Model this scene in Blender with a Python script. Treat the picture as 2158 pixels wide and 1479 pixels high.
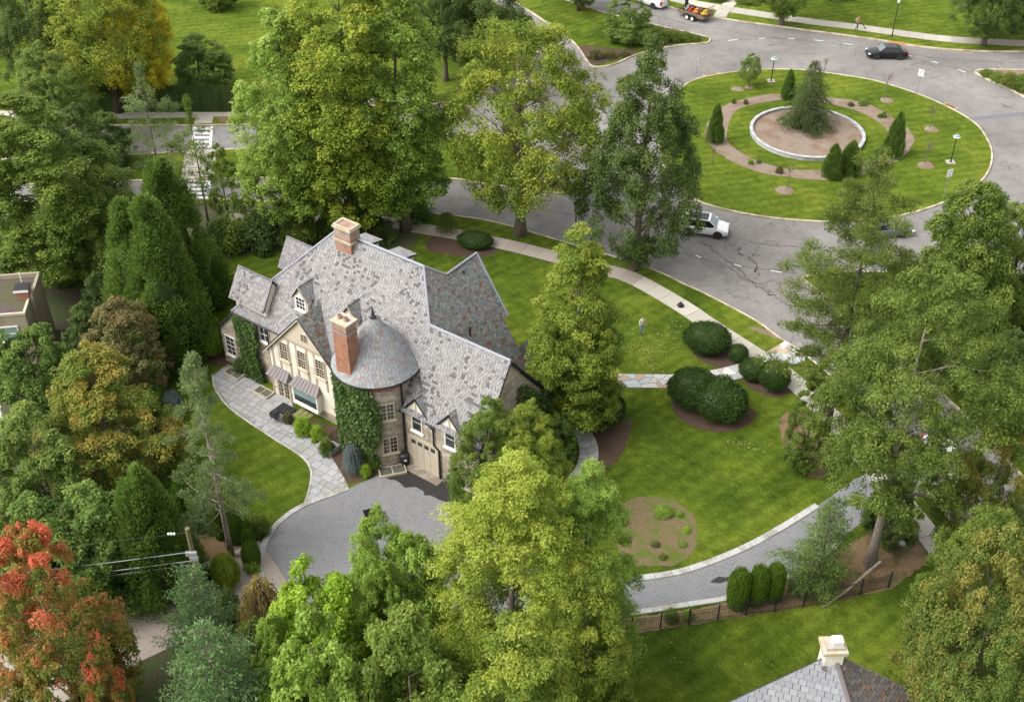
import bpy, bmesh, math, random
import numpy as np
from mathutils import Vector, Matrix
from mathutils.geometry import tessellate_polygon

# ------------------------------------------------------------------ camera, sky, sun
for o in list(bpy.data.objects): bpy.data.objects.remove(o)
SC = bpy.context.scene
COL = SC.collection
PW, PH, F, DEP, CAMH = 2158.0, 1479.0, 2500.0, math.radians(37.0), 57.0
cam_d = bpy.data.cameras.new('camera'); cam = bpy.data.objects.new('camera', cam_d); COL.objects.link(cam)
cam.location = (0, 0, CAMH); cam.rotation_euler = (math.radians(90) - DEP, 0, 0)
cam_d.sensor_fit = 'HORIZONTAL'; cam_d.sensor_width = 36.0; cam_d.lens = 36.0 * F / PW
cam_d.clip_start = 1.0; cam_d.clip_end = 3000.0
SC.camera = cam
SUN_EL, SUN_AZ = math.radians(50), math.radians(252)      # azimuth clockwise from +Y: light comes from the left
world = bpy.data.worlds.new('World'); SC.world = world; world.use_nodes = True
wn = world.node_tree.nodes; wl = world.node_tree.links
sky = wn.new('ShaderNodeTexSky'); sky.sky_type = 'NISHITA'; sky.sun_disc = False
sky.sun_elevation = SUN_EL; sky.sun_rotation = SUN_AZ; sky.air_density = 1.0; sky.dust_density = 4.0; sky.ozone_density = 1.0
hs = wn.new('ShaderNodeHueSaturation'); hs.inputs['Saturation'].default_value = 0.12
wl.new(sky.outputs[0], hs.inputs['Color']); wl.new(hs.outputs[0], wn['Background'].inputs['Color'])
wn['Background'].inputs['Strength'].default_value = 0.15
sun_d = bpy.data.lights.new('sun', 'SUN'); sun_d.energy = 0.62; sun_d.angle = math.radians(40); sun_d.color = (1.0, 0.955, 0.88)
sun = bpy.data.objects.new('sun', sun_d); COL.objects.link(sun)
sdir = Vector((math.sin(SUN_AZ) * math.cos(SUN_EL), math.cos(SUN_AZ) * math.cos(SUN_EL), math.sin(SUN_EL)))
sun.rotation_euler = sdir.to_track_quat('Z', 'Y').to_euler(); sun.location = (0, 60, 90)
SC.view_settings.view_transform = 'Standard'; SC.view_settings.look = 'None'
SC.view_settings.exposure = 1.38; SC.view_settings.gamma = 1.0; SC.view_settings.use_curve_mapping = False
SC.render.engine = 'CYCLES'
SC.render.resolution_x = 1024; SC.render.resolution_y = 701

# ------------------------------------------------------------------ survey helpers: a point of the photograph on the level z
SD, CD = math.sin(DEP), math.cos(DEP)
def G(x, y, z=0.0):
    a = (x - PW / 2) / F; b = (PH / 2 - y) / F
    rx, ry, rz = a, CD + b * SD, -SD + b * CD
    t = (z - CAMH) / rz
    return Vector((rx * t, ry * t, z))
def height_at(X, Y, ypx):                       # height over (X, Y) that is seen at photo row ypx
    b = (PH / 2 - ypx) / F
    return CAMH + Y * (b * CD - SD) / (CD + b * SD)
NADIR = PH / 2 + F / math.tan(DEP)
def depth(X, Y, z): return Y * CD - (z - CAMH) * SD

def catmull(p, n=6, closed=False):
    P = [Vector(q) for q in p]; out = []; N = len(P)
    rng = range(N if closed else N - 1)
    for i in rng:
        p0 = P[(i - 1) % N] if (closed or i > 0) else P[i] * 2 - P[i + 1]
        p1, p2 = P[i], P[(i + 1) % N]
        p3 = P[(i + 2) % N] if (closed or i + 2 < N) else P[i + 1] * 2 - P[i]
        for k in range(n):
            t = k / n
            out.append(0.5 * ((2 * p1) + (p2 - p0) * t + (2 * p0 - 5 * p1 + 4 * p2 - p3) * t * t + (3 * p1 - p0 - 3 * p2 + p3) * t ** 3))
    if not closed: out.append(P[-1])
    return out
def gp(pts, z=0.0, smooth=0, closed=False):
    q = [G(x, y, z) for x, y in pts]
    return catmull(q, smooth, closed) if smooth else q

# ------------------------------------------------------------------ materials
MATS = {}
def new_mat(name):
    m = bpy.data.materials.new(name); m.use_nodes = True; MATS[name] = m
    nt = m.node_tree
    return m, nt, nt.nodes['Principled BSDF'], nt.links
def noise(nt, co, scale, detail=4, rough=0.6, dist=0.0):
    n = nt.nodes.new('ShaderNodeTexNoise'); n.inputs['Scale'].default_value = scale
    n.inputs['Detail'].default_value = detail; n.inputs['Roughness'].default_value = rough; n.inputs['Distortion'].default_value = dist
    if co is not None: nt.links.new(co, n.inputs['Vector'])
    return n.outputs['Fac']
def ramp(nt, fac, stops):
    r = nt.nodes.new('ShaderNodeValToRGB'); e = r.color_ramp.elements
    while len(e) < len(stops): e.new(0.5)
    for i, (p, c) in enumerate(stops):
        e[i].position = p; e[i].color = (c[0], c[1], c[2], 1) if not isinstance(c, (int, float)) else (c, c, c, 1)
    nt.links.new(fac, r.inputs['Fac']); return r.outputs['Color']
def mixc(nt, fac, a, b, mode='MIX'):
    m = nt.nodes.new('ShaderNodeMix'); m.data_type = 'RGBA'; m.blend_type = mode
    for sock, v in ((m.inputs['Factor'], fac), (m.inputs['A'], a), (m.inputs['B'], b)):
        if hasattr(v, 'links') or hasattr(v, 'is_output'): nt.links.new(v, sock)
        elif isinstance(v, (int, float)): sock.default_value = v
        else: sock.default_value = (v[0], v[1], v[2], 1)
    return m.outputs['Result']
def obco(nt): return nt.nodes.new('ShaderNodeTexCoord').outputs['Object']
def bump(nt, bsdf, h, strength=0.4, dist=0.02):
    b = nt.nodes.new('ShaderNodeBump'); b.inputs['Strength'].default_value = strength; b.inputs['Distance'].default_value = dist
    nt.links.new(h, b.inputs['Height']); nt.links.new(b.outputs[0], bsdf.inputs['Normal'])
def speckle(name, c1, c2, scale=6, rough=0.85, c3=None, s3=0.6, bmp=0.3, metal=0.0, spec=0.3, lo=.35, hi=.65):
    m, nt, b, L = new_mat(name); co = obco(nt)
    f = noise(nt, co, scale, 6, .65)
    c = ramp(nt, f, [(lo, c1), (hi, c2)])
    if c3 is not None:
        f3 = noise(nt, co, s3, 4, .6)
        r3 = ramp(nt, f3, [(.46, 0.0), (.6, 1.0)])
        c = mixc(nt, r3, c, c3)
    L.new(c, b.inputs['Base Color']); b.inputs['Roughness'].default_value = rough; b.inputs['Metallic'].default_value = metal
    b.inputs['Specular IOR Level'].default_value = spec
    if bmp: bump(nt, b, f, bmp, .02)
    return m
def plain(name, c, rough=0.5, metal=0.0, spec=0.4, coat=0.0):
    m, nt, b, L = new_mat(name); co = obco(nt)
    f = noise(nt, co, 9, 3)
    cc = ramp(nt, f, [(.3, [v * .9 for v in c]), (.7, [min(1, v * 1.08) for v in c])])
    L.new(cc, b.inputs['Base Color']); b.inputs['Roughness'].default_value = rough; b.inputs['Metallic'].default_value = metal
    b.inputs['Specular IOR Level'].default_value = spec
    if coat: b.inputs['Coat Weight'].default_value = coat; b.inputs['Coat Roughness'].default_value = .05
    return m
def attr_mat(name, rough=0.75, var=0.25, scale=25, spec=0.3):         # colour per piece from the mesh attribute "col"
    m, nt, b, L = new_mat(name); co = obco(nt)
    a = nt.nodes.new('ShaderNodeAttribute'); a.attribute_name = 'col'
    f = noise(nt, co, scale, 5, .7)
    g = ramp(nt, f, [(.25, 1 - var), (.75, 1 + var * .6)])
    c = mixc(nt, 1.0, a.outputs['Color'], g, 'MULTIPLY')
    L.new(c, b.inputs['Base Color']); b.inputs['Roughness'].default_value = rough
    b.inputs['Specular IOR Level'].default_value = spec
    bump(nt, b, f, .3, .01)
    return m
def lawn_mat(name, dark, mid, light, dry, dry_amt=.62, stripe_ang=0.6, stripe=0.10):
    m, nt, b, L = new_mat(name); co = obco(nt)
    f1 = noise(nt, co, .16, 5, .62, .6); f2 = noise(nt, co, 1.3, 6, .7); f3 = noise(nt, co, 9, 4, .75)
    mp = nt.nodes.new('ShaderNodeMapping'); mp.inputs['Rotation'].default_value = (0, 0, stripe_ang); L.new(co, mp.inputs['Vector'])
    mps = nt.nodes.new('ShaderNodeMapping'); mps.inputs['Scale'].default_value = (.5, 4.5, 1); L.new(mp.outputs[0], mps.inputs['Vector'])
    fs = noise(nt, mps.outputs[0], 1.1, 5, .65)
    c = ramp(nt, f1, [(.36, dark), (.5, mid), (.64, light)])
    c = mixc(nt, .75, c, ramp(nt, f2, [(.28, .5), (.5, 1.0), (.74, 1.5)]), 'MULTIPLY')
    c = mixc(nt, .8, c, ramp(nt, f3, [(.3, .4), (.52, 1.0), (.75, 1.7)]), 'MULTIPLY')
    c = mixc(nt, stripe * 5, c, ramp(nt, fs, [(.3, .7), (.5, 1.0), (.7, 1.3)]), 'MULTIPLY')
    wv = nt.nodes.new('ShaderNodeTexWave'); wv.inputs['Scale'].default_value = .27; wv.inputs['Distortion'].default_value = 2.2; wv.inputs['Detail'].default_value = 2; wv.inputs['Detail Scale'].default_value = .35; L.new(mp.outputs[0], wv.inputs['Vector'])
    c = mixc(nt, .5, c, ramp(nt, wv.outputs['Fac'], [(.2, .84), (.8, 1.14)]), 'MULTIPLY')
    fd = noise(nt, co, .55, 7, .72); rd = ramp(nt, fd, [(dry_amt, 0.0), (dry_amt + .12, 1.0)])
    rr = mixc(nt, 1.0, rd, ramp(nt, f3, [(.45, 0.0), (.62, .8)]), 'MULTIPLY')
    c = mixc(nt, rr, c, dry)
    L.new(c, b.inputs['Base Color']); b.inputs['Roughness'].default_value = .9; b.inputs['Specular IOR Level'].default_value = .03
    bump(nt, b, f3, .9, .06)
    return m
def brick_mat(name, c1, c2, mortar, scale, w, h, msize=.015, c3=None):
    m, nt, b, L = new_mat(name); co = obco(nt)
    # wall coordinates: run along the wall (x+y mixed by normal) and height
    geo = nt.nodes.new('ShaderNodeNewGeometry'); sep = nt.nodes.new('ShaderNodeSeparateXYZ'); L.new(co, sep.inputs[0])
    nrm = nt.nodes.new('ShaderNodeTexCoord').outputs['Normal']; sn = nt.nodes.new('ShaderNodeSeparateXYZ'); L.new(nrm, sn.inputs[0])
    ab = nt.nodes.new('ShaderNodeMath'); ab.operation = 'ABSOLUTE'; L.new(sn.outputs['X'], ab.inputs[0])
    gt = nt.nodes.new('ShaderNodeMath'); gt.operation = 'GREATER_THAN'; gt.inputs[1].default_value = .7; L.new(ab.outputs[0], gt.inputs[0])
    mx = nt.nodes.new('ShaderNodeMix'); mx.data_type = 'FLOAT'; L.new(gt.outputs[0], mx.inputs['Factor']); L.new(sep.outputs['X'], mx.inputs['A']); L.new(sep.outputs['Y'], mx.inputs['B'])
    cb = nt.nodes.new('ShaderNodeCombineXYZ'); L.new(mx.outputs['Result'], cb.inputs['X']); L.new(sep.outputs['Z'], cb.inputs['Y'])
    br = nt.nodes.new('ShaderNodeTexBrick'); L.new(cb.outputs[0], br.inputs['Vector'])
    br.inputs['Color1'].default_value = (*c1, 1); br.inputs['Color2'].default_value = (*c2, 1); br.inputs['Mortar'].default_value = (*mortar, 1)
    br.inputs['Scale'].default_value = scale; br.inputs['Brick Width'].default_value = w; br.inputs['Row Height'].default_value = h
    br.inputs['Mortar Size'].default_value = msize; br.inputs['Bias'].default_value = 0.0; br.offset_frequency = 2; br.squash = .7; br.squash_frequency = 3
    f = noise(nt, co, 2.2, 6, .7)
    c = mixc(nt, .8, br.outputs['Color'], ramp(nt, f, [(.3, .6), (.7, 1.25)]), 'MULTIPLY')
    if c3 is not None:
        f2 = noise(nt, co, .7, 5, .7); c = mixc(nt, ramp(nt, f2, [(.5, 0.0), (.68, .75)]), c, c3)
    L.new(c, b.inputs['Base Color']); b.inputs['Roughness'].default_value = .9
    inv = nt.nodes.new('ShaderNodeMath'); inv.operation = 'SUBTRACT'; inv.inputs[0].default_value = 1.0; L.new(br.outputs['Fac'], inv.inputs[1])
    bump(nt, b, inv.outputs[0], .6, .03)
    return m

lawn_mat('lawn', (.046, .075, .009), (.077, .110, .012), (.118, .149, .018), (.36, .30, .10), .66, 0.9)
lawn_mat('island_lawn', (.058, .091, .010), (.090, .125, .014), (.124, .153, .019), (.25, .22, .05), .66, 1.3)
lawn_mat('shade_lawn', (.034, .058, .007), (.056, .084, .009), (.08, .105, .01), (.16, .13, .05), .64, 0.3)  # darker copy of the lawn, shade put into its colour
speckle('asphalt', (.145, .137, .131), (.182, .172, .165), 14, .9, (.205, .193, .183), .12, .35)
speckle('drive_asphalt', (.13, .13, .134), (.235, .234, .238), 7, .88, (.20, .199, .20), 1.1, .4)
speckle('wet_asphalt', (.026, .024, .024), (.04, .037, .036), 8, .45, None, 1, .15)
speckle('patch_asphalt', (.125, .125, .14), (.15, .15, .165), 12, .9)
speckle('tar', (.075, .068, .065), (.11, .10, .094), 9, .7)
speckle('kerb', (.40, .35, .25), (.52, .47, .36), 5, .85, (.30, .24, .16), .8)
speckle('rust_kerb', (.38, .17, .05), (.46, .24, .09), 5, .85)
speckle('pale_kerb', (.36, .35, .33), (.47, .46, .44), 4, .85, (.28, .27, .23), .9)
speckle('concrete', (.34, .31, .26), (.44, .41, .35), 3, .88, (.30, .26, .20), .5)
speckle('dull_concrete', (.27, .23, .19), (.36, .31, .26), 3, .9, (.2, .17, .13), .5)
speckle('flagstone', (.33, .33, .34), (.45, .45, .46), 2.2, .82, (.27, .27, .22), .7)
speckle('joint', (.20, .19, .17), (.26, .25, .22), 8, .9)
speckle('weedy_mulch', (.095, .068, .034), (.19, .138, .078), 9, .95, (.085, .112, .018), 1.0, .8)
speckle('moss_joint', (.16, .17, .06), (.24, .22, .12), 5, .9)
speckle('mulch', (.045, .028, .018), (.11, .070, .047), 11, .95, (.065, .043, .028), .7, .8)
speckle('pale_mulch', (.15, .112, .082), (.27, .215, .165), 9, .95, (.175, .118, .082), .6, .8)
speckle('dark_soil', (.04, .042, .02), (.10, .085, .05), 6, .95, (.055, .08, .022), .5, .8)
speckle('leaf_litter', (.10, .058, .03), (.25, .165, .092), 13, .95, (.085, .075, .032), .9, .8)
def road_mat(name):
    m, nt, b, L = new_mat(name); co = obco(nt)
    f = noise(nt, co, 22, 5, .7); f1 = noise(nt, co, .10, 4, .6); f2 = noise(nt, co, .55, 6, .7, .8); f3 = noise(nt, co, 2.6, 6, .75)
    c = ramp(nt, f1, [(.36, (.162, .152, .142)), (.64, (.225, .211, .196))])
    c = mixc(nt, .9, c, ramp(nt, f2, [(.32, .80), (.5, 1.0), (.7, 1.12)]), 'MULTIPLY'); c = mixc(nt, .8, c, ramp(nt, f3, [(.3, .82), (.55, 1.0), (.75, 1.12)]), 'MULTIPLY'); c = mixc(nt, .8, c, ramp(nt, f, [(.3, .8), (.7, 1.2)]), 'MULTIPLY')
    vo = nt.nodes.new('ShaderNodeTexVoronoi'); vo.feature = 'DISTANCE_TO_EDGE'; vo.inputs['Scale'].default_value = .16; wv = nt.nodes.new('ShaderNodeVectorMath'); wv.operation = 'ADD'
    nz = nt.nodes.new('ShaderNodeTexNoise'); nz.inputs['Scale'].default_value = .8; nz.inputs['Detail'].default_value = 6; L.new(co, nz.inputs['Vector']); L.new(co, wv.inputs[0]); L.new(nz.outputs['Color'], wv.inputs[1]); L.new(wv.outputs[0], vo.inputs['Vector'])
    ln = ramp(nt, vo.outputs['Distance'], [(.0, 1.0), (.012, 0.0)]); gate = ramp(nt, noise(nt, co, .12, 3), [(.46, 0.0), (.6, .5)])
    c = mixc(nt, mixc(nt, 1.0, ln, gate, 'MULTIPLY'), c, (.07, .064, .06))
    L.new(c, b.inputs['Base Color']); b.inputs['Roughness'].default_value = .9; b.inputs['Specular IOR Level'].default_value = .2; bump(nt, b, f, .3, .01); return m
road_mat('road_asphalt')
plain('paint_white', (.70, .70, .68), .7)
plain('white_trim', (.76, .73, .66), .6)
plain('timber_tan', (.36, .30, .215), .75)
brick_mat('brown_brick', (.26, .115, .065), (.37, .18, .11), (.28, .23, .19), 1.0, .24, .085, .008, (.30, .24, .19))
plain('cream_trim', (.50, .42, .31), .65)
speckle('stucco', (.66, .61, .51), (.74, .69, .59), 5, .9, (.55, .49, .39), .6, .25)
speckle('siding', (.44, .375, .28), (.51, .44, .335), 5, .8, None, 1, .2)
plain('iron', (.018, .018, .02), .55)
plain('dark_metal', (.06, .06, .068), .45, .6)
plain('copper_grey', (.155, .135, .135), .6, .3)
plain('flashing', (.30, .31, .34), .55, .4)
brick_mat('stonework', (.34, .29, .22), (.60, .53, .42), (.19, .16, .12), 1.0, .62, .155, .012, (.24, .185, .13))
brick_mat('red_brick', (.27, .10, .05), (.38, .155, .08), (.30, .235, .19), 1.0, .24, .085, .008)
brick_mat('old_brick', (.27, .15, .105), (.36, .22, .16), (.30, .26, .22), 1.0, .24, .085, .010, (.36, .31, .26))
speckle('capstone', (.36, .31, .25), (.46, .41, .34), 5, .88, (.38, .32, .19), 1.2)
attr_mat('slate'); attr_mat('stone_piece', .85, .2, 9)
m, nt, b, L = new_mat('glass'); b.inputs['Base Color'].default_value = (.03, .036, .04, 1); b.inputs['Roughness'].default_value = .08; b.inputs['Specular IOR Level'].default_value = .6
L.new(ramp(nt, noise(nt, obco(nt), 2.0, 3), [(.35, (.018, .021, .024)), (.65, (.06, .065, .07))]), b.inputs['Base Color'])
m, nt, b, L = new_mat('teal_glass'); b.inputs['Base Color'].default_value = (.20, .29, .28, 1); b.inputs['Roughness'].default_value = .08
m, nt, b, L = new_mat('bark')
co = obco(nt); f = noise(nt, co, 5, 6, .7); L.new(ramp(nt, f, [(.3, (.075, .058, .042)), (.7, (.19, .155, .12))]), b.inputs['Base Color']); b.inputs['Roughness'].default_value = .95; bump(nt, b, f, .7, .05)
speckle('pale_bark', (.17, .14, .115), (.31, .265, .22), 4, .95, None, 1, .6)
speckle('dark_bark', (.035, .028, .022), (.075, .06, .048), 5, .95, None, 1, .6)

def leaf_mat(name, dark, mid, light, transl=.34, rough=.55):
    if name in MATS: return MATS[name]
    m, nt, b, L = new_mat(name)
    a = nt.nodes.new('ShaderNodeAttribute'); a.attribute_name = 'var'
    geo = nt.nodes.new('ShaderNodeNewGeometry')
    ma = nt.nodes.new('ShaderNodeMath'); ma.operation = 'MULTIPLY_ADD'; ma.inputs[1].default_value = .30; L.new(geo.outputs['Random Per Island'], ma.inputs[0])
    mb = nt.nodes.new('ShaderNodeMath'); mb.operation = 'MULTIPLY'; mb.inputs[1].default_value = .74; L.new(a.outputs['Fac'], mb.inputs[0]); L.new(mb.outputs[0], ma.inputs[2])
    c = ramp(nt, ma.outputs[0], [(.08, dark), (.48, mid), (.92, light)])
    L.new(c, b.inputs['Base Color']); b.inputs['Roughness'].default_value = rough; b.inputs['Specular IOR Level'].default_value = .25
    t = nt.nodes.new('ShaderNodeBsdfTranslucent'); L.new(c, t.inputs['Color'])
    ms = nt.nodes.new('ShaderNodeMixShader'); ms.inputs[0].default_value = transl
    L.new(b.outputs[0], ms.inputs[1]); L.new(t.outputs[0], ms.inputs[2])
    L.new(ms.outputs[0], nt.nodes['Material Output'].inputs['Surface'])
    return m

# ------------------------------------------------------------------ mesh helpers
class MB:
    def __init__(s): s.v = []; s.f = []; s.c = []
    def face(s, pts, col=None):
        i = len(s.v); s.v += [tuple(p) for p in pts]; s.f.append(tuple(range(i, i + len(pts)))); s.c.append(col)
    def poly(s, pts, col=None):                       # any flat outline, triangulated
        pts = [Vector(p) for p in pts]
        i = len(s.v); s.v += [tuple(p) for p in pts]
        n = Vector((0, 0, 0))
        for k in range(len(pts)): n += pts[k].cross(pts[(k + 1) % len(pts)])
        for t in tessellate_polygon([pts]):
            a, b, c = (pts[q] for q in t)
            if (b - a).cross(c - a).dot(n) < 0: t = (t[0], t[2], t[1])
            s.f.append((i + t[0], i + t[1], i + t[2])); s.c.append(col)
    def box(s, x0, x1, y0, y1, z0, z1, col=None):
        i = len(s.v)
        s.v += [(x0, y0, z0), (x1, y0, z0), (x1, y1, z0), (x0, y1, z0), (x0, y0, z1), (x1, y0, z1), (x1, y1, z1), (x0, y1, z1)]
        for q in ((3, 2, 1, 0), (4, 5, 6, 7), (0, 1, 5, 4), (1, 2, 6, 5), (2, 3, 7, 6), (3, 0, 4, 7)): s.f.append(tuple(i + k for k in q)); s.c.append(col)
    def prism(s, pts, h, col=None):                   # outline pts, extruded by the vector h
        pts = [Vector(p) for p in pts]; h = Vector(h); n = len(pts)
        s.poly([p + h for p in pts], col); s.poly(pts[::-1], col)
        for k in range(n):
            a, b = pts[k], pts[(k + 1) % n]; s.face([a, b, b + h, a + h], col)
    def tube(s, pts, rad, sides=6, col=None, cap=True):
        pts = [Vector(p) for p in pts]; n = len(pts); i0 = len(s.v)
        if not hasattr(rad, '__len__'): rad = [rad] * n
        for k in range(n):
            t = (pts[min(k + 1, n - 1)] - pts[max(k - 1, 0)])
            t = t.normalized() if t.length > 1e-6 else Vector((0, 0, 1))
            a = t.cross(Vector((0, 0, 1)));
            if a.length < .05: a = t.cross(Vector((1, 0, 0)))
            a.normalize(); b = t.cross(a)
            for q in range(sides):
                an = 2 * math.pi * q / sides; s.v.append(tuple(pts[k] + (a * math.cos(an) + b * math.sin(an)) * rad[k]))
        for k in range(n - 1):
            for q in range(sides):
                r = (q + 1) % sides
                s.f.append((i0 + k * sides + q, i0 + k * sides + r, i0 + (k + 1) * sides + r, i0 + (k + 1) * sides + q)); s.c.append(col)
        if cap:
            s.f.append(tuple(i0 + q for q in range(sides))[::-1]); s.c.append(col)
            s.f.append(tuple(i0 + (n - 1) * sides + q for q in range(sides))); s.c.append(col)
    def lathe(s, prof, cx=0, cy=0, n=32, col=None, a0=0, a1=2 * math.pi):
        i0 = len(s.v); full = abs(a1 - a0 - 2 * math.pi) < 1e-4; m = n if full else n + 1
        for r, z in prof:
            for q in range(m):
                an = a0 + (a1 - a0) * q / n; s.v.append((cx + r * math.cos(an), cy + r * math.sin(an), z))
        for k in range(len(prof) - 1):
            for q in range(n):
                r = (q + 1) % m
                s.f.append((i0 + k * m + q, i0 + k * m + r, i0 + (k + 1) * m + r, i0 + (k + 1) * m + q)); s.c.append(col)
    def strip(s, line, width, z=None, col=None):      # flat ribbon along a line
        L = [Vector(p) for p in line]; i0 = len(s.v)
        for k, p in enumerate(L):
            t = L[min(k + 1, len(L) - 1)] - L[max(k - 1, 0)]; nn = Vector((-t.y, t.x, 0)).normalized()
            w = (width[k] if hasattr(width, '__len__') else width) / 2
            zz = p.z if z is None else z
            s.v.append((p.x + nn.x * w, p.y + nn.y * w, zz)); s.v.append((p.x - nn.x * w, p.y - nn.y * w, zz))
        for k in range(len(L) - 1): s.f.append((i0 + 2 * k, i0 + 2 * k + 1, i0 + 2 * k + 3, i0 + 2 * k + 2)); s.c.append(col)
    def ribbon_block(s, line, width, z0, z1, closed=False, off=0.0):   # a kerb: a block with a rectangular section along a line
        L = [Vector(p) for p in line]; n = len(L); i0 = len(s.v)
        for k, p in enumerate(L):
            if closed: t = L[(k + 1) % n] - L[k - 1]
            else: t = L[min(k + 1, n - 1)] - L[max(k - 1, 0)]
            nn = Vector((-t.y, t.x, 0)).normalized()
            a = p + nn * (off + width / 2); b = p + nn * (off - width / 2); m = .03
            a2 = a - nn * m; b2 = b + nn * m
            s.v += [(a.x, a.y, z0), (a.x, a.y, z1 - m), (a2.x, a2.y, z1), (b2.x, b2.y, z1), (b.x, b.y, z1 - m), (b.x, b.y, z0)]
        for k in range(n if closed else n - 1):
            j = (k + 1) % n
            for q in range(5): s.f.append((i0 + 6 * k + q, i0 + 6 * j + q, i0 + 6 * j + q + 1, i0 + 6 * k + q + 1)); s.c.append(None)
        if not closed:
            s.f.append(tuple(i0 + q for q in range(6))); s.f.append(tuple(i0 + 6 * (n - 1) + q for q in range(6))[::-1]); s.c += [None, None]
    def mesh(s, name, mat, smooth=False):
        me = bpy.data.meshes.new(name); me.from_pydata(s.v, [], s.f)
        if any(c is not None for c in s.c):
            at = me.color_attributes.new('col', 'FLOAT_COLOR', 'CORNER'); buf = np.ones((len(me.loops), 4), np.float32); k = 0
            for f, c in zip(s.f, s.c):
                if c is not None: buf[k:k + len(f), :3] = c
                k += len(f)
            at.data.foreach_set('color', buf.ravel())
        if smooth: me.polygons.foreach_set('use_smooth', [True] * len(me.polygons))
        if mat: me.materials.append(MATS[mat] if isinstance(mat, str) else mat)
        me.update(); return me
    def build(s, name, mat, parent=None, smooth=False, fix=False):
        me = s.mesh(name, mat, smooth)
        if fix:
            bm = bmesh.new(); bm.from_mesh(me); bmesh.ops.remove_doubles(bm, verts=bm.verts, dist=1e-4); bmesh.ops.recalc_face_normals(bm, faces=bm.faces); bm.to_mesh(me); bm.free()
        return link(name, me, parent)
def link(name, me, parent=None, loc=None, rz=0.0, scale=None):
    o = bpy.data.objects.new(name, me); COL.objects.link(o)
    if parent is not None: o.parent = parent
    if loc is not None: o.location = loc
    if rz: o.rotation_euler = (0, 0, rz)
    if scale is not None: o.scale = scale
    return o
def tag(o, label, cat, group=None):
    o['label'] = label; o['category'] = cat
    if group: o['group'] = group
    return o
def thing(name, label, cat, loc=(0, 0, 0), rz=0.0, group=None):
    o = bpy.data.objects.new(name, None); o.empty_display_size = .3; COL.objects.link(o); o.location = loc; o.rotation_euler = (0, 0, rz)
    return tag(o, label, cat, group)
def struct(o): o['kind'] = 'structure'; return o
def stuff(o): o['kind'] = 'stuff'; return o
def inside(p, poly):
    x, y = p[0], p[1]; c = False; n = len(poly); j = n - 1
    for i in range(n):
        a, b = poly[i], poly[j]
        if (a[1] > y) != (b[1] > y) and x < (b[0] - a[0]) * (y - a[1]) / (b[1] - a[1]) + a[0]: c = not c
        j = i
    return c
R = random.Random(7)
# ------------------------------------------------------------------ ground, roads, lawns
RZ = -0.14
def sheet(name, pts, z, mat, kind='structure', parent=None):
    if mat in ('mulch', 'pale_mulch', 'leaf_litter', 'weedy_mulch', 'dark_soil', 'wet_asphalt'):      # ragged edges
        q = []
        for a, b in zip(pts, list(pts[1:]) + [pts[0]]):
            a, b = Vector((a[0], a[1], 0)), Vector((b[0], b[1], 0)); n = max(1, int((b - a).length / .3))
            q += [a.lerp(b, k / n) + Vector((R.gauss(0, .045), R.gauss(0, .045), 0)) for k in range(n)]
        pts = q
    mb = MB(); mb.poly([(p[0], p[1], z) for p in pts]); o = mb.build(name, mat, parent)
    me = o.data
    if me.polygons and sum(p.normal.z * p.area for p in me.polygons) < 0: me.flip_normals()
    if kind == 'structure' and parent is None: struct(o)
    elif kind == 'stuff': stuff(o)
    return o
def slab(name, pts, z0, z1, mat):
    P = [Vector((p[0], p[1], z0)) for p in pts]
    ar = sum(P[i].x * P[(i + 1) % len(P)].y - P[(i + 1) % len(P)].x * P[i].y for i in range(len(P)))
    if ar < 0: P.reverse()
    mb = MB(); mb.poly([(p.x, p.y, z1) for p in P])
    n = len(P)
    for k in range(n):
        a, b = P[k], P[(k + 1) % n]; mb.face([a, b, (b.x, b.y, z1), (a.x, a.y, z1)])
    return struct(mb.build(name, mat))
def kerb(line, mat='kerb', w=.2, closed=False, name='kerb', top=.03):
    mb = MB(); mb.ribbon_block(line, w, RZ - .04, top, closed); return struct(mb.build(name, mat, fix=True))

sheet('ground', [(-700, -300), (700, -300), (700, 900), (-700, 900)], -.22, 'lawn')
road = sheet('road', [(-150, 10), (170, 10), (170, 240), (-150, 240)], RZ, 'road_asphalt')

kA = gp([(-150, 428), (0, 425), (200, 420), (400, 419), (600, 426), (807, 440), (979, 457), (1068, 474), (1163, 502), (1270, 533), (1384, 571), (1441, 598), (1486, 618), (1588, 672), (1636, 706), (1690, 742), (1740, 782), (1800, 845), (1880, 940), (1969, 1052), (2013, 1107), (2100, 1210), (2250, 1400)], 0, 5)
slab('house_lot_lawn', kA + [Vector((75, 12, 0)), Vector((-145, 12, 0)), Vector((-145, kA[0].y, 0))], RZ - .04, 0, 'lawn'); kerb(kA, 'kerb')
kW = gp([(-150, 395), (0, 389), (178, 383), (400, 377), (650, 373), (930, 375), (995, 383), (1090, 396), (1151, 404), (1188, 406), (1199, 399), (1186, 384), (1160, 350), (1120, 312), (1075, 286), (1027, 281), (960, 289), (800, 300), (600, 310), (491, 314), (253, 327), (190, 329), (0, 336), (-150, 342)], 0, 4)
slab('west_median_lawn', kW, RZ - .04, 0, 'lawn'); kerb(kW, 'kerb', closed=True)
kN = gp([(1020, -45), (1080, 0), (1130, 32), (1185, 70), (1215, 95), (1236, 126), (1252, 140), (1290, 136), (1340, 115), (1390, 102), (1440, 94), (1488, 90), (1496, 83), (1484, 76), (1400, 57), (1330, 40), (1272, 26), (1240, 16), (1180, -5), (1100, -45)], 0, 4)
slab('north_median_lawn', kN, RZ - .04, 0, 'lawn'); kerb(kN, 'kerb', closed=True)
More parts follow.
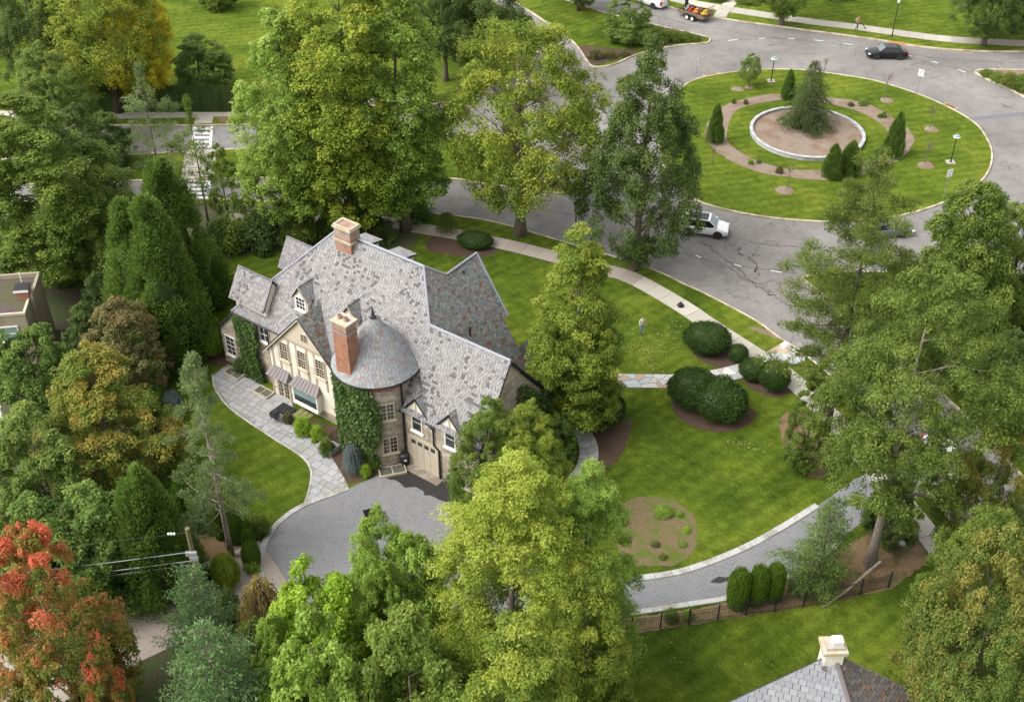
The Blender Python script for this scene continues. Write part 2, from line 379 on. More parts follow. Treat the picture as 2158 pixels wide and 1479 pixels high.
kNE = gp([(1250, -45), (1350, -7), (1411, 14), (1498, 33), (1545, 42), (1640, 55), (1800, 76), (1880, 88), (1960, 100), (2060, 107), (2158, 108), (2320, 106)], 0, 4)
slab('north_verge_lawn', kNE + [Vector((165, kNE[-1].y, 0)), Vector((165, 235, 0)), Vector((kNE[0].x, 235, 0))], RZ - .04, 0, 'island_lawn'); kerb(kNE)
kNW = gp([(-150, 267), (0, 265), (200, 263), (440, 263), (600, 257), (800, 240), (905, 222), (1000, 195), (1080, 165), (1125, 125), (1135, 90), (1110, 55), (1050, 10), (980, -45)], 0, 4)
slab('north_west_lawn', kNW + [Vector((kNW[-1].x, 235, 0)), Vector((-145, 235, 0)), Vector((-145, kNW[0].y, 0))], RZ - .04, 0, 'island_lawn'); kerb(kNW)
kE = gp([(2055, 152), (2062, 147), (2100, 146), (2158, 147), (2330, 146), (2330, 300), (2158, 203), (2124, 185), (2080, 166)], 0, 3)
slab('east_median_bed', kE, RZ - .04, 0, 'pale_mulch'); kerb(kE, closed=True)
kS = gp([(1690, 584), (1745, 628), (1825, 685), (1940, 790), (2045, 882), (2094, 939), (2158, 1005), (2320, 1170), (2320, 640), (2158, 592), (2000, 576), (1920, 572), (1841, 572), (1740, 572)], 0, 3)
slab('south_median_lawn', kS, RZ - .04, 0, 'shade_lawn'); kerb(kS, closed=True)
kI = gp([(1700, 148), (1740, 153), (1825, 166), (1890, 183), (1972, 213), (2048, 254), (2079, 290), (2091, 326), (2082, 362), (2053, 393), (1991, 425), (1901, 453), (1800, 464), (1725, 466), (1602, 455), (1489, 430), (1440, 402), (1408, 366), (1390, 320), (1388, 268), (1405, 222), (1432, 188), (1469, 166), (1537, 153), (1602, 147), (1650, 146)], 0, 3, True)
slab('island_lawn', kI, RZ - .04, 0, 'island_lawn'); kerb(kI, closed=True)
# island: ring bed, inner grass, granite ring wall
bedo = gp([(1485, 283), (1500, 245), (1537, 218), (1596, 203), (1651, 198), (1751, 206), (1813, 215), (1855, 231), (1888, 253), (1920, 280), (1926, 299), (1907, 328), (1875, 348), (1820, 368), (1742, 380), (1667, 374), (1602, 364), (1537, 338), (1497, 308)], 0, 3, True)
bedi = gp([(1532, 279), (1550, 234), (1602, 218), (1651, 211), (1710, 213), (1764, 223), (1813, 237), (1858, 263), (1875, 286), (1871, 309), (1849, 335), (1800, 352), (1742, 358), (1667, 357), (1602, 341), (1563, 322), (1537, 302)], 0, 3, True)
sheet('ring_bed', bedo, .006, 'pale_mulch'); sheet('inner_lawn', bedi, .012, 'island_lawn')
rc = G(1701, 279, .3); rr = (G(1823, 285, .5) - G(1579, 266, .5)).length / 2
rw = thing('ring_wall', 'low grey granite ring wall round the bed in the middle of the roundabout', 'wall', (rc.x, rc.y, 0))
mb = MB(); mb.lathe([(rr - .05, 0), (rr - .05, .38), (rr - .30, .38), (rr - .30, 0)], n=72); mb.build('wall_body', 'pale_kerb', rw)
NS = 26; mb = MB(); da = 2 * math.pi / NS
mb.lathe([(rr, .381), (rr + .01, .385), (rr + .01, .465), (rr - .02, .48), (rr - .32, .48), (rr - .34, .465), (rr - .34, .381)], n=4, a0=.004, a1=da - .004)
cap = mb.mesh('capstone', 'flagstone')
for k in range(NS):
    o = link('capstone', cap, rw, rz=k * da)
mb = MB(); mb.lathe([(0.01, .30), (rr * .5, .27), (rr - .31, .2)], n=40); struct(mb.build('ring_soil', 'pale_mulch')).location = (rc.x, rc.y, 0)
o = bpy.data.objects['ring_soil']; o.data.flip_normals()
for k, (x, y, w) in enumerate(((1868, 212, 15), (1962, 272, 15), (1951, 349, 17), (1653, 401, 18), (1579, 184, 11), (1555, 188, 14))):
    c = G(x, y); r = .55 * w / 15 * 1.35
    pts = [(c.x + r * (1 + .12 * R.uniform(-1, 1)) * math.cos(a * math.pi / 9), c.y + r * (1 + .12 * R.uniform(-1, 1)) * math.sin(a * math.pi / 9)) for a in range(18)]
    mb = MB(); top = [(c.x + (p[0] - c.x) * .45, c.y + (p[1] - c.y) * .45, .10) for p in pts]
    for q in range(18):
        a, b = pts[q], pts[(q + 1) % 18]; mb.face([(a[0], a[1], .004), (b[0], b[1], .004), top[(q + 1) % 18], top[q]])
    mb.poly(top); struct(mb.build('mulch_mound', 'pale_mulch', smooth=True))

# paved ways
def slab_walk(name, line, width, step, mat, base, z=.035, gap=.03, alt=None, alt_from=1e9):
    """a walk of separate slabs laid end to end"""
    L = [Vector((p.x, p.y, 0)) for p in line]
    root = MB(); root.strip(L, width + .04, z=.008); ro = struct(root.build(name, base))
    if ro.data.polygons[0].normal.z < 0: ro.data.flip_normals()
    cum = [0.0]
    for a, b in zip(L, L[1:]): cum.append(cum[-1] + (b - a).length)
    def at(d):
        d = max(0, min(cum[-1] - 1e-4, d))
        for i in range(len(L) - 1):
            if cum[i + 1] >= d: break
        t = (d - cum[i]) / (cum[i + 1] - cum[i]); p = L[i].lerp(L[i + 1], t)
        i0, i1 = max(i - 1, 0), min(i + 2, len(L) - 1); tg = (L[i1] - L[i0]).normalized(); return p, Vector((-tg.y, tg.x, 0))
    d = 0.0
    while d < cum[-1] - .3:
        e = min(d + step * R.uniform(.97, 1.03), cum[-1]); pa, na = at(d + gap / 2); pb, nb = at(e - gap / 2); h = width / 2
        zz = z + R.uniform(-.006, .006); k = R.uniform(.86, 1.1); base_c = (.40, .37, .31) if pa.x < alt_from else (.30, .26, .215)
        if alt and pa.x < alt: base_c = (.35, .30, .25)
        cc = [c * k for c in base_c]
        mb = MB(); q = [pa - na * h, pb - nb * h, pb + nb * h, pa + na * h]
        mb.prism([(v.x, v.y, .0) for v in q], (0, 0, zz), cc); mb.build('paving_slab', mat, ro)
        d = e
    return ro
slab_walk('pavement', gp([(480, 461), (600, 456), (700, 459), (805, 467), (880, 481), (960, 494), (1080, 519), (1170, 542), (1250, 564), (1328, 584), (1437, 645), (1500, 688), (1570, 733), (1640, 778), (1700, 828), (1780, 910), (1850, 1000), (1935, 1100), (2060, 1260)], 0, 4), 1.75, 1.6, 'stone_piece', 'joint', alt=G(1330, 584).x)
slab_walk('pavement', gp([(1395, -9), (1440, 3), (1500, 14), (1560, 24), (1700, 45), (1800, 57), (1900, 71), (2010, 84), (2158, 92), (2300, 96)], 0, 4), 1.9, 1.7, 'stone_piece', 'joint', alt_from=G(2017, 85).x)
slab_walk('pavement', gp([(-60, 243), (150, 242), (330, 241), (510, 236), (700, 226), (860, 205)], 0, 4), 2.0, 1.7, 'stone_piece', 'joint')
slab_walk('crossing_path', gp([(1560, -16), (1545, 2), (1528, 18), (1517, 36)], 0, 3), 1.6, 1.4, 'stone_piece', 'joint', z=.045)
slab_walk('crossing_path', gp([(424, 316), (419, 345), (416, 375)], 0, 2), 3.2, 1.4, 'stone_piece', 'joint', z=.03)
slab_walk('crossing_path', gp([(432, 243), (428, 261)], 0, 2), 1.9, 1.2, 'stone_piece', 'joint', z=.045)
slab_walk('alley', gp([(585, 1195), (500, 1232), (420, 1262), (330, 1295), (230, 1345), (120, 1400), (-40, 1480), (-200, 1560)], 0, 4), 5.6, 3.4, 'stone_piece', 'joint', alt=1e9)
# drive, court and its kerb stones
drive = gp([(845, 972), (800, 1000), (735, 1029), (640, 1066), (590, 1100), (560, 1140), (548, 1185), (553, 1215), (590, 1245), (700, 1290), (900, 1320), (1100, 1315), (1340, 1288), (1460, 1270), (1545, 1255), (1640, 1222), (1720, 1185), (1790, 1120), (1870, 1060), (1962, 1042), (1905, 965), (1800, 1010), (1720, 1068), (1650, 1112), (1560, 1160), (1440, 1205), (1320, 1222), (1200, 1215), (1100, 1180), (1010, 1120), (960, 1050), (930, 1003), (919, 1001), (861, 973)])
sheet('driveway', drive, .010, 'drive_asphalt')
wet = gp([(852, 973), (822, 982), (795, 998), (812, 1006), (838, 1014), (855, 1028), (878, 1026), (896, 1042), (925, 1052), (952, 1060), (965, 1030), (919, 1001), (861, 973)])
sheet('wet_patch', wet, .014, 'wet_asphalt', parent=bpy.data.objects['driveway'])
sheet('wet_patch', gp([(1498, 1224), (1512, 1216), (1530, 1217), (1552, 1209), (1556, 1214), (1535, 1223), (1515, 1228), (1500, 1230)]), .014, 'wet_asphalt', parent=bpy.data.objects['driveway'])
def kerb_stones(name, line, width, step, h=.09):
    root = MB(); root.strip([Vector((p.x, p.y, 0)) for p in line], width, z=.016); ro = struct(root.build(name, 'joint'))
    if ro.data.polygons[0].normal.z < 0: ro.data.flip_normals()
    L = line; acc = [L[0]]; dist = 0
    def emit(seg):
        if len(seg) < 2: return
        mb = MB(); a = [Vector((p.x, p.y, 0)) for p in seg]
        t0 = (a[1] - a[0]).normalized() * .015; a[0] = a[0] + t0; t1 = (a[-1] - a[-2]).normalized() * .015; a[-1] = a[-1] - t1
        mb.ribbon_block(a, width * .96, .0, h + R.uniform(-.012, .012)); mb.build('kerb_stone', 'pale_kerb', ro, fix=True)
    for a, b in zip(L, L[1:]):
        dist += (b - a).length; acc.append(b)
        if dist > step: emit(acc); acc = [b]; dist = 0
    emit(acc)
kerb_stones('drive_kerb', gp([(735, 1029), (640, 1065), (590, 1099), (560, 1139), (547, 1185), (552, 1218)], 0, 10), .42, 1.0)
kerb_stones('drive_kerb', gp([(1300, 1222), (1330, 1220), (1440, 1203), (1560, 1158), (1650, 1110), (1722, 1065)], 0, 10), .5, 1.1)
kerb_stones('drive_kerb', gp([(1300, 1297), (1345, 1290), (1460, 1272), (1545, 1257), (1640, 1224), (1710, 1192), (1770, 1140)], 0, 10), .4, 1.1)
kerb_stones('drive_kerb', gp([(1845, 1105), (1868, 1110), (1890, 1125), (1905, 1150)], 0, 6), .35, .7)
# flagstone terrace: bonded stones, cut to the terrace outline
patio = gp([(482, 768), (448, 790), (455, 820), (490, 862), (570, 917), (634, 958), (653, 985), (655, 1010), (648, 1038), (640, 1063), (735, 1027), (722, 1000), (700, 965), (672, 935), (640, 912), (606, 890), (597, 872), (618, 858), (616, 842), (577, 826), (545, 808), (515, 790)])
terr = sheet('terrace', patio, .012, 'joint')
TH = math.radians(-36); D1 = Vector((math.cos(TH), math.sin(TH), 0)); D2 = Vector((-math.sin(TH), math.cos(TH), 0))
HO = G(861, 973)
def clip_poly(poly, nrm, d):                       # keep the side with p.n <= d
    out = []
    for i in range(len(poly)):
        a, b = poly[i], poly[(i + 1) % len(poly)]; da = a.dot(nrm) - d; db = b.dot(nrm) - d
        if da <= 0: out.append(a)
        if (da < 0) != (db < 0): out.append(a.lerp(b, da / (da - db)))
    return out
pat2 = [(p.x, p.y) for p in patio]
v = -24.0; row = 0
PR = random.Random(3)
while v < 8:
    h = PR.choice((.42, .5, .62)); u = -24.0 + PR.uniform(0, .8)
    while u < 6:
        w = PR.choice((.5, .66, .85)); cu, cv = u + w / 2, v + h / 2
        qs = [HO + D1 * a + D2 * b for a, b in ((u + .02, v + .02), (u + w - .02, v + .02), (u + w - .02, v + h - .02), (u + .02, v + h - .02))]
        n_in = sum(inside(q, pat2) for q in qs) + inside(HO + D1 * cu + D2 * cv, pat2)
        ctr = HO + D1 * cu + D2 * cv
        if n_in >= 2 and inside(ctr, pat2):
            for qi in range(4):
                if not inside(qs[qi], pat2):
                    lo, hi = 0.0, 1.0
                    for _ in range(8):
                        mid = (lo + hi) / 2
                        if inside(ctr.lerp(qs[qi], mid), pat2): lo = mid
                        else: hi = mid
                    qs[qi] = ctr.lerp(qs[qi], lo)
            k = PR.uniform(.92, 1.06); tint = PR.choice(((.31, .31, .31), (.33, .33, .33), (.35, .35, .345), (.30, .30, .28)))
            mb = MB(); z = .035 + PR.uniform(-.006, .006); mb.prism([(q.x, q.y, .005) for q in qs], (0, 0, z), [c * k for c in tint]); mb.build('flagstone', 'stone_piece', terr)
        u += w
    v += h
mb = MB(); mb.ribbon_block(gp([(448, 790), (455, 822), (490, 864), (570, 919), (634, 960), (654, 986), (656, 1010), (649, 1040), (641, 1063)], 0, 4), .16, 0, .05); mb.build('edging', 'pale_kerb', terr, fix=True)
# curved side path of flagstones, front crazy-paved path
def crazy(name, line, width, n, palette, seed):
    r = random.Random(seed); root = MB(); root.strip([Vector((p.x, p.y, 0)) for p in line], width, z=.010); ro = struct(root.build(name, 'joint'))
    if ro.data.polygons[0].normal.z < 0: ro.data.flip_normals()
    L = [Vector((p.x, p.y, 0)) for p in line]; cum = [0]
    for a, b in zip(L, L[1:]): cum.append(cum[-1] + (b - a).length)
    T = cum[-1]; seeds = [(r.uniform(0, T), r.uniform(-width / 2, width / 2)) for _ in range(n)]
    for _ in range(2):                                        # relax a little so that no stone is a sliver
        seeds = [(s + sum((s - q[0]) / max(.2, (s - q[0]) ** 2 + (t - q[1]) ** 2) for q in seeds if q != (s, t) and abs(q[0] - s) < 1) * .02, max(-width * .45, min(width * .45, t))) for s, t in seeds]
    def w2(s, t):
        s = max(0, min(T - 1e-4, s))
        for i in range(len(L) - 1):
            if cum[i + 1] >= s: break
        k = (s - cum[i]) / (cum[i + 1] - cum[i]); p = L[i].lerp(L[i + 1], k); tg = (L[min(i + 2, len(L) - 1)] - L[max(i - 1, 0)]).normalized()
        return p + Vector((-tg.y, tg.x, 0)) * t
    for i, (s, t) in enumerate(seeds):
        poly = [Vector((max(0, s - 1.6), -width / 2, 0)), Vector((min(T, s + 1.6), -width / 2, 0)), Vector((min(T, s + 1.6), width / 2, 0)), Vector((max(0, s - 1.6), width / 2, 0))]
        for j, q in enumerate(seeds):
            if j == i or abs(q[0] - s) > 3.2: continue
            d = Vector((q[0] - s, q[1] - t, 0)); mid = Vector((s, t, 0)) + d * .5; nn = d.normalized(); poly = clip_poly(poly, nn, mid.dot(nn) - .025)
            if len(poly) < 3: break
        if len(poly) < 3: continue
        pw = [w2(p.x, p.y) for p in poly]
        area = abs(sum(pw[k].x * pw[(k + 1) % len(pw)].y - pw[(k + 1) % len(pw)].x * pw[k].y for k in range(len(pw)))) / 2
        if area < .04: continue
        c = r.choice(palette); k = r.uniform(.85, 1.12)
        mb = MB(); mb.prism([(p.x, p.y, .004) for p in pw], (0, 0, .035 + r.uniform(-.004, .006)), [v * k for v in c]); mb.build('paving_stone', 'stone_piece', ro, fix=True)
pal = ((.42, .42, .40), (.46, .45, .42), (.36, .38, .38), (.40, .30, .22), (.45, .41, .35), (.50, .49, .46))
crazy('front_path', gp([(1215, 800), (1290, 802), (1360, 803), (1430, 803), (1500, 795), (1560, 782), (1610, 764), (1650, 742), (1672, 728)], 0, 4), 1.65, 58, pal, 5)
crazy('kerb_paving', gp([(1650, 752), (1690, 740), (1704, 748)], 0, 4), 2.4, 16, pal, 8)
crazy('side_path', gp([(1150, 862), (1190, 880), (1222, 905), (1240, 940), (1238, 975), (1222, 1005), (1190, 1040)], 0, 5), 1.35, 34, ((.40, .40, .39), (.44, .44, .43), (.36, .35, .32)), 9)
# beds and bare ground
wild = gp([(-250, 432), (200, 424), (480, 428), (700, 440), (905, 462), (880, 512), (860, 532), (700, 545), (600, 528), (500, 538), (452, 555), (440, 600), (430, 650), (385, 705), (362, 745), (345, 800), (345, 880), (352, 960), (380, 1020), (440, 1090), (500, 1110), (545, 1120), (548, 1200), (500, 1260), (560, 1330), (800, 1340), (1150, 1330), (1290, 1332), (1300, 1479), (1250, 1600), (-250, 1600)], 0)
sheet('woodland_floor', wild, .004, 'dark_soil')
sheet('mulch_strip', gp([(440, 600), (436, 655), (395, 705), (372, 745), (356, 800), (352, 880), (362, 960), (345, 960), (325, 880), (335, 790), (358, 735), (405, 665)], 0, 3), .008, 'mulch')
sheet('mulch_bed', gp([(370, 1040), (430, 1085), (480, 1110), (520, 1120), (540, 1150), (540, 1205), (480, 1215), (400, 1220), (370, 1150), (360, 1080)], 0, 2), .008, 'leaf_litter')
sheet('mulch_bed', gp([(895, 512), (912, 498), (945, 488), (1000, 492), (1042, 512), (1046, 530), (1010, 545), (955, 538), (905, 532)], 0, 2), .008, 'mulch')
sheet('mulch_bed', gp([(1444, 720), (1470, 755), (1510, 775), (1545, 778), (1580, 766), (1588, 750), (1560, 735), (1540, 700)], 0, 2), .008, 'mulch')
sheet('mulch_bed', gp([(1412, 840), (1424, 872), (1452, 894), (1490, 908), (1530, 911), (1570, 900), (1592, 882), (1586, 862), (1530, 800), (1440, 800)], 0, 2), .008, 'mulch')
sheet('mulch_bed', gp([(1562, 800), (1590, 822), (1630, 838), (1670, 826), (1676, 800), (1640, 775), (1580, 775)], 0, 2), .008, 'mulch')
sheet('mulch_bed', gp([(1640, 886), (1662, 868), (1705, 875), (1740, 930), (1745, 1000), (1705, 1004), (1668, 968), (1648, 930)], 0, 2), .008, 'leaf_litter')
sheet('mulch_bed', gp([(1310, 1060), (1350, 1046), (1400, 1048), (1440, 1066), (1468, 1100), (1466, 1150), (1432, 1186), (1385, 1192), (1320, 1185), (1290, 1120)], 0, 3), .008, 'weedy_mulch')
sheet('mulch_bed', gp([(1240, 900), (1275, 905), (1330, 880), (1325, 920), (1300, 970), (1262, 985), (1250, 940)], 0, 3), .008, 'mulch')
sheet('mulch_bed', gp([(600, 885), (640, 918), (676, 945), (705, 978), (727, 1015), (760, 1015), (800, 1000), (850, 970), (830, 935), (720, 905), (640, 875)], 0, 2), .008, 'mulch')
sheet('mulch_bed', gp([(400, 745), (440, 768), (478, 770), (500, 760), (480, 735), (420, 720)], 0, 2), .008, 'mulch')
sheet('mulch_bed', gp([(1290, 1306), (1460, 1285), (1560, 1262), (1650, 1228), (1715, 1198), (1780, 1150), (1870, 1100), (1930, 1120), (1960, 1180), (1880, 1240), (1780, 1262), (1700, 1276), (1545, 1302), (1380, 1328), (1290, 1340)], 0), .008, 'leaf_litter')
sheet('mulch_bed', gp([(1238, 130), (1220, 103), (1235, 95), (1260, 100), (1320, 104), (1345, 108), (1290, 130), (1252, 138)], 0, 2), .008, 'mulch')
sheet('mulch_bed', gp([(1300, 86), (1320, 76), (1350, 80), (1352, 90), (1325, 95)], 0, 3), .010, 'mulch')
sheet('mulch_bed', gp([(1390, 55), (1440, 68), (1480, 78), (1486, 84), (1440, 90), (1390, 98), (1375, 80)], 0, 2), .008, 'mulch')
sheet('mulch_bed', gp([(1600, 690), (1640, 705), (1650, 718), (1600, 700), (1575, 690)], 0, 2), .008, 'pale_mulch')
sheet('mulch_bed', gp([(1152, 396), (1185, 400), (1182, 386), (1150, 370), (1120, 380)], 0, 2), .008, 'mulch')
sheet('mulch_bed', gp([(455, 246), (500, 243), (505, 255), (460, 258)], 0, 2), .012, 'leaf_litter')
# markings, cracks and drains of the road
def quad_mark(p, name='lane_dash', mat='paint_white', z=RZ + .004):
    q = [G(x, y, RZ) for x, y in p]; mb = MB(); mb.poly([(a.x, a.y, z) for a in q]); o = mb.build(name, mat, road)
    if o.data.polygons[0].normal.z < 0: o.data.flip_normals()
for x0, y0, x1, y1 in ((1534, 86, 1554, 84), (1599, 82, 1613, 81), (1661, 82, 1675, 82), (1716, 85, 1735, 87), (1778, 92, 1797, 95), (1905, 115, 1922, 119), (1963, 130, 1977, 133), (2019, 147, 2035, 153), (1546, 557, 1563, 561), (1624, 570, 1648, 574), (1466, 538, 1477, 543), (1219, 421, 1228, 429)):
    a, b = G(x0, y0, RZ), G(x1, y1, RZ); mb = MB(); mb.strip([a, b], .12, z=RZ + .004); o = mb.build('lane_dash', 'paint_white', road)
    if o.data.polygons[0].normal.z < 0: o.data.flip_normals()
for k in range(5):
    y = 269 + k * 9.3; quad_mark([(409 - k * .6, y), (446 - k * .6, y), (445 - k * .6, y + 5), (408 - k * .6, y + 5)], 'crosswalk_bar')
    y = 379 + k * 8.8; quad_mark([(397 - k * .8, y), (441 - k * .6, y), (440 - k * .6, y + 4.6), (396 - k * .8, y + 4.6)], 'crosswalk_bar')
for a, b in (((409, 267), (406, 313)), ((446, 267), (443, 312)), ((398, 378), (393, 421)), ((442, 377), (438, 421))):
    p, q = G(*a, RZ), G(*b, RZ); mb = MB(); mb.strip([p, q], .28, z=RZ + .007); o = mb.build('crosswalk_line', 'paint_white', road)
    if o.data.polygons[0].normal.z < 0: o.data.flip_normals()
CR = random.Random(11)
def crack(pts, w=.09, jit=.10, mat='tar'):
    L = catmull([G(x, y, RZ) for x, y in pts], 10); L2 = []
    for p in L: L2.append(p + Vector((CR.gauss(0, jit), CR.gauss(0, jit), 0)))
    mb = MB(); mb.strip(L2, [max(.02, w * CR.uniform(.35, 1.4)) for _ in L2], z=RZ + .002); o = mb.build('road_crack', mat, road)
    if o.data.polygons[0].normal.z < 0: o.data.flip_normals()
for pts, w in ((((1380, 33), (1450, 52), (1520, 62), (1590, 78), (1660, 83), (1735, 90), (1800, 98), (1880, 108), (1960, 122), (2020, 148)), .14), (((1490, 86), (1560, 84), (1620, 81), (1700, 86)), .10),
               (((1590, 90), (1640, 96), (1700, 92), (1760, 102)), .07), (((1610, 102), (1625, 94), (1640, 96)), .08), (((1470, 128), (1540, 117), (1600, 112), (1680, 112)), .06), (((1960, 122), (2040, 128), (2158, 134), (2240, 136)), .13),
               (((1905, 145), (1960, 160), (2000, 178), (2020, 192)), .09), (((1935, 150), (1960, 148), (1990, 156)), .1), (((1920, 140), (1950, 130), (1945, 136)), .12), (((1960, 166), (1985, 160), (2005, 156)), .08),
               (((1800, 100), (1805, 112), (1790, 122)), .06), (((1770, 92), (1772, 104)), .06), (((1825, 164), (1832, 152)), .08), (((2110, 219), (2118, 224), (2135, 229)), .16), (((2080, 286), (2095, 285)), .06), (((2095, 304), (2110, 303)), .06),
               (((1500, 500), (1530, 497), (1560, 503), (1600, 514), (1650, 518), (1690, 522), (1760, 530)), .13), (((1555, 503), (1548, 514), (1540, 520)), .08), (((1600, 514), (1630, 508), (1640, 520)), .07), (((1470, 508), (1500, 525), (1530, 548), (1548, 560), (1580, 590), (1610, 612), (1640, 628), (1670, 650)), .16),
               (((1440, 533), (1480, 545), (1540, 556), (1600, 566), (1680, 576)), .13), (((1510, 558), (1540, 566), (1570, 590), (1600, 598), (1630, 620)), .12), (((1575, 540), (1585, 548), (1595, 562), (1590, 575)), .13), (((1583, 540), (1590, 536), (1605, 540)), .08),
               (((1550, 525), (1560, 524), (1556, 534), (1565, 538)), .12), (((1590, 566), (1600, 580), (1575, 590), (1560, 575)), .09), (((1600, 598), (1630, 592), (1650, 600)), .08), (((1560, 478), (1600, 482), (1630, 470)), .06), (((1625, 478), (1622, 470), (1635, 476)), .06), (((1655, 486), (1662, 478)), .08),
               (((1190, 405), (1212, 418), (1240, 432)), .12), (((930, 414), (1010, 424), (1100, 438), (1210, 452)), .10), (((1230, 372), (1260, 370), (1290, 362)), .06), (((1240, 330), (1255, 345), (1265, 360)), .06), (((480, 292), (520, 290), (600, 286)), .09), (((260, 300), (330, 298), (410, 296)), .08),
               (((2050, 405), (2090, 415), (2130, 412)), .07), (((1990, 440), (2010, 452), (2005, 462)), .07), (((1940, 462), (1960, 476)), .07), (((1460, 605), (1500, 600), (1540, 610)), .05), (((1880, 500), (1870, 540), (1890, 560)), .06), (((2100, 350), (2120, 340), (2130, 360)), .09), (((1520, 622), (1560, 612), (1580, 628)), .05)):
    crack(pts, w)
for pts in (((2045, 252), (2100, 246), (2158, 240), (2300, 232)),):
    L = [G(x, y, RZ) for x, y in pts]; mb = MB(); mb.strip(L, .8, z=RZ + .001); o = mb.build('road_patch', 'patch_asphalt', road)
    if o.data.polygons[0].normal.z < 0: o.data.flip_normals()
mb = MB(); mb.strip([G(x, y, RZ) for x, y in ((1840, 505), (1850, 545), (1872, 590))], 1.6, z=RZ + .001); o = mb.build('road_patch', 'patch_asphalt', road)
if o.data.polygons[0].normal.z < 0: o.data.flip_normals()
speckle('rust', (.17, .075, .04), (.28, .14, .08), 9, .8)
def drain(px, label):
    pts = [G(x, y, RZ) for x, y in px]; t = thing('storm_drain', label, 'drain', pts[0])
    o0 = pts[0]; loc = [p - o0 for p in pts]
    mb = MB(); mb.ribbon_block(loc, .75, .0, .02); mb.build('frame', 'kerb', t, fix=True)
    tot = loc[-1]; n = max(6, int(tot.length / .16)); d = tot.normalized(); nn = Vector((-d.y, d.x, 0))
    mb = MB(); mb.strip([d * .12, tot - d * .12], .58, z=.024); o = mb.build('pit', 'rust', t)
    if o.data.polygons[0].normal.z < 0: o.data.flip_normals()
    for k in range(n):
        c = d * (.15 + (tot.length - .3) * (k + .5) / n); mb = MB(); mb.ribbon_block([c - nn * .28, c + nn * .28], .05, .02, .05); mb.build('grate_bar', 'rust', t, fix=True)
drain([(984, 460), (1022, 467)], 'rusty storm drain by the kerb, nearer the leaning plant'); drain([(1027, 468), (1066, 477)], 'rusty storm drain by the kerb, nearer the big shade tree trunk')
drain([(1986, 104), (2018, 107)], 'rusty storm drain below the far kerb, left one of a pair'); drain([(2022, 107.5), (2048, 109)], 'rusty storm drain below the far kerb, right one of a pair')
drain([(1990, 218), (2014, 230)], 'rusty storm drain on the right side of the roundabout kerb'); drain([(1484, 161), (1516, 155)], 'rusty storm drain at the upper left roundabout kerb')
L = [G(x, y, 0) for x, y in ((1874, 87), (1905, 92), (1938, 97))]
mb = MB(); mb.ribbon_block(L, .22, RZ, .036); struct(mb.build('kerb', 'rust_kerb', fix=True))
# ------------------------------------------------------------------ slates
from mathutils import noise as mnoise
def hsh(a, b, c=0):
    x = (int(a) * 73856093) ^ (int(b) * 19349663) ^ (int(c * 8 + 3) * 83492791); x = (x ^ (x >> 13)) * 1274126177 & 0xffffffff; x = (x ^ (x >> 16)) * 2246822519 & 0xffffffff
    return ((x ^ (x >> 15)) & 0xffffff) / 16777216.0
def col_lichen(p, r, r2):
    z = mnoise.noise(Vector((p.x * .33, p.y * .5, 3))) + .8 * mnoise.noise(Vector((p.x * 2.4, p.z * .3 , 9)))
    left = max(0, min(1, (-9 - p.x) / 6))
    if z > .0 and r < .06 + .42 * z: c = (.19, .18, .18)
    elif r < .66 - left * .35: c = (.455, .45, .45)
    elif r < .82: c = (.365, .335, .345)
    else: c = (.39, .395, .40)
    k = .88 + .22 * r2; return [v * k * .555 * w for v, w in zip(c, (1.02, 1.0, .97))]
def col_mixed(p, r, r2):
    low = max(0, min(1, (9.6 - p.z) / 4.0))
    if r < .04 + .14 * low: c = (.30, .165, .105)
    elif r < .30: c = (.32, .275, .275)
    elif r < .62 - .18 * low: c = (.385, .385, .375)
    elif r < .9: c = (.29, .325, .305)
    else: c = (.22, .25, .25)
    k = (.98 + .24 * r2) * (1 - .10 * low); return [v * k * .555 * w for v, w in zip(c, (1.02, 1.0, .97))]
def col_blue(p, r, r2):
    c = (.325, .335, .355) if r < .62 else ((.36, .37, .355) if r < .86 else (.31, .265, .265)); k = 1.2 + .26 * r2; return [v * k * .555 * w for v, w in zip(c, (1.02, 1.0, .97))]
def col_dark(p, r, r2):
    c = (.155, .15, .145) if r < .6 else ((.13, .14, .135) if r < .85 else (.19, .155, .125)); k = .8 + .35 * r2; return [v * k * .555 * w for v, w in zip(c, (1.02, 1.0, .97))]
def col_pale(p, r, r2):
    c = (.36, .37, .40) if r < .6 else (.40, .41, .43); k = .9 + .15 * r2; return [v * k * .555 * w for v, w in zip(c, (1.02, 1.0, .97))]
def col_brown(p, r, r2):
    c = (.20, .18, .165) if r < .6 else ((.15, .14, .135) if r < .85 else (.24, .17, .12)); k = .8 + .3 * r2; return [v * k * .555 * w for v, w in zip(c, (1.02, 1.0, .97))]
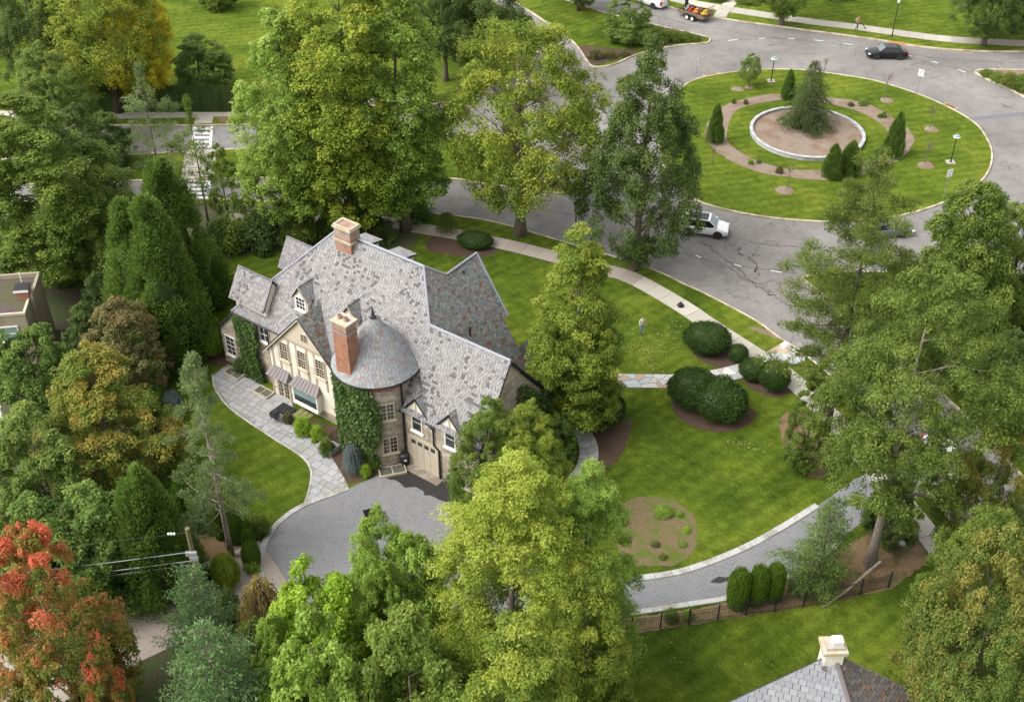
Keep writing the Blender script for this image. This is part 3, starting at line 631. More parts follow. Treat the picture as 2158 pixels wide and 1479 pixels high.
def slates(pts, colf, parent, course=.18, width=.25, name='slates', mat='slate', seed=0, lift=.03):
    """a sloping convex outline covered with separate overlapping slates"""
    P3 = [Vector(p) for p in pts]; n = Vector((0, 0, 0))
    for k in range(len(P3)): n += (P3[k] - P3[0]).cross(P3[(k + 1) % len(P3)] - P3[0])
    n.normalize()
    if n.z < 0: n = -n; P3.reverse()
    e1 = Vector((0, 0, 1)).cross(n).normalized(); e2 = n.cross(e1)
    if e2.z > 0: e2 = -e2
    d0 = P3[0].dot(n)
    P2 = [Vector((p.dot(e1), p.dot(e2), 0)) for p in P3]
    ar = sum(P2[i].x * P2[(i + 1) % len(P2)].y - P2[(i + 1) % len(P2)].x * P2[i].y for i in range(len(P2)))
    if ar < 0: P2.reverse()
    edges = []
    for i in range(len(P2)):
        a, b = P2[i], P2[(i + 1) % len(P2)]; t = (b - a)
        if t.length < 1e-4: continue
        t.normalize(); nn = Vector((t.y, -t.x, 0)); edges.append((nn, a.dot(nn)))
    a0, a1 = min(p.x for p in P2), max(p.x for p in P2); b0, b1 = min(p.y for p in P2), max(p.y for p in P2)
    deck = MB(); deck.poly(P3); deck.prism([p - n * .12 for p in P3], n * .11)
    dk = deck.build('roof_slope', 'dark_metal', parent)
    mb = MB(); r = math.floor(b0 / course)
    while r * course < b1:
        c = math.floor((a0 - width) / width); off = (.5 if r % 2 else 0) * width + (hsh(r, 5, seed) - .5) * .12
        while c * width + off < a1:
            x0 = c * width + off + .008; x1 = x0 + width - .016 - .03 * hsh(c, r, 9); y0, y1 = r * course, (r + 1) * course
            q = [Vector((x0, y0, 0)), Vector((x1, y0, 0)), Vector((x1, y1 + .02 * (hsh(r, c, 2) - .5), 0)), Vector((x0, y1 + .02 * (hsh(r, c, 3) - .5), 0))]
            for nn, d in edges:
                q = clip_poly(q, nn, d + .02)
                if len(q) < 3: break
            if len(q) >= 3:
                r1, r2 = hsh(r, c, seed), hsh(c, r, seed + 1)
                ctr = e1 * ((x0 + x1) / 2) + e2 * ((y0 + y1) / 2) + n * d0; col = colf(ctr, r1, r2)
                up = lift * (.75 + .5 * r2); til = (hsh(r, c, 7) - .5) * .012
                vs = [e1 * p.x + e2 * p.y + n * (d0 + .006 + (p.y - y0) / course * up + (p.x - x0) / width * til) for p in q]
                mb.face(vs, col)
                lo = sorted(range(len(q)), key=lambda i: -q[i].y)[:2]
                if abs(q[lo[0]].y - q[lo[1]].y) < .04:
                    A, B = vs[lo[0]], vs[lo[1]]; mb.face([A, B, B - n * up, A - n * up], [v * .9 for v in col])
            c += 1
        r += 1
    o = mb.build(name, mat, dk); stuff(o)
    return dk
def ridge_cap(a, b, parent, mat='flashing', r=.085, name='ridge_cap'):
    mb = MB(); mb.tube([a, b], r, 6); return mb.build(name, mat, parent)

# ------------------------------------------------------------------ the stone house, in its own axes (u along the back, w towards the street)
house = thing('stone_house', 'large stone and stucco house with steep lichen-grey slate roofs and a round turret', 'house', HO, TH)
ZR, WR, TT = 13.06, 5.05, 1.55
def rear(w): return ZR - TT * (WR - w)
def prismw(mb, poly_uz, w0, w1):                  # outline in (u, z), extruded along w
    mb.prism([(u, w0, z) for u, z in poly_uz], (0, w1 - w0, 0))
mb = MB(); mb.box(-16.9, 1.0, .65, 10.1, 0, 6.05); mb.build('wall', 'stonework', house)
mb = MB(); mb.box(-1.5, 6.35, .05, 7.1, 0, 4.95); mb.prism([(6.0, .06, 4.94), (6.0, 7.09, 4.94), (6.0, 7.09, 5.05), (6.0, 3.14, 9.8), (6.0, .06, 5.1)], (.36, 0, 0)); mb.build('wall', 'stonework', house, fix=True)
mb = MB(); mb.box(-3.5, 2.85, 7.2, 9.6, 0, 5.1); mb.prism([(-3.9, 9.2, 5.1), (1.4, 9.2, 5.1), (1.4, 9.2, 7.5), (-1.25, 9.2, 11.6), (-3.9, 9.2, 7.5)], (0, .41, 0)); mb.build('wall', 'stonework', house)
gab = MB(); prismw(gab, [(-13.3, 0), (-5.6, 0), (-5.6, 4.2), (-9.45, 8.4), (-13.3, 4.2)], .01, 2.2); gab.build('wall', 'stonework', house, fix=True)
lean = MB(); prismw(lean, [(-19.3, 0), (-16.95, 0), (-16.95, 5.85), (-19.3, 3.3)], .66, 6.2); lean.build('wall', 'stonework', house, fix=True)
# roofs
slates([(-17.2, .35, rear(.35)), (-.09, .35, rear(.35)), (-.09, 3.14, rear(3.14)), (-2, WR, ZR), (-10, WR, ZR)], col_lichen, house)
slates([(-.09, -.25, rear(-.25)), (6.7, -.25, rear(-.25)), (6.7, 3.14, rear(3.14)), (-.09, 3.14, rear(3.14))], col_lichen, house)
def hipz(u): return ZR - TT * (u + 2)
hp = lambda u, w: (u, w, hipz(u))
slates([hp(-2, WR), hp(-.09, 3.14), hp(3.3, 7.5), hp(3.3, 9.4), hp(-1.25, 6.5)], col_mixed, house)
slates([hp(-1.25, 6.5), hp(3.3, 9.4), hp(-1.25, 9.4)], col_mixed, house)
slates([hp(-1.25, 9.4), hp(1.5, 9.4), hp(1.5, 9.95), hp(-1.25, 9.95)], col_mixed, house)
wz = lambda w: 10.1 - 1.2 * (w - 3.14)
slates([(-.09, 3.14, 10.1), (6.7, 3.14, 10.1), (6.7, 7.5, wz(7.5)), (3.3, 7.5, wz(7.5))], col_dark, house)
fz = lambda w: ZR - 1.2 * (w - WR)
slates([(-10, WR, ZR), (-2, WR, ZR), (0, 10.4, fz(10.4)), (-17.2, 10.4, fz(10.4))], col_lichen, house)
slates([(-17.2, .35, rear(.35)), (-10, WR, ZR), (-17.2, 10.4, fz(10.4))], col_lichen, house)
slates([(-1.25, 6.5, 11.9), (-1.25, 9.95, 11.9), (-4.1, 9.95, 7.5), (-4.1, 9.0, 7.5)], col_mixed, house)
slates([(2.6, 7.5, 5.35), (5.55, 8.8, 3.25), (5.55, 11.8, 3.25), (3.9, 12.6, 4.43), (2.6, 12.2, 5.35)][:3] + [(2.6, 11.8, 5.35)], col_dark, house)
slates([(2.6, 11.8, 5.35), (5.55, 11.8, 3.25), (4.2, 13.0, 3.25), (2.0, 13.0, 3.25)], col_dark, house)
mb = MB(); mb.box(2.7, 5.2, 8.9, 11.6, 0, 3.2); mb.build('wall', 'stonework', house)
mb = MB(); mb.tube([(5.62, 8.8, 3.2), (5.62, 11.85, 3.2)], .07, 6); mb.build('gutter', 'cream_trim', house)
mb = MB(); mb.box(4.4, 5.6, 11.85, 12.9, 3.3, 3.42); mb.build('porch_fascia', 'white_trim', house)
slates([(-17.0, .5, 5.9), (-17.0, 6.3, 5.9), (-19.5, 6.3, 3.2), (-19.5, .5, 3.2)], col_lichen, house)
for a, b in (((-10, WR, ZR), (-2, WR, ZR)), ((-17.2, .35, rear(.35)), (-10, WR, ZR)), ((-2, WR, ZR), (-.09, 3.14, 10.1)), ((-.09, 3.14, 10.1), (6.7, 3.14, 10.1)), ((-2, WR, ZR), (-1.25, 6.5, 11.9)), ((-1.25, 6.5, 11.9), (-1.25, 9.95, 11.9)), ((-1.25, 9.95, 11.9), (1.5, 9.95, 7.6))):
    ridge_cap(Vector(a) + Vector((0, 0, .04)), Vector(b) + Vector((0, 0, .04)), house)
for a, b in (((6.73, 3.14, 10.02), (6.73, -.25, 4.78)), ((6.73, 3.14, 10.02), (6.73, 7.5, 4.8))):
    mb = MB(); mb.tube([a, b], .07, 4); mb.build('bargeboard', 'iron', house)
for a, b in (((-17.2, .30, 5.72), (-11.9, .30, 5.72)), ((-.9, -.30, 4.80), (-.1, -.30, 4.80)), ((2.05, -.3, 4.8), (2.85, -.3, 4.8)), ((5.1, -.3, 4.8), (6.7, -.3, 4.8))):
    mb = MB(); mb.tube([a, b], .08, 6); mb.build('gutter', 'dark_metal', house)
# wood siding in the top of the end gable
for k in range(7):
    z = 8.0 + k * .25; hw = (9.85 - z) / 1.55 - .08; hw2 = (9.85 - z) / 1.2 - .1
    if hw > .1: mb = MB(); mb.box(6.36, 6.40, 3.14 - hw, 3.14 + hw2, z, z + .235); mb.build('siding_board', 'siding', house)
# ------------------------------------------------------------------ windows
def window(o, t, n, w, h, nx=2, ny=4, parent=house, sash=True, frame='white_trim', sill=True, glass='glass', fw=.08):
    """o: middle of the sill on the wall, t: along the wall, n: outwards"""
    o, t, n = Vector(o), Vector(t).normalized(), Vector(n).normalized(); up = Vector((0, 0, 1))
    def blk(mb, a0, a1, z0, z1, d0, d1):
        P = [o + t * a + n * d + up * z for d in (d0, d1) for a, z in ((a0, z0), (a1, z0), (a1, z1), (a0, z1))]
        i = len(mb.v); mb.v += [tuple(p) for p in P]
        for q in ((0, 1, 2, 3), (7, 6, 5, 4), (0, 4, 5, 1), (1, 5, 6, 2), (2, 6, 7, 3), (3, 7, 4, 0)): mb.f.append(tuple(i + k for k in q)); mb.c.append(None)
    mb = MB(); blk(mb, -w / 2 - fw, -w / 2, 0, h, -.05, .07); blk(mb, w / 2, w / 2 + fw, 0, h, -.05, .07); blk(mb, -w / 2 - fw, w / 2 + fw, h, h + fw, -.05, .07); blk(mb, -w / 2 - fw, w / 2 + fw, -fw, 0, -.05, .07)
    if sash: blk(mb, -w / 2, w / 2, h * .5 - .025, h * .5 + .025, -.02, .045)
    win = mb.build('window', frame, parent, fix=True)
    mb = MB(); P = [o + t * a + n * .015 + up * z for a, z in ((-w / 2, 0), (w / 2, 0), (w / 2, h), (-w / 2, h))]; mb.face(P); mb.build('pane', glass, win)
    if nx > 1 or ny > 1:
        mb = MB()
        for i in range(1, nx): x = -w / 2 + w * i / nx; blk(mb, x - .014, x + .014, 0, h, .0, .035)
        for j in range(1, ny):
            if sash and j * 2 == ny: continue
            z = h * j / ny; blk(mb, -w / 2, w / 2, z - .014, z + .014, .0, .034)
        mb.build('muntins', frame, win)
    if sill: mb = MB(); blk(mb, -w / 2 - fw - .1, w / 2 + fw + .1, -fw - .09, -fw - .001, -.02, .17); mb.build('sill', frame, win)
    return win
X, Y = Vector((1, 0, 0)), Vector((0, 1, 0))
# back gable: stucco, timbers, clapboards
mb = MB(); mb.prism([(-13.28, -.04, .02), (-11.0, -.04, .02), (-11.0, -.04, .85), (-5.62, -.04, .85), (-5.62, -.04, 4.15), (-7.35, -.04, 6.0), (-11.55, -.04, 6.0), (-13.28, -.04, 4.15)], (0, .045, 0)); mb.build('stucco_panel', 'stucco', house)
def rakez(u): return 8.4 - 1.09 * abs(u + 9.45)
for u, z0, z1 in ((-13.2, .02, 4.2), (-12.75, 2.7, 4.75), (-12.0, 3.0, 5.6), (-10.95, .85, 5.95), (-10.2, 2.9, 5.95), (-9.15, 2.9, 5.95), (-8.4, 2.9, 5.95), (-7.35, 2.9, 5.95), (-11.05, 2.9, 3.0), (-6.6, .85, 5.2), (-8.0, .85, .95)):
    if z1 - z0 > .2: mb = MB(); mb.box(u - .085, u + .085, -.075, -.041, z0, z1); mb.build('timber', 'timber_tan', house)
mb = MB(); mb.box(-11.6, -7.3, -.085, -.041, 5.96, 6.14); mb.build('timber', 'timber_tan', house)
mb = MB(); mb.box(-13.3, -5.62, -.08, -.041, .72, .86); mb.build('timber', 'timber_tan', house)
for k in range(9):
    z = 6.16 + k * .235; hw = (8.35 - z) / 1.09 - .08
    if hw > .12: mb = MB(); mb.prism([(-9.45 - hw, -.05, z), (-9.45 + hw, -.05, z), (-9.45 + hw - .2, -.045, z + .23), (-9.45 - hw + .2, -.045, z + .23)] if hw > .3 else [(-9.45 - hw, -.05, z), (-9.45 + hw, -.05, z), (-9.45, -.045, z + .22)], (0, -.02 - .012 * 1, 0)); mb.build('clapboard', 'siding', house, fix=True)
for u in (-11.47, -9.67, -7.87): window((u, -.05, 4.05), X, -Y, .72, 1.5, 3, 6, frame='cream_trim')
vent = MB(); vent.box(-9.15 - .3, -9.15 + .3, -.13, -.06, 6.65, 7.35); vo = vent.build('vent', 'cream_trim', house)
for i in range(2):
    for j in range(3): mb = MB(); mb.box(-9.40 + i * .28, -9.18 + i * .28, -.14, -.131, 6.72 + j * .2, 6.86 + j * .2); mb.build('louvre', 'iron', vo)
gz = lambda u: 8.6 - 1.1 * abs(u + 9.45)
slates([(-9.45, -.22, 8.6), (-9.45, 2.3, 8.6), (-13.65, .62, gz(-13.65)), (-13.65, -.22, gz(-13.65))], col_blue, house, seed=3)
slates([(-9.45, -.22, 8.6), (-9.45, 2.3, 8.6), (-5.0, .4, gz(-5.0)), (-5.0, -.22, gz(-5.0))], col_mixed, house, seed=4)
for s in (-1, 1):
    mb = MB(); mb.prism([(-9.45, -.26, 8.42), (-9.45, -.26, 8.62), (-9.45 + s * 4.2, -.26, 4.0), (-9.45 + s * 4.2, -.26, 3.8)], (0, .05, 0)); mb.build('bargeboard', 'cream_trim', house, fix=True)
    mb = MB(); mb.tube([(-9.45, -.25, 8.63), (-9.45 + s * 4.22, -.25, 3.99)], .045, 4); mb.build('drip_edge', 'iron', house)
# windows in the back wall left of the gable and in the lean-to
window((-14.2, .64, 4.1), X, -Y, .85, 1.2, 2, 2); window((-18.35, .65, 1.0), X, -Y, .95, 1.7, 2, 4)
mb = MB(); mb.tube([(-13.75, .5, 5.65), (-13.75, .5, 0)], .06, 6); mb.build('downspout', 'iron', house)
# french door with copper canopy
fd = MB(); fd.box(-12.75, -11.35, -.12, -.045, 0, 2.25); fdo = fd.build('door', 'cream_trim', house)
for u0, u1 in ((-12.62, -12.1), (-11.98, -11.46)):
    mb = MB(); mb.box(u0 + .06, u1 - .06, -.135, -.121, .3, 2.05); mb.build('pane', 'glass', fdo)
    mb = MB()
    for j in range(1, 5): mb.box(u0 + .06, u1 - .06, -.15, -.136, .3 + 1.75 * j / 5 - .015, .3 + 1.75 * j / 5 + .015)
    mb.box((u0 + u1) / 2 - .015, (u0 + u1) / 2 + .015, -.155, -.1365, .3, 2.05); mb.build('muntins', 'cream_trim', fdo)
mb = MB(); mb.box(-12.06, -12.02, -.2, -.12, 1.0, 1.06); mb.build('handle', 'iron', fdo)
def canopy(u0, u1, z0, z1, d):
    mb = MB(); A, B = (u0 + .25, -.05, z1), (u1 - .25, -.05, z1); C, D = (u0, -d, z0), (u1, -d, z0); E0, E1 = (u0, -.05, z0), (u1, -.05, z0)
    mb.face([C, D, B, A]); mb.face([E0, C, A]); mb.face([D, E1, B]); mb.face([E0, E1, D, C]); co = mb.build('canopy', 'copper_grey', house)
    n = int((u1 - u0) / .32)
    for k in range(1, n):
        t = k / n; mb = MB(); mb.tube([Vector(C).lerp(D, t) + Vector((0, -.01, .01)), Vector(A).lerp(B, t) + Vector((0, 0, .015))], .018, 4); mb.build('seam', 'copper_grey', co)
canopy(-13.15, -11.0, 2.4, 2.95, .75); canopy(-10.75, -7.95, 2.45, 3.0, .75)
# bay window
bay = MB(); bay.box(-10.6, -8.1, -.55, -.045, .95, 1.07); bay.box(-10.6, -10.48, -.55, -.045, 1.07, 2.45); bay.box(-8.22, -8.1, -.55, -.045, 1.07, 2.45); bay.box(-10.48, -8.22, -.55, -.47, 2.36, 2.45); bo = bay.build('bay_window', 'white_trim', house)
mb = MB(); mb.face([(-10.48, -.52, 1.07), (-8.22, -.52, 1.07), (-8.22, -.52, 1.62), (-10.48, -.52, 1.62)]); mb.build('pane', 'glass', bo)
mb = MB(); mb.face([(-10.48, -.521, 1.62), (-8.22, -.521, 1.62), (-8.22, -.521, 2.36), (-10.48, -.521, 2.36)]); mb.build('pane', 'teal_glass', bo)
mb = MB(); mb.box(-10.62, -8.08, -.62, -.045, .78, .949); mb.build('sill', 'white_trim', bo)
# ------------------------------------------------------------------ turret
TC = Vector((-2.75, .5, 0)); TRAD = 2.56
mb = MB(); mb.lathe([(TRAD, 0), (TRAD, 6.75)], TC.x, TC.y, 48); tw = mb.build('turret', 'stonework', house, smooth=True)
mb = MB(); mb.lathe([(TRAD + .01, 6.75), (TRAD + .06, 6.8), (TRAD + .06, 7.45)], TC.x, TC.y, 48); mb.build('brick_band', 'red_brick', tw, smooth=True)
mb = MB(); mb.lathe([(TRAD - .1, 7.38), (3.02, 7.38), (3.08, 7.44), (3.08, 7.50), (2.95, 7.52)], TC.x, TC.y, 64); mb.build('eave', 'white_trim', tw, smooth=True)
mb = MB(); mb.lathe([(3.085, 7.47), (3.17, 7.47), (3.18, 7.58), (3.1, 7.59)], TC.x, TC.y, 64); mb.build('gutter', 'dark_metal', tw, smooth=True)
AP = 11.35; EZ, ER = 7.55, 3.1
cone = MB(); cone.lathe([(ER - .09, EZ), (.05, AP - .06)], TC.x, TC.y, 48); cn = cone.build('turret_roof', 'dark_metal', house, smooth=True)
sl = math.hypot(ER, AP - EZ); mb = MB(); nc = int(sl / .19)
for r in range(nc):
    s0, s1 = r / nc, (r + 1) / nc; ra, rb = ER * (1 - s0), ER * (1 - s1) ; za, zb = EZ + (AP - EZ) * s0, EZ + (AP - EZ) * s1
    m = max(6, int(2 * math.pi * ra / .27)); off = hsh(r, 3, 1)
    for c in range(m):
        a0, a1 = (c + off) / m * 2 * math.pi + .006 / max(ra, .3), (c + 1 + off) / m * 2 * math.pi - .012 / max(ra, .3); k1, k2 = hsh(r, c, 21), hsh(c, r, 22); lf = .03 * (.7 + .6 * k2)
        def pt(a, rad, z): return (TC.x + rad * math.cos(a), TC.y + rad * math.sin(a), z)
        cc = col_blue(None, k1, k2)
        mb.face([pt(a0, ra + lf, za + .02), pt(a1, ra + lf, za + .02), pt(a1, rb + .008, zb + .01), pt(a0, rb + .008, zb + .01)], cc)
        mb.face([pt(a0, ra, za - .01), pt(a1, ra, za - .01), pt(a1, ra + lf, za + .02), pt(a0, ra + lf, za + .02)], [v * .85 for v in cc])
stuff(mb.build('slates', 'slate', cn))
mb = MB(); mb.lathe([(.22, 11.1), (.24, 11.15), (.22, 11.22), (.12, 11.36), (.08, 11.55), (.05, 11.78), (.07, 11.82), (.07, 11.88), (.035, 11.93), (.015, 12.05), (.0, 12.08)], TC.x, TC.y, 20); mb.build('finial', 'dark_metal', cn, smooth=True)
for ang, z, w, h in ((-36, 1.3, .95, 1.3), (-38, 4.3, 1.0, 1.3)):
    a = math.radians(ang); n = Vector((math.cos(a), math.sin(a), 0)); t = Vector((-n.y, n.x, 0)); window(TC + n * (TRAD - .02) + Vector((0, 0, z)), t, n, w, h, 4, 4, parent=tw, frame='cream_trim')
a = math.radians(-12); p = TC + Vector((math.cos(a), math.sin(a), 0)) * (TRAD + .12)
mb = MB(); mb.tube([(p.x + .3, p.y, 7.45), (p.x, p.y, 7.1), (p.x, p.y, 0)], .075, 8); mb.build('downspout', 'iron', house)
# tall brick chimney on the turret
ch = MB(); ch.box(-3.85, -2.6, -2.25, -1.25, 6.9, 11.5); cho = ch.build('chimney', 'red_brick', house)
mb = MB(); mb.box(-3.88, -2.57, -2.28, -1.22, 11.18, 11.32); mb.build('band', 'flashing', cho)
mb = MB(); mb.box(-3.86, -2.59, -2.26, -1.24, 11.501, 11.95); mb.build('stack_top', 'old_brick', cho)
mb = MB(); mb.box(-3.93, -2.52, -2.33, -1.17, 11.951, 12.06); mb.build('cap', 'capstone', cho)
for u in (-3.55, -3.0): mb = MB(); mb.lathe([(.19, 12.06), (.16, 12.3), (.11, 12.3), (.11, 12.1)], u, -1.75, 12); mb.build('flue', 'old_brick', cho)
# wide chimney on the ridge
ch = MB(); ch.box(-9.55, -8.05, 4.35, 5.35, 10.8, 13.2); cho = ch.build('chimney', 'brown_brick', house)
mb = MB(); mb.box(-9.62, -7.98, 4.28, 5.42, 12.85, 13.0); mb.build('band', 'capstone', cho)
mb = MB(); mb.box(-9.55, -8.05, 4.35, 5.35, 13.201, 13.9); mb.build('stack_top', 'old_brick', cho)
mb = MB(); mb.box(-9.66, -7.94, 4.24, 5.46, 13.901, 14.03)
cap2 = mb.build('cap', 'capstone', cho)
mb = MB(); mb.box(-9.6, -8.0, 4.30, 4.46, 14.031, 14.14); mb.box(-9.6, -8.0, 5.24, 5.40, 14.031, 14.14); mb.box(-9.6, -9.44, 4.461, 5.239, 14.031, 14.14); mb.box(-8.16, -8.0, 4.461, 5.239, 14.031, 14.14); mb.build('rim', 'capstone', cho)
mb = MB(); mb.box(-9.435, -8.165, 4.465, 5.235, 14.031, 14.06); mb.build('flue', 'old_brick', cho)
mb = MB(); mb.box(-9.7, -7.9, 4.2, 5.4, 11.3, 11.62); mb.build('flashing', 'flashing', cho)
# ------------------------------------------------------------------ dormers
def dormer(u, w, half, z0, ze, zp, back, colf, ov=.15, front='stucco', win=(.55, .8, 2, 3), wz=None, cheek='dark_metal', seed=9):
    mb = MB(); prismw(mb, [(u - half, z0), (u + half, z0), (u + half, ze), (u, zp - .08), (u - half, ze)], w, back); d = mb.build('dormer', front, house, fix=True)
    sl = (zp - ze) / half; e = half + ov; zz = zp - sl * e
    for s in (-1, 1):
        slates([(u, w - ov, zp), (u, back, zp), (u + s * e, back, zz), (u + s * e, w - ov, zz)], colf, d, course=.2, width=.3, seed=seed)
        mb = MB(); mb.tube([(u, w - ov - .01, zp), (u + s * e, w - ov - .01, zz)], .04, 4); mb.build('bargeboard', 'iron' if front != 'stucco' else 'cream_trim', d)
    if win: window((u, w - .01, wz), X, -Y, win[0], win[1], win[2], win[3], parent=d, sash=False, sill=True)
    return d
# children of a dormer would be a fourth level for the slates: dormer slopes hang on the house itself
_sl = slates
def dormer2(*a, **k):
    global slates
    keep = slates
    def flat(pts, colf, parent, **kw): return keep(pts, colf, house, **kw)
    slates = flat
    d = dormer(*a, **k); slates = keep
    return d
_win = window
def window_flat(*a, **k):
    k['parent'] = house; return _win(*a, **k)
window = window_flat
dormer2(-10.85, 1.6, .62, 7.6, 8.95, 9.85, 3.0, col_blue, win=(.85, 1.0, 3, 3), wz=7.85)
dormer2(-6.35, 1.85, .66, 8.0, 8.95, 9.9, 3.0, col_lichen, win=(.6, .6, 2, 2), wz=8.25)
dormer2(1.05, .02, .98, 2.9, 5.15, 6.35, 1.4, col_blue, win=(.78, 1.45, 1, 2), wz=3.45, front='stonework')
dormer2(3.95, .02, .98, 2.9, 5.15, 6.35, 1.4, col_blue, win=(.78, 1.45, 1, 2), wz=3.45, front='stonework')
for u in (1.05, 3.95):
    mb = MB(); mb.prism([(u - .82, -.012, 5.15), (u + .82, -.012, 5.15), (u, -.012, 6.12)], (0, -.025, 0)); mb.build('gable_panel', 'stucco', house, fix=True)
    mb = MB(); mb.box(u - .06, u + .06, -.055, -.038, 5.15, 5.95); mb.build('timber', 'timber_tan', house)
for wc in (1.7, 6.8):                               # dormers at the far left end, gables facing away
    mb = MB(); mb.prism([(-17.0, wc - .95, 5.5), (-17.0, wc + .95, 5.5), (-17.0, wc + .95, 7.5), (-17.0, wc, 9.0), (-17.0, wc - .95, 7.5)], (3.2, 0, 0)); mb.build('dormer', 'stucco', house, fix=True)
    for s in (-1, 1): slates([(-17.25, wc, 9.15), (-13.7, wc, 9.15), (-13.7, wc + s * 1.35, 7.0), (-17.25, wc + s * 1.35, 7.0)], col_lichen, house, seed=5)
for uc in (-11.5, -8.1):                            # shed dormers on the street slope
    mb = MB(); mb.box(uc - .7, uc + .7, 7.6, 10.1, 7.0, 9.2); mb.build('dormer', 'stucco', house)
    slates([(uc - .85, 7.4, 10.15), (uc + .85, 7.4, 10.15), (uc + .85, 10.35, 9.4), (uc - .85, 10.35, 9.4)], col_blue, house, seed=6)
window = _win
# vent pipes on the street wing roof
for u, w, h in ((1.2, 5.9, .75), (-.9, 8.0, .25)):
    mb = MB(); z = hipz(u); mb.tube([(u, w, z - .2), (u, w, z + h)], .075, 8); mb.build('vent_pipe', 'iron', house)
# small bay on the end wall
mb = MB(); pts = [(6.36, 1.0), (6.9, 1.0), (7.45, 1.8), (7.45, 3.2), (6.9, 4.0), (6.36, 4.0)]
mb.prism([(u, w, 0) for u, w in pts], (0, 0, 3.3)); eb = mb.build('end_bay', 'stonework', house, fix=True)
def fanroof(pts, apex0, apex1):
    for i in range(1, len(pts) - 2): pass
q = [(6.3, .8, 3.3), (7.0, .8, 3.3), (7.7, 1.7, 3.3), (7.7, 3.3, 3.3), (7.0, 4.2, 3.3), (6.3, 4.2, 3.3)]
slates([q[2], q[3], (6.36, 3.0, 5.0), (6.36, 2.0, 5.0)], col_pale, house); slates([q[1], q[2], (6.36, 2.0, 5.0), (6.36, .9, 3.6)][:3], col_pale, house); slates([q[3], q[4], (6.36, 3.0, 5.0)], col_pale, house)
window((7.46, 2.5, 1.3), Y, X, 1.1, 1.5, 2, 4)
# garage door
gd = MB(); gd.box(.15, .33, -.03, .049, 0, 2.75); gd.box(2.62, 2.8, -.03, .049, 0, 2.75); gd.box(.33, 2.62, -.03, .049, 2.58, 2.75); gdo = gd.build('garage_door', 'cream_trim', house)
for j in range(4):
    for i in range(4):
        u0 = .33 + i * .5725; z0 = .02 + j * .64
        mb = MB(); mb.box(u0 + .012, u0 + .56, -.005, .045, z0 + .012, z0 + .628); pn = mb.build('door_panel', 'siding', gdo)
        if j == 3: mb = MB(); mb.box(u0 + .1, u0 + .48, -.012, -.0055, z0 + .16, z0 + .5); mb.build('pane', 'glass', pn)
mb = MB(); mb.box(-.2, 3.2, -.75, .04, 0, .05); mb.build('threshold', 'dull_concrete', house)
mb = MB(); mb.tube([(2.4, -.28, 4.75), (2.5, -.06, 4.3), (2.5, -.06, 2.9), (2.95, -.06, 2.6), (2.95, -.06, 0)], .07, 8); mb.build('downspout', 'iron', house)
mb = MB(); mb.lathe([(.03, 6.6), (.06, 6.6), (.06, 6.75), (.0, 6.78)], -1.2, -1.9, 8); mb.build('flood_lamp', 'white_trim', house)
# window wells at the foot of the walls
def well(c, t, n, w, d, label):
    c = HO + D1 * c[0] + D2 * c[1]; tt = (D1 * t[0] + D2 * t[1]).normalized(); nn = (D1 * n[0] + D2 * n[1]).normalized()
    r = thing('window_well', label, 'window well', c, math.atan2(tt.y, tt.x)); sgn = 1 if Vector((-tt.y, tt.x, 0)).dot(nn) > 0 else -1
    y0, y1 = (0, d) if sgn > 0 else (-d, 0)
    mb = MB(); mb.box(-w / 2, w / 2, y0, y0 + .07, 0, .2); mb.box(-w / 2, w / 2, y1 - .07, y1, 0, .2); mb.box(-w / 2, -w / 2 + .07, y0 + .071, y1 - .071, 0, .2); mb.box(w / 2 - .07, w / 2, y0 + .071, y1 - .071, 0, .2); mb.box(-.03, .03, y0 + .071, y1 - .071, .1, .21); mb.build('frame', 'cream_trim', r)
    for s in (-1, 1): mb = MB(); a, b = (-w / 2 + .075, -.035) if s < 0 else (.035, w / 2 - .075); mb.box(a, b, y0 + .075, y1 - .075, .11, .13); mb.build('cover', 'well_cover', r)
speckle('well_cover', (.075, .08, .06), (.13, .13, .10), 4, .4)
a = math.radians(-38); n = (math.cos(a), math.sin(a)); well((TC.x + n[0] * 2.72, TC.y + n[1] * 2.72), (-n[1], n[0]), n, 1.9, .95, 'cream framed window well at the foot of the turret beside the bin')
well((-13.9, -.1), (1, 0), (0, -1), 1.5, .9, 'cream framed window well between the ivy and the french door')
well((-17.4, .2), (1, 0), (0, -1), 1.6, .9, 'window well below the far left ground floor window of the house')
# ------------------------------------------------------------------ foliage
def unit(a): return a / np.maximum(np.linalg.norm(a, axis=1, keepdims=True), 1e-9)
def leaf_mesh(name, C, D, N, L, Wd, var):
    """one diamond-shaped leaf (or spray of needles) per row"""
    n = len(C); D = unit(D); S = unit(np.cross(D, N)); Nn = np.cross(S, D)
    L = np.broadcast_to(np.asarray(L, float), (n,))[:, None]; Wd = np.broadcast_to(np.asarray(Wd, float), (n,))[:, None]
    V = np.empty((n, 4, 3), np.float32)
    V[:, 0] = C; V[:, 1] = C + D * L * .45 + S * Wd * .5 + Nn * Wd * .12; V[:, 2] = C + D * L; V[:, 3] = C + D * L * .45 - S * Wd * .5 + Nn * Wd * .12
    me = bpy.data.meshes.new(name); me.vertices.add(4 * n); me.vertices.foreach_set('co', V.ravel())
    me.loops.add(4 * n); me.loops.foreach_set('vertex_index', np.arange(4 * n, dtype=np.int32))
    me.polygons.add(n); me.polygons.foreach_set('loop_start', np.arange(0, 4 * n, 4, dtype=np.int32))
    at = me.attributes.new('var', 'FLOAT', 'POINT'); at.data.foreach_set('value', np.repeat(np.clip(var, 0, 1), 4).astype(np.float32))
    me.update(calc_edges=True); me.validate(); return me
def rand_unit(rg, n):
    return unit(rg.normal(size=(n, 3)))
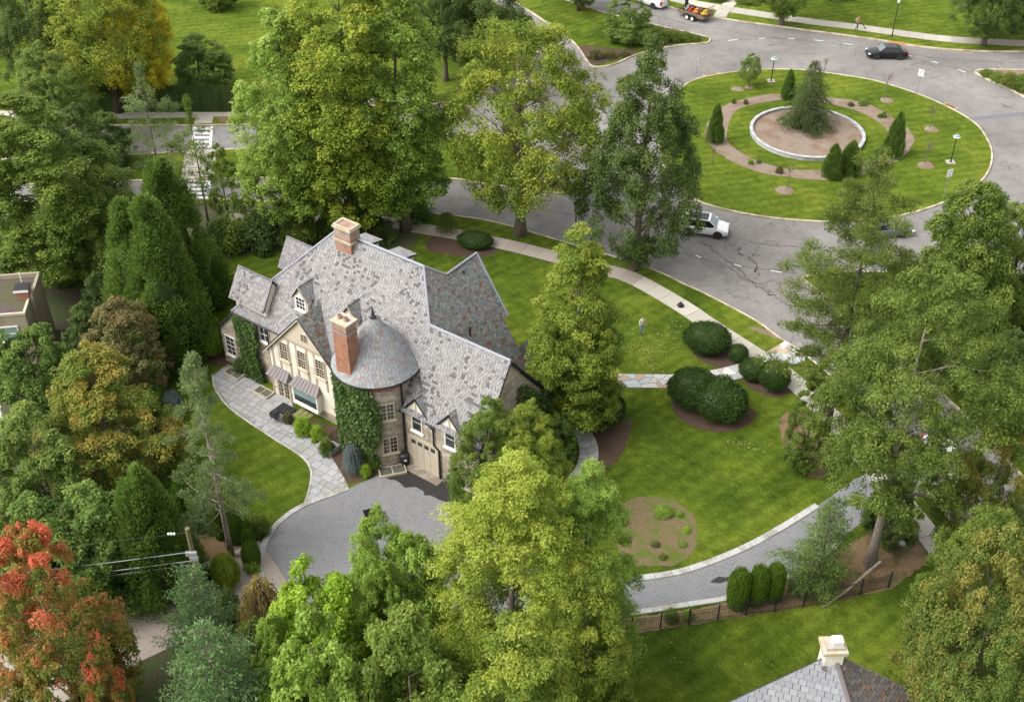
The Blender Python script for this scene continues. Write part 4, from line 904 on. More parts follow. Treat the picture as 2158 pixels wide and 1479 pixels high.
def perp(rg, N):
    return unit(np.cross(N, rg.normal(size=N.shape)))
UP = np.array([0, 0, 1.0])
def clump_leaves(rg, centers, radii, per, size, squash=.75, asp=.62, cv=None, topbias=.25, shell=.6, droop=.15, jitter=.8):
    """leaves spread over the skin of many small clumps"""
    K = len(centers); idx = np.repeat(np.arange(K), per); n = len(idx)
    v = rand_unit(rg, n); v[:, 2] += topbias; v = unit(v)
    rad = radii[idx] * (shell + (1.08 - shell) * rg.random(n) ** .6)
    P = v * rad[:, None]; P[:, 2] *= squash; C = centers[idx] + P
    N = unit(v * .6 + .95 * UP + jitter * .62 * rg.normal(size=(n, 3))); D = perp(rg, N); D[:, 2] -= droop
    s = size * rg.uniform(.5, 1.3, n)
    var = cv[idx] + rg.normal(0, .07, n) + .10 * v[:, 2]  # upper leaves of a clump lighter: light from above put into the colour
    return C, D, N, s, s * asp, var
def tree_limbs(rg, H, trunk_r, targets, start=.25, lean=0.0, sides=7, sub=None, thick=.3):
    mb = MB(); top = H * .82; n = 8; pts = []
    ph = rg.uniform(0, 6.28)
    for k in range(n + 1):
        t = k / n; pts.append((math.sin(t * 3 + ph) * .018 * H * t + lean * t * H, math.cos(t * 2.6 + ph) * .018 * H * t, t * top))
    mb.tube(pts, [trunk_r * (1.35 if k == 0 else 1) * (1 - .86 * k / n) for k in range(n + 1)], sides)
    for q in targets:
        z0 = max(start * H, min(top * .97, q[2] - np.hypot(q[0], q[1]) * rg.uniform(.35, .8))); k = min(n - 1, int(z0 / top * n)); t = z0 / top * n - k
        a = Vector(pts[k]).lerp(Vector(pts[k + 1]), t); b = Vector(q); m = a.lerp(b, .5) + Vector((0, 0, (b - a).length * .08))
        r0 = trunk_r * thick * (1 - .6 * z0 / top); mb.tube([a, m, b], [r0, r0 * .6, r0 * .2], 5, cap=False)
    return mb
def prof_oval(h): return np.clip(1 - np.abs(2 * h - .95) ** 2.2, 0, 1) ** .5
def prof_tall(h): return np.clip(np.minimum((h / .18) ** .6, 1) * (1 - h ** 2.6) ** .7, 0, 1)
def prof_con(h): return np.clip((1 - h), 0, 1) ** .62 * np.clip(.62 + h * 2.2, 0, 1)
def prof_egg(h): return np.clip(1 - h ** 2.0, 0, 1) ** .7 * np.clip(.68 + h * 1.6, 0, 1)
def prof_wide(h): return np.clip(np.sin(np.clip(.22 + h * .76, 0, 1) * np.pi), 0, 1) ** .55
def prof_dome(h): return np.clip((1 - h ** 2.1), 0, 1) ** .55 * np.clip(.55 + h * 2.2, 0, 1)
def deciduous(seed, H, Rr, base, nc, per, size, prof=prof_oval, cr=(.15, .27), trunk=.35, squash=.72, lobes=5, limb=26, sparse=.0, subs=8, topvar=.0, asp=.62, flat=.8, droop=.15, outb=.75, bark='bark'):
    rg = np.random.default_rng(seed)
    h = rg.random(nc * 4); w = prof(h); keep = rg.random(nc * 4) < w * .9 + .1; h = h[keep][:nc]; K = len(h)
    az = rg.uniform(0, 2 * np.pi, K); lob = 1 + .0 * az
    for _ in range(lobes):
        a0, h0, am = rg.uniform(0, 6.28), rg.random(), rg.uniform(-.28, .24)
        lob += am * np.exp(-((np.cos(az - a0) - 1) ** 2) * 2 - ((h - h0) / .25) ** 2)
    rad = prof(h) * Rr * lob * rg.random(K) ** .33 * .86
    C = np.stack([np.cos(az) * rad, np.sin(az) * rad, H * base + h * H * (1 - base) * .95], 1)
    br = Rr * rg.uniform(cr[0], cr[1], K) * (.7 + .4 * prof(h)); cv = np.clip(rg.normal(.46, .17, K) + topvar * (h - .5), .02, .98)
    if sparse: k = rg.random(K) > sparse; C, br, cv = C[k], br[k], cv[k]
    out = C - np.array([0, 0, H * (base + (1 - base) * .42)]); out = unit(out)
    idx = np.repeat(np.arange(len(C)), subs); v = rand_unit(rg, len(idx)) + out[idx] * outb + UP * .35; v = unit(v)
    C2 = C[idx] + v * (br[idx] * rg.uniform(.55, 1.0, len(idx)))[:, None] * np.array([1, 1, flat]); r2 = br[idx] * rg.uniform(.26, .48, len(idx)); v2 = cv[idx] + rg.normal(0, .13, len(idx)) + .12 * v[:, 2]  # v2 also lightens sub-clumps on top, light from above set in their tone
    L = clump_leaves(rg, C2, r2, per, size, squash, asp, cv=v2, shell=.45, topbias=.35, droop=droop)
    tg = C[rg.permutation(len(C))[:limb]]
    return leaf_mesh('crown', *L), tree_limbs(rg, H, trunk, tg, start=max(.12, base * .8), thick=.2).mesh('trunk', 'bark', True)
def spray_conifer(seed, H, Rr, base, nb, profile, size, droop=.35, rise=.15, twig=.34, dens=1.0, asp=.34, trunk=.28, gaps=.0, tipvar=.25, twist=.5, irregular=.25, hang=.35):
    """whorls of drooping branches with side twigs, clothed in flat sprays of needles"""
    rg = np.random.default_rng(seed); Cs, Ds, Ns, Ls, Vs = [], [], [], [], []; mb = MB()
    mb.tube([(0, 0, 0), (.02 * H * rg.normal() * .3, .02 * H * rg.normal() * .3, H * .5), (0, 0, H * .985)], [trunk * 1.2, trunk * .65, .03], 8)
    az = rg.uniform(0, 6.28)
    for b in range(nb):
        t = (b + rg.random()) / nb; t = base + (1 - base) * (1 - (1 - t) ** 1.0); az += 2.4 + rg.normal(0, .3)
        if rg.random() < gaps: continue
        Lb = Rr * profile((t - base) / (1 - base)) * (1 + irregular * rg.normal()); Lb = max(Lb, .25)
        z0 = t * H; d = np.array([math.cos(az), math.sin(az), 0]); sd = np.array([-d[1], d[0], 0]); tv = rg.normal(.42, .14)
        ns = max(4, int(Lb / .28 * dens)); s = (np.arange(ns) + rg.random(ns) * .6) / ns
        px = s * Lb; pz = rise * Lb * s - droop * Lb * s ** 2
        bp = np.stack([d[0] * px, d[1] * px, z0 + pz], 1)
        mb.tube([(0, 0, z0), tuple(bp[len(bp) // 2]), tuple(bp[-1])], [max(.012, trunk * .22 * (1 - t * .7)), .022, .008], 4, cap=False)
        for k in range(ns):
            if s[k] < .12: continue
            for sg in (-1, 1):
                tl = twig * Lb * (1.15 - s[k]) * rg.uniform(.6, 1.2) + .22; m = max(3, int(tl / (size * .42)))
                q = (np.arange(m) + rg.random(m)) / m
                dirv = d * (.55 + .4 * s[k]) + sd * sg * rg.uniform(.6, 1.0); dirv /= np.linalg.norm(dirv)
                pp = bp[k] + dirv * (q * tl)[:, None]; pp[:, 2] -= hang * tl * q ** 2 + rg.random(m) * .05; pp[:, 2] += rg.normal(0, .05, m)
                Dv = dirv + rg.normal(0, twist, (m, 3)); Dv[:, 2] -= hang * 1.3 * q + .05
                Cs.append(pp); Ds.append(Dv); Ns.append(np.tile(UP, (m, 1)) + rg.normal(0, .42, (m, 3))); Ls.append(size * rg.uniform(.7, 1.35, m)); Vs.append(tv + tipvar * (q - .5) + tipvar * .9 * (s[k] - .5) + rg.normal(0, .07, m))
    # leader
    m = 40; q = rg.random(m); pp = np.stack([rg.normal(0, .06, m), rg.normal(0, .06, m), H * (.93 + .07 * q)], 1); Cs.append(pp); Ds.append(rg.normal(0, .6, (m, 3)) + UP * .8); Ns.append(rand_unit(rg, m)); Ls.append(np.full(m, size)); Vs.append(np.full(m, .7))
    C, D, N, L, V = (np.concatenate(a) for a in (Cs, Ds, Ns, Ls, Vs))
    return leaf_mesh('crown', C, D, N, L, L * asp, V), mb.mesh('trunk', 'bark', True)
def tuft_pine(seed, H, Rr, base, nb, profile, size, tuft=70, trunk=.36, gaps=.12, asp=.16, irregular=.35, tr=.5, flat=.5, up=.1, lean=0.0):
    """bare branches that carry flattened tufts of long needles towards their ends"""
    rg = np.random.default_rng(seed); mb = MB(); cen, crad, cv = [], [], []
    bend = lambda z: np.array([lean * H * (z / H) ** 1.6, 0, 0])
    mb.tube([tuple(bend(H * k / 8) + UP * H * k / 8 * .985) for k in range(9)], [trunk * (1.15 if k == 0 else 1) * (1 - .9 * k / 8) for k in range(9)], 8)
    az = rg.uniform(0, 6.28)
    for b in range(nb):
        t = base + (1 - base) * (b + rg.random()) / nb; az += 2.4 + rg.normal(0, .45)
        if rg.random() < gaps: continue
        Lb = Rr * profile((t - base) / (1 - base)) * max(.25, 1 + irregular * rg.normal()); d = np.array([math.cos(az), math.sin(az), 0]); sd = np.array([-d[1], d[0], 0]); z0 = t * H; o = bend(z0)
        bend_s = rg.normal(0, .18); pts = []
        for k in range(5):
            s = k / 4; pts.append(o + d * Lb * s + sd * bend_s * Lb * s ** 2 + UP * (z0 + up * Lb * s - .18 * Lb * s * s + .1 * Lb * s ** 3))
        r0 = max(.02, trunk * .26 * (1 - .75 * t)); mb.tube([tuple(p) for p in pts], [r0, r0 * .8, r0 * .6, r0 * .4, .01], 4, cap=False)
        bv = rg.normal(.45, .16)
        for k in range(max(2, int(Lb / .42))):
            s = rg.uniform(.28, 1.03) ** .8; i = min(3, int(s * 4)); f = s * 4 - i; p = pts[i] * (1 - f) + pts[i + 1] * f
            side = rg.normal(0, .26 * Lb * (1.15 - s)); p = p + sd * side + UP * rg.normal(.05, .09)
            if abs(side) > .35: mb.tube([tuple(pts[i] * (1 - f) + pts[i + 1] * f - d * abs(side) * .5), tuple(p)], [.02, .007], 3, cap=False)
            cen.append(p); crad.append(tr * rg.uniform(.6, 1.25)); cv.append(np.clip(bv + rg.normal(0, .1), .02, .98))
    m = 5; cen += [bend(H) + UP * H * (1 - .04 * k) + rg.normal(0, .1, 3) for k in range(m)]; crad += [tr * .6] * m; cv += [.6] * m
    cen, crad, cv = np.array(cen), np.array(crad), np.array(cv)
    K = len(cen); idx = np.repeat(np.arange(K), tuft); n = len(idx); v = rand_unit(rg, n); P = v * (crad[idx] * rg.random(n) ** .5)[:, None]; P[:, 2] *= flat
    D = v * np.array([1, 1, .7]) + rg.normal(0, .35, (n, 3)) + UP * .15; L = size * rg.uniform(.7, 1.3, n)
    return leaf_mesh('crown', cen[idx] + P, D, unit(rg.normal(size=(n, 3)) + UP * .8), L, L * asp, cv[idx] + rg.normal(0, .08, n) + .1 * v[:, 2]), mb.mesh('trunk', 'bark', True)  # needles on top of a tuft toned lighter, as if lit from above
def flame(seed, H, Rr, nc, per, size, spires=1, taper=1.15, asp=.5, cr=.2, wob=.12, basefull=.06):
    """dense upright evergreen: flame-shaped clumps on a cone, foliage pointing up and out"""
    rg = np.random.default_rng(seed); cen, rad, cv = [], [], []
    for k in range(nc):
        h = rg.random() ** 1.25; r = Rr * (1 - h) ** (1 / taper) * (min(1, (h + .02) / basefull) ** .4); a = rg.uniform(0, 6.28); r *= 1 + wob * math.sin(a * 3 + seed) + rg.normal(0, .05)
        cen.append((math.cos(a) * r * .9, math.sin(a) * r * .9, .04 * H + h * H * .94)); rad.append(Rr * cr * rg.uniform(.7, 1.25) * (1 - .55 * h)); cv.append(rg.normal(.46, .17))
    cen, rad, cv = np.array(cen), np.array(rad), np.array(cv); K = len(cen); idx = np.repeat(np.arange(K), per); n = len(idx)
    v = rand_unit(rg, n); P = v * (rad[idx] * (.55 + .5 * rg.random(n)))[:, None]; P[:, 2] *= 1.5
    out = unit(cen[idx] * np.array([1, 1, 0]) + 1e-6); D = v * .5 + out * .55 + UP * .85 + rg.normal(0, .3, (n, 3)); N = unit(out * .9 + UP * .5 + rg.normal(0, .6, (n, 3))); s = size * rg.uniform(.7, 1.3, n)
    mb = MB(); mb.tube([(0, 0, 0), (0, 0, H * .8)], [Rr * .09, .03], 6); pr = [(max(.01, Rr * .6 * (1 - h) ** (1 / taper) * min(1, (h + .05) / .1) ** .4), .06 * H + h * H * .86) for h in [i / 10 for i in range(11)]]
    mb.lathe([(.02, .05 * H)] + pr, n=14)
    return leaf_mesh('crown', cen[idx] + P, D, N, s, s * asp, cv[idx] + rg.normal(0, .07, n) + .12 * v[:, 2]), mb.mesh('trunk', 'inner_green', True)  # clump tops toned lighter, light from above put into the colour
leaf_mat('inner_green', (.040, .062, .016), (.050, .076, .020), (.060, .09, .024), .05)
def clipped(seed, n, size, form='globe', rough=.035, asp=.6, lumps=0.05):
    """a sheared shrub of unit radius and unit height"""
    rg = np.random.default_rng(seed); v = rand_unit(rg, n * 2); v = v[v[:, 2] > -.55][:n]; n = len(v)
    if form == 'globe': P = v * np.array([1, 1, .5]) + np.array([0, 0, .5])
    elif form == 'bullet':
        h = rg.random(n); a = rg.uniform(0, 6.28, n); r = np.clip(1 - np.clip((h - .6) / .4, 0, 1) ** 2.2, 0, 1) ** .5 * np.clip(.78 + h * .6, 0, 1); P = np.stack([np.cos(a) * r, np.sin(a) * r, h], 1); v = unit(np.stack([np.cos(a), np.sin(a), np.clip((h - .6) * 3, 0, 2)], 1))
    else:                                                       # box hedge
        f = rg.integers(0, 3, n); q = rg.uniform(-1, 1, (n, 3)); sg = np.where(rg.random(n) < .5, -1, 1)
        for ax in range(2): q[f == ax, ax] = sg[f == ax]
        q[f == 2, 2] = 1; v = np.zeros((n, 3)); v[np.arange(n), f] = np.where(f == 2, 1, sg); P = q * np.array([1, 1, .5]) + np.array([0, 0, .5])
    lump = sum(np.sin(P @ rg.normal(0, 6, 3) + rg.uniform(0, 6)) for _ in range(5)) / 5
    P = P + v * (lump * lumps + rg.normal(0, rough, n) - .03)[:, None]
    N = unit(v + .55 * rg.normal(size=(n, 3))); D = perp(rg, N) + v * .5 + UP * .2; s = size * rg.uniform(.6, 1.3, n)
    mb = MB()
    if form == 'globe': mb.lathe([(.01, .06)] + [(.93 * math.sin(t), .5 - .46 * math.cos(t)) for t in [math.pi * k / 12 for k in range(1, 12)]] + [(.01, .96)], n=24)
    elif form == 'bullet': mb.lathe([(.01, .0), (.72, .02), (.88, .25), (.92, .5), (.9, .65), (.75, .82), (.45, .93), (.01, .96)], n=20)
    else: mb.box(-.93, .93, -.93, .93, .0, .93)
    return leaf_mesh('crown', P, D, N, s, s * asp, .45 + .25 * lump + rg.normal(0, .12, n)), mb.mesh('trunk', 'inner_green', True)
def shrub(seed, nc, per, size, squash=.8, asp=.5, spread=.75):
    """a loose shrub of unit radius and about unit height"""
    rg = np.random.default_rng(seed); v = rand_unit(rg, nc); v[:, 2] = np.abs(v[:, 2]); C = v * (rg.random((nc, 1)) ** .4) * np.array([spread, spread, .72]); C[:, 2] += .12
    cv = np.clip(rg.normal(.48, .2, nc), 0, 1); L = clump_leaves(rg, C, rg.uniform(.2, .34, nc), per, size, squash, asp, cv=cv)
    mb = MB()
    for k in range(9): mb.tube([(rg.normal(0, .06), rg.normal(0, .06), 0), tuple(C[k] * np.array([.5, .5, .6])), tuple(C[k])], [.03, .022, .008], 4, cap=False)
    return leaf_mesh('crown', *L), mb.mesh('trunk', 'bark', True)
def weeping(seed, n_str, per, size):
    rg = np.random.default_rng(seed); Cs, Ds, Vs = [], [], []; mb = MB()
    for k in range(n_str):
        a = rg.uniform(0, 6.28); r = rg.uniform(.25, 1.0); q = np.linspace(0, 1, per); d = np.array([math.cos(a), math.sin(a), 0]); top = rg.uniform(.75, 1.0)
        pts = d * (r * np.sqrt(q))[:, None] + UP * (top * (1 - q ** 1.6 * rg.uniform(.6, 1.0)))[:, None]; Cs.append(pts + rg.normal(0, .03, (per, 3))); D = np.gradient(pts, axis=0); Ds.append(unit(D) + rg.normal(0, .3, (per, 3))); Vs.append(np.full(per, rg.normal(.5, .18)))
        if k % 4 == 0: mb.tube([(0, 0, 0)] + [tuple(pts[i]) for i in (0, per // 3, per // 2)], [.05, .03, .015, .006], 4, cap=False)
    C, D, V = np.concatenate(Cs), np.concatenate(Ds), np.concatenate(Vs); n = len(C); s = size * rg.uniform(.7, 1.3, n)
    return leaf_mesh('crown', C, D, rand_unit(rg, n), s, s * .3, V + rg.normal(0, .06, n)), mb.mesh('trunk', 'bark', True)

PROTO = {}
def proto(key, fn, H, Rr): PROTO[key] = (*fn(), H, Rr)
cone_p = lambda h: (1 - h) ** .85 + .03
fat_p = lambda h: min(1, (1 - h) ** .5 + .02) * min(1, .6 + h * 2.4)
dome_p = lambda h: (1 - h ** 1.9) ** .62 * min(1, .72 + h * 1.5) + .03
pine_p = lambda h: (min(1, .75 + h) * (1 - max(0, h - .35) / .65) ** .8 + .08)
wide_p = lambda h: math.sin(min(1, .25 + h * .9) * math.pi) ** .6 + .05
proto('poplar', lambda: deciduous(1, 24, 6, .10, 172, 80, .22, prof_tall, (.18, .28), .5, lobes=9, subs=9), 24, 6)
proto('poplar2', lambda: deciduous(2, 24, 6, .08, 172, 80, .22, prof_tall, (.17, .28), .5, lobes=10, subs=9), 24, 6)
proto('oak', lambda: deciduous(3, 17, 8, .20, 128, 82, .22, prof_oval, (.15, .25), .55, lobes=12, limb=40, subs=9), 17, 8)
proto('oak2', lambda: deciduous(4, 17, 8, .14, 128, 82, .22, prof_dome, (.15, .25), .5, lobes=12, limb=40, subs=9), 17, 8)
proto('linden', lambda: deciduous(5, 18, 6.5, .08, 135, 82, .21, prof_tall, (.16, .26), .5, lobes=10, subs=9), 18, 6.5)
proto('maple', lambda: deciduous(6, 11, 6, .06, 125, 82, .185, prof_dome, (.14, .23), .35, lobes=9, subs=9), 11, 6)
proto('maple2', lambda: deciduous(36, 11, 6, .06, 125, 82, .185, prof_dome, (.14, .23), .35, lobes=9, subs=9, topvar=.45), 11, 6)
proto('small', lambda: deciduous(7, 7, 3.5, .06, 82, 70, .17, prof_dome, (.17, .28), .2, lobes=7, subs=8), 7, 3.5)
proto('small2', lambda: deciduous(8, 7, 3.5, .02, 82, 70, .18, prof_dome, (.17, .29), .2, lobes=8, subs=8), 7, 3.5)
proto('sparse', lambda: deciduous(9, 9, 3.5, .15, 50, 50, .19, prof_oval, (.13, .22), .16, lobes=6, limb=46, subs=6), 9, 3.5)
proto('hemlock', lambda: deciduous(10, 15, 4.3, .03, 135, 74, .21, prof_con, (.19, .30), .28, squash=.6, subs=8, asp=.42, flat=.6, droop=.45, outb=1.0, lobes=6), 15, 4.3)
proto('hemlock2', lambda: deciduous(11, 15, 4.6, .04, 125, 74, .21, prof_con, (.18, .30), .28, squash=.55, subs=8, asp=.42, flat=.55, droop=.4, outb=1.0, lobes=8), 15, 4.6)
proto('larch', lambda: deciduous(12, 17, 5.4, .02, 285, 80, .165, prof_egg, (.16, .26), .3, squash=.6, subs=8, asp=.42, flat=.6, droop=.4, outb=1.0, lobes=8), 17, 5.4)
proto('cypress', lambda: flame(13, 9, 3.1, 230, 210, .26, taper=1.7, asp=.34, cr=.26, wob=.14), 9, 3.1)
proto('arbor', lambda: flame(14, 11, 2.6, 210, 230, .19, taper=1.5, asp=.5, cr=.29, wob=.16), 11, 2.6)
proto('arbor2', lambda: flame(15, 11, 2.8, 210, 230, .19, taper=1.4, asp=.5, cr=.29, wob=.2), 11, 2.8)
proto('pine', lambda: tuft_pine(16, 22, 5.2, .24, 112, pine_p, .26, 88, .34, .08, .24, irregular=.4, tr=.58), 22, 5.2)
proto('pine2', lambda: deciduous(17, 20, 7, .30, 215, 76, .21, prof_wide, (.13, .22), .42, squash=.55, subs=8, asp=.46, flat=.5, droop=.1, outb=.5, limb=40, lobes=9), 20, 7)
proto('spruce', lambda: tuft_pine(18, 17, 3.3, .22, 66, cone_p, .18, 115, .24, .10, .3, .35, tr=.40, flat=.75, up=.0), 17, 3.3)
proto('thin', lambda: tuft_pine(19, 12, 2.6, .12, 60, wide_p, .2, 48, .14, .1, .3, .4, tr=.48), 12, 2.6)
proto('weep_cone', lambda: spray_conifer(28, 8, 3, .03, 190, lambda h: (1 - h) ** .75 + .04, .2, .5, .05, .30, 1.2, .36, hang=.6, trunk=.15, irregular=.15), 8, 3)
proto('plume', lambda: spray_conifer(29, 9, 3.2, .02, 170, fat_p, .2, .08, .42, .3, 1.1, .36, hang=-.10, trunk=.15, irregular=.2, tipvar=.35), 9, 3.2)
proto('bushy_spruce', lambda: spray_conifer(20, 6, 3, .0, 110, fat_p, .2, .12, .1, .34, 1.2, .34, hang=.2, trunk=.15), 6, 3)
proto('globe', lambda: clipped(21, 15000, .055, rough=.045, lumps=.085), 1, 1)
proto('globe2', lambda: clipped(22, 15000, .06, rough=.05, lumps=.12), 1, 1)
proto('bullet', lambda: clipped(23, 12000, .07, 'bullet', rough=.05, lumps=.08), 1, 1)
proto('hedge', lambda: clipped(24, 14000, .055, 'box', lumps=.05), 1, 1)
proto('shrub', lambda: shrub(25, 70, 110, .10), 1, 1)
proto('shrub2', lambda: shrub(26, 70, 110, .12, asp=.35), 1, 1)
proto('weeper', lambda: weeping(27, 260, 26, .09), 1, 1)
PAL = {}
def pal(k, d, m, l, t=.46): leaf_mat('leaf_' + k, d, m, l, t); PAL[k] = MATS['leaf_' + k]
pal('lime', (0.1008, 0.17, 0.0196), (0.21, 0.3193, 0.0392), (0.3696, 0.5047, 0.1078))
pal('poplar', (0.1086, 0.1771, 0.0259), (0.2225, 0.3306, 0.0449), (0.445, 0.555, 0.1294))
pal('poplar_y', (0.1148, 0.1741, 0.0207), (0.2395, 0.3192, 0.0345), (0.459, 0.4991, 0.0777))
pal('oak', (0.097, 0.1463, 0.0173), (0.1987, 0.2675, 0.033), (0.4066, 0.434, 0.0627))
pal('oak_dark', (0.0485, 0.0834, 0.0191), (0.097, 0.1437, 0.0309), (0.1764, 0.2318, 0.0551))
pal('dark', (0.0427, 0.0704, 0.0178), (0.0791, 0.1226, 0.0283), (0.142, 0.1972, 0.0444))
pal('olive', (0.0832, 0.1327, 0.0259), (0.1617, 0.2365, 0.0453), (0.2957, 0.3692, 0.0862))
pal('mid', (0.068, 0.1085, 0.0162), (0.1361, 0.1985, 0.0294), (0.254, 0.3195, 0.0588))
pal('yellow', (0.26, 0.29, 0.025), (0.5, 0.48, 0.035), (0.8, 0.64, 0.06))
pal('gold', (.17, .225, .025), (.28, .35, .04), (.44, .50, .085))
pal('chart', (0.1344, 0.2266, 0.0157), (0.252, 0.3914, 0.0274), (0.42, 0.5665, 0.0686))
pal('hemlock', (0.0862, 0.1355, 0.0162), (0.186, 0.2566, 0.0323), (0.3629, 0.4066, 0.0588))
pal('arbor', (0.066, 0.1227, 0.025), (0.1321, 0.216, 0.0383), (0.2421, 0.3297, 0.0719))
pal('bluegreen', (0.0588, 0.1232, 0.0392), (0.1176, 0.2133, 0.0666), (0.2268, 0.3317, 0.1176))
pal('blue', (0.1173, 0.1587, 0.1587), (0.2139, 0.2691, 0.2691), (0.3588, 0.414, 0.4002))
pal('sage', (.100, .145, .045), (.175, .235, .080), (.30, .36, .15))
pal('pine', (0.0771, 0.1085, 0.0191), (0.1497, 0.1985, 0.0368), (0.2722, 0.3244, 0.0772))
pal('pine2', (0.061, 0.0955, 0.0141), (0.122, 0.1771, 0.027), (0.2286, 0.2855, 0.053))
pal('yew', (0.0235, 0.0515, 0.0098), (0.0462, 0.0927, 0.0157), (0.0882, 0.1545, 0.0274), 0.3)
pal('box', (0.0662, 0.1288, 0.0116), (0.1235, 0.2163, 0.0184), (0.2117, 0.3193, 0.0375), 0.3)
pal('clip', (0.0511, 0.103, 0.0116), (0.097, 0.1802, 0.0184), (0.1676, 0.2678, 0.0375), 0.3)
pal('red', (0.138, 0.1173, 0.0248), (0.414, 0.1035, 0.0414), (0.7176, 0.207, 0.1104))
pal('redgreen', (0.11, 0.18, 0.03), (0.22, 0.245, 0.042), (0.72, 0.15, 0.095))
pal('orange', (0.1, 0.155, 0.024), (0.17, 0.24, 0.036), (0.4, 0.3, 0.06))
pal('brown', (0.075, 0.095, 0.028), (0.145, 0.155, 0.045), (0.28, 0.21, 0.09))
pal('straw', (0.1932, 0.1587, 0.0414), (0.3726, 0.2967, 0.0828), (0.6072, 0.4554, 0.1656))
pal('rust', (0.075, 0.115, 0.022), (0.14, 0.195, 0.034), (0.34, 0.29, 0.065))
pal('ivy', (0.036, 0.07, 0.018), (0.075, 0.13, 0.03), (0.19, 0.26, 0.07), .3)
SEED = [0]
def plant(kind, name, label, cat, tx, ty, by, hw, col, group=None, bark=None, rz=None, wy=None, bx=None):
    """stand a plant with its tip at photo column tx, row ty and its foot at photo row by; hw: half width of the crown in the photo"""
    if bx is None: bx = PW / 2 + (tx - PW / 2) * (NADIR - by) / (NADIR - ty)
    if kind in ('globe', 'globe2', 'bullet', 'shrub', 'shrub2', 'weeper'): by = by - hw * (.55 if kind[:5] != 'shrub' else .4)
    p = G(bx, by); h = height_at(p.x, p.y, ty); w = hw * depth(p.x, p.y, h * .45) / F
    cr, tr, H0, R0 = PROTO[kind]; SEED[0] += 1
    t = thing(name, label, cat, (p.x, p.y, -.02), rz if rz is not None else (-.2 if kind[:5] == 'globe' else SEED[0] * 2.3), group)
    s = (w / R0, (wy or 1) * w / R0, h / H0)
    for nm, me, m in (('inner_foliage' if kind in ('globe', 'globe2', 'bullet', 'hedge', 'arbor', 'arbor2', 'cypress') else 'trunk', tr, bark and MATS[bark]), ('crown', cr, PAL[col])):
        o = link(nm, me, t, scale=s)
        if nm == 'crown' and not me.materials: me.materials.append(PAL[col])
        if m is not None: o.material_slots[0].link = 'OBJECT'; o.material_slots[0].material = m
    return t
# ------------------------------------------------------------------ trees and shrubs, from the far side to the near side
T = plant
# beyond the far carriageway, upper left
T('oak2', 'shade_tree', 'broad tree turning bright yellow on its right side, behind the hedge at upper left', 'tree', 300, -45, 225, 92, 'yellow', bx=318)
T('oak', 'shade_tree', 'large dark green tree left of the yellow tree, thick trunk by the hedge', 'tree', 195, -70, 236, 135, 'oak', bark='dark_bark', bx=252)
T('oak2', 'shade_tree', 'dark leafy tree cut off by the upper left corner of the photo', 'tree', 35, -75, 232, 110, 'oak_dark')
T('small', 'garden_tree', 'low spreading olive green tree on the lawn just left of the tall poplars', 'tree', 405, 72, 190, 74, 'olive')
T('oak2', 'shade_tree', 'dense dark green tree behind the top of the yellow-green street tree', 'tree', 1010, -80, 175, 112, 'oak_dark')
T('oak', 'shade_tree', 'dark tree between the tall poplars and the dark tree by the north road', 'tree', 930, -110, 170, 80, 'dark')
T('small', 'garden_tree', 'lone small tree at the top edge on the bright far lawn', 'tree', 450, -60, 20, 45, 'mid')
T('linden', 'park_tree', 'dark tree on the north median lawn cut by the top edge', 'tree', 1226, -150, 22, 55, 'oak_dark', bark='dark_bark')
T('hemlock2', 'median_tree', 'layered olive tree over a dark mulch ring on the north median', 'tree', 1333, -52, 86, 62, 'olive')
T('linden', 'street_tree', 'tall tree with bare grey trunk on the far verge, crown above the frame', 'tree', 1700, -330, 52, 75, 'mid')
T('oak2', 'street_tree', 'round dark green tree at the upper right corner by the far pavement', 'tree', 2118, -85, 96, 84, 'oak_dark')
T('oak', 'street_tree', 'dark tree behind the corner tree, cut off by the right edge', 'tree', 2185, -120, 70, 80, 'dark')
# the strip between the two carriageways and around it
T('thin', 'young_larch', 'thin feathery pale green larch with see-through crown left of the crosswalk', 'tree', 290, 138, 405, 52, 'sage')
T('thin', 'young_larch', 'thin dark-stemmed larch standing over the crosswalk', 'tree', 392, 205, 470, 42, 'mid', bark='dark_bark')
T('sparse', 'young_tree', 'dark stemmed small tree right of the crosswalk under the poplars', 'tree', 455, 300, 480, 48, 'mid', bark='dark_bark')
T('small', 'young_tree', 'dark small tree with slanting stem on the median lawn at left', 'tree', 215, 238, 352, 62, 'oak_dark', bark='dark_bark')
T('sparse', 'young_tree', 'small bare-limbed sapling on the median lawn right of the poplars', 'sapling', 972, 282, 318, 22, 'brown')
# left woodland
T('linden', 'shade_tree', 'rounded olive tree top at the left edge, behind the tall full tree', 'tree', 75, 88, 330, 88, 'olive')
T('oak2', 'shade_tree', 'shaded dark tree between the tall left tree and the young larches', 'tree', 150, 225, 430, 70, 'dark')
T('poplar2', 'woodland_tree', 'tall full green tree at the left edge behind the flat-roofed house', 'tree', 20, 185, 600, 175, 'mid', bark='bark')
T('linden', 'woodland_tree', 'full green tree right behind the flat roof chimney', 'tree', 118, 300, 610, 105, 'mid')
T('arbor', 'arborvitae', 'tallest of the three dark cone-shaped evergreens left of the house', 'evergreen', 328, 325, 650, 88, 'arbor', 'cone evergreens left of the house')
T('arbor2', 'arborvitae', 'left front one of the three dark cone-shaped evergreens', 'evergreen', 250, 422, 728, 88, 'arbor', 'cone evergreens left of the house')
T('arbor', 'arborvitae', 'middle front one of the three dark cone-shaped evergreens', 'evergreen', 300, 404, 748, 86, 'arbor', 'cone evergreens left of the house')
T('small2', 'shrub', 'yellow-green shrub peeping between the tall left tree and the cone evergreens', 'shrub', 215, 385, 470, 50, 'olive')
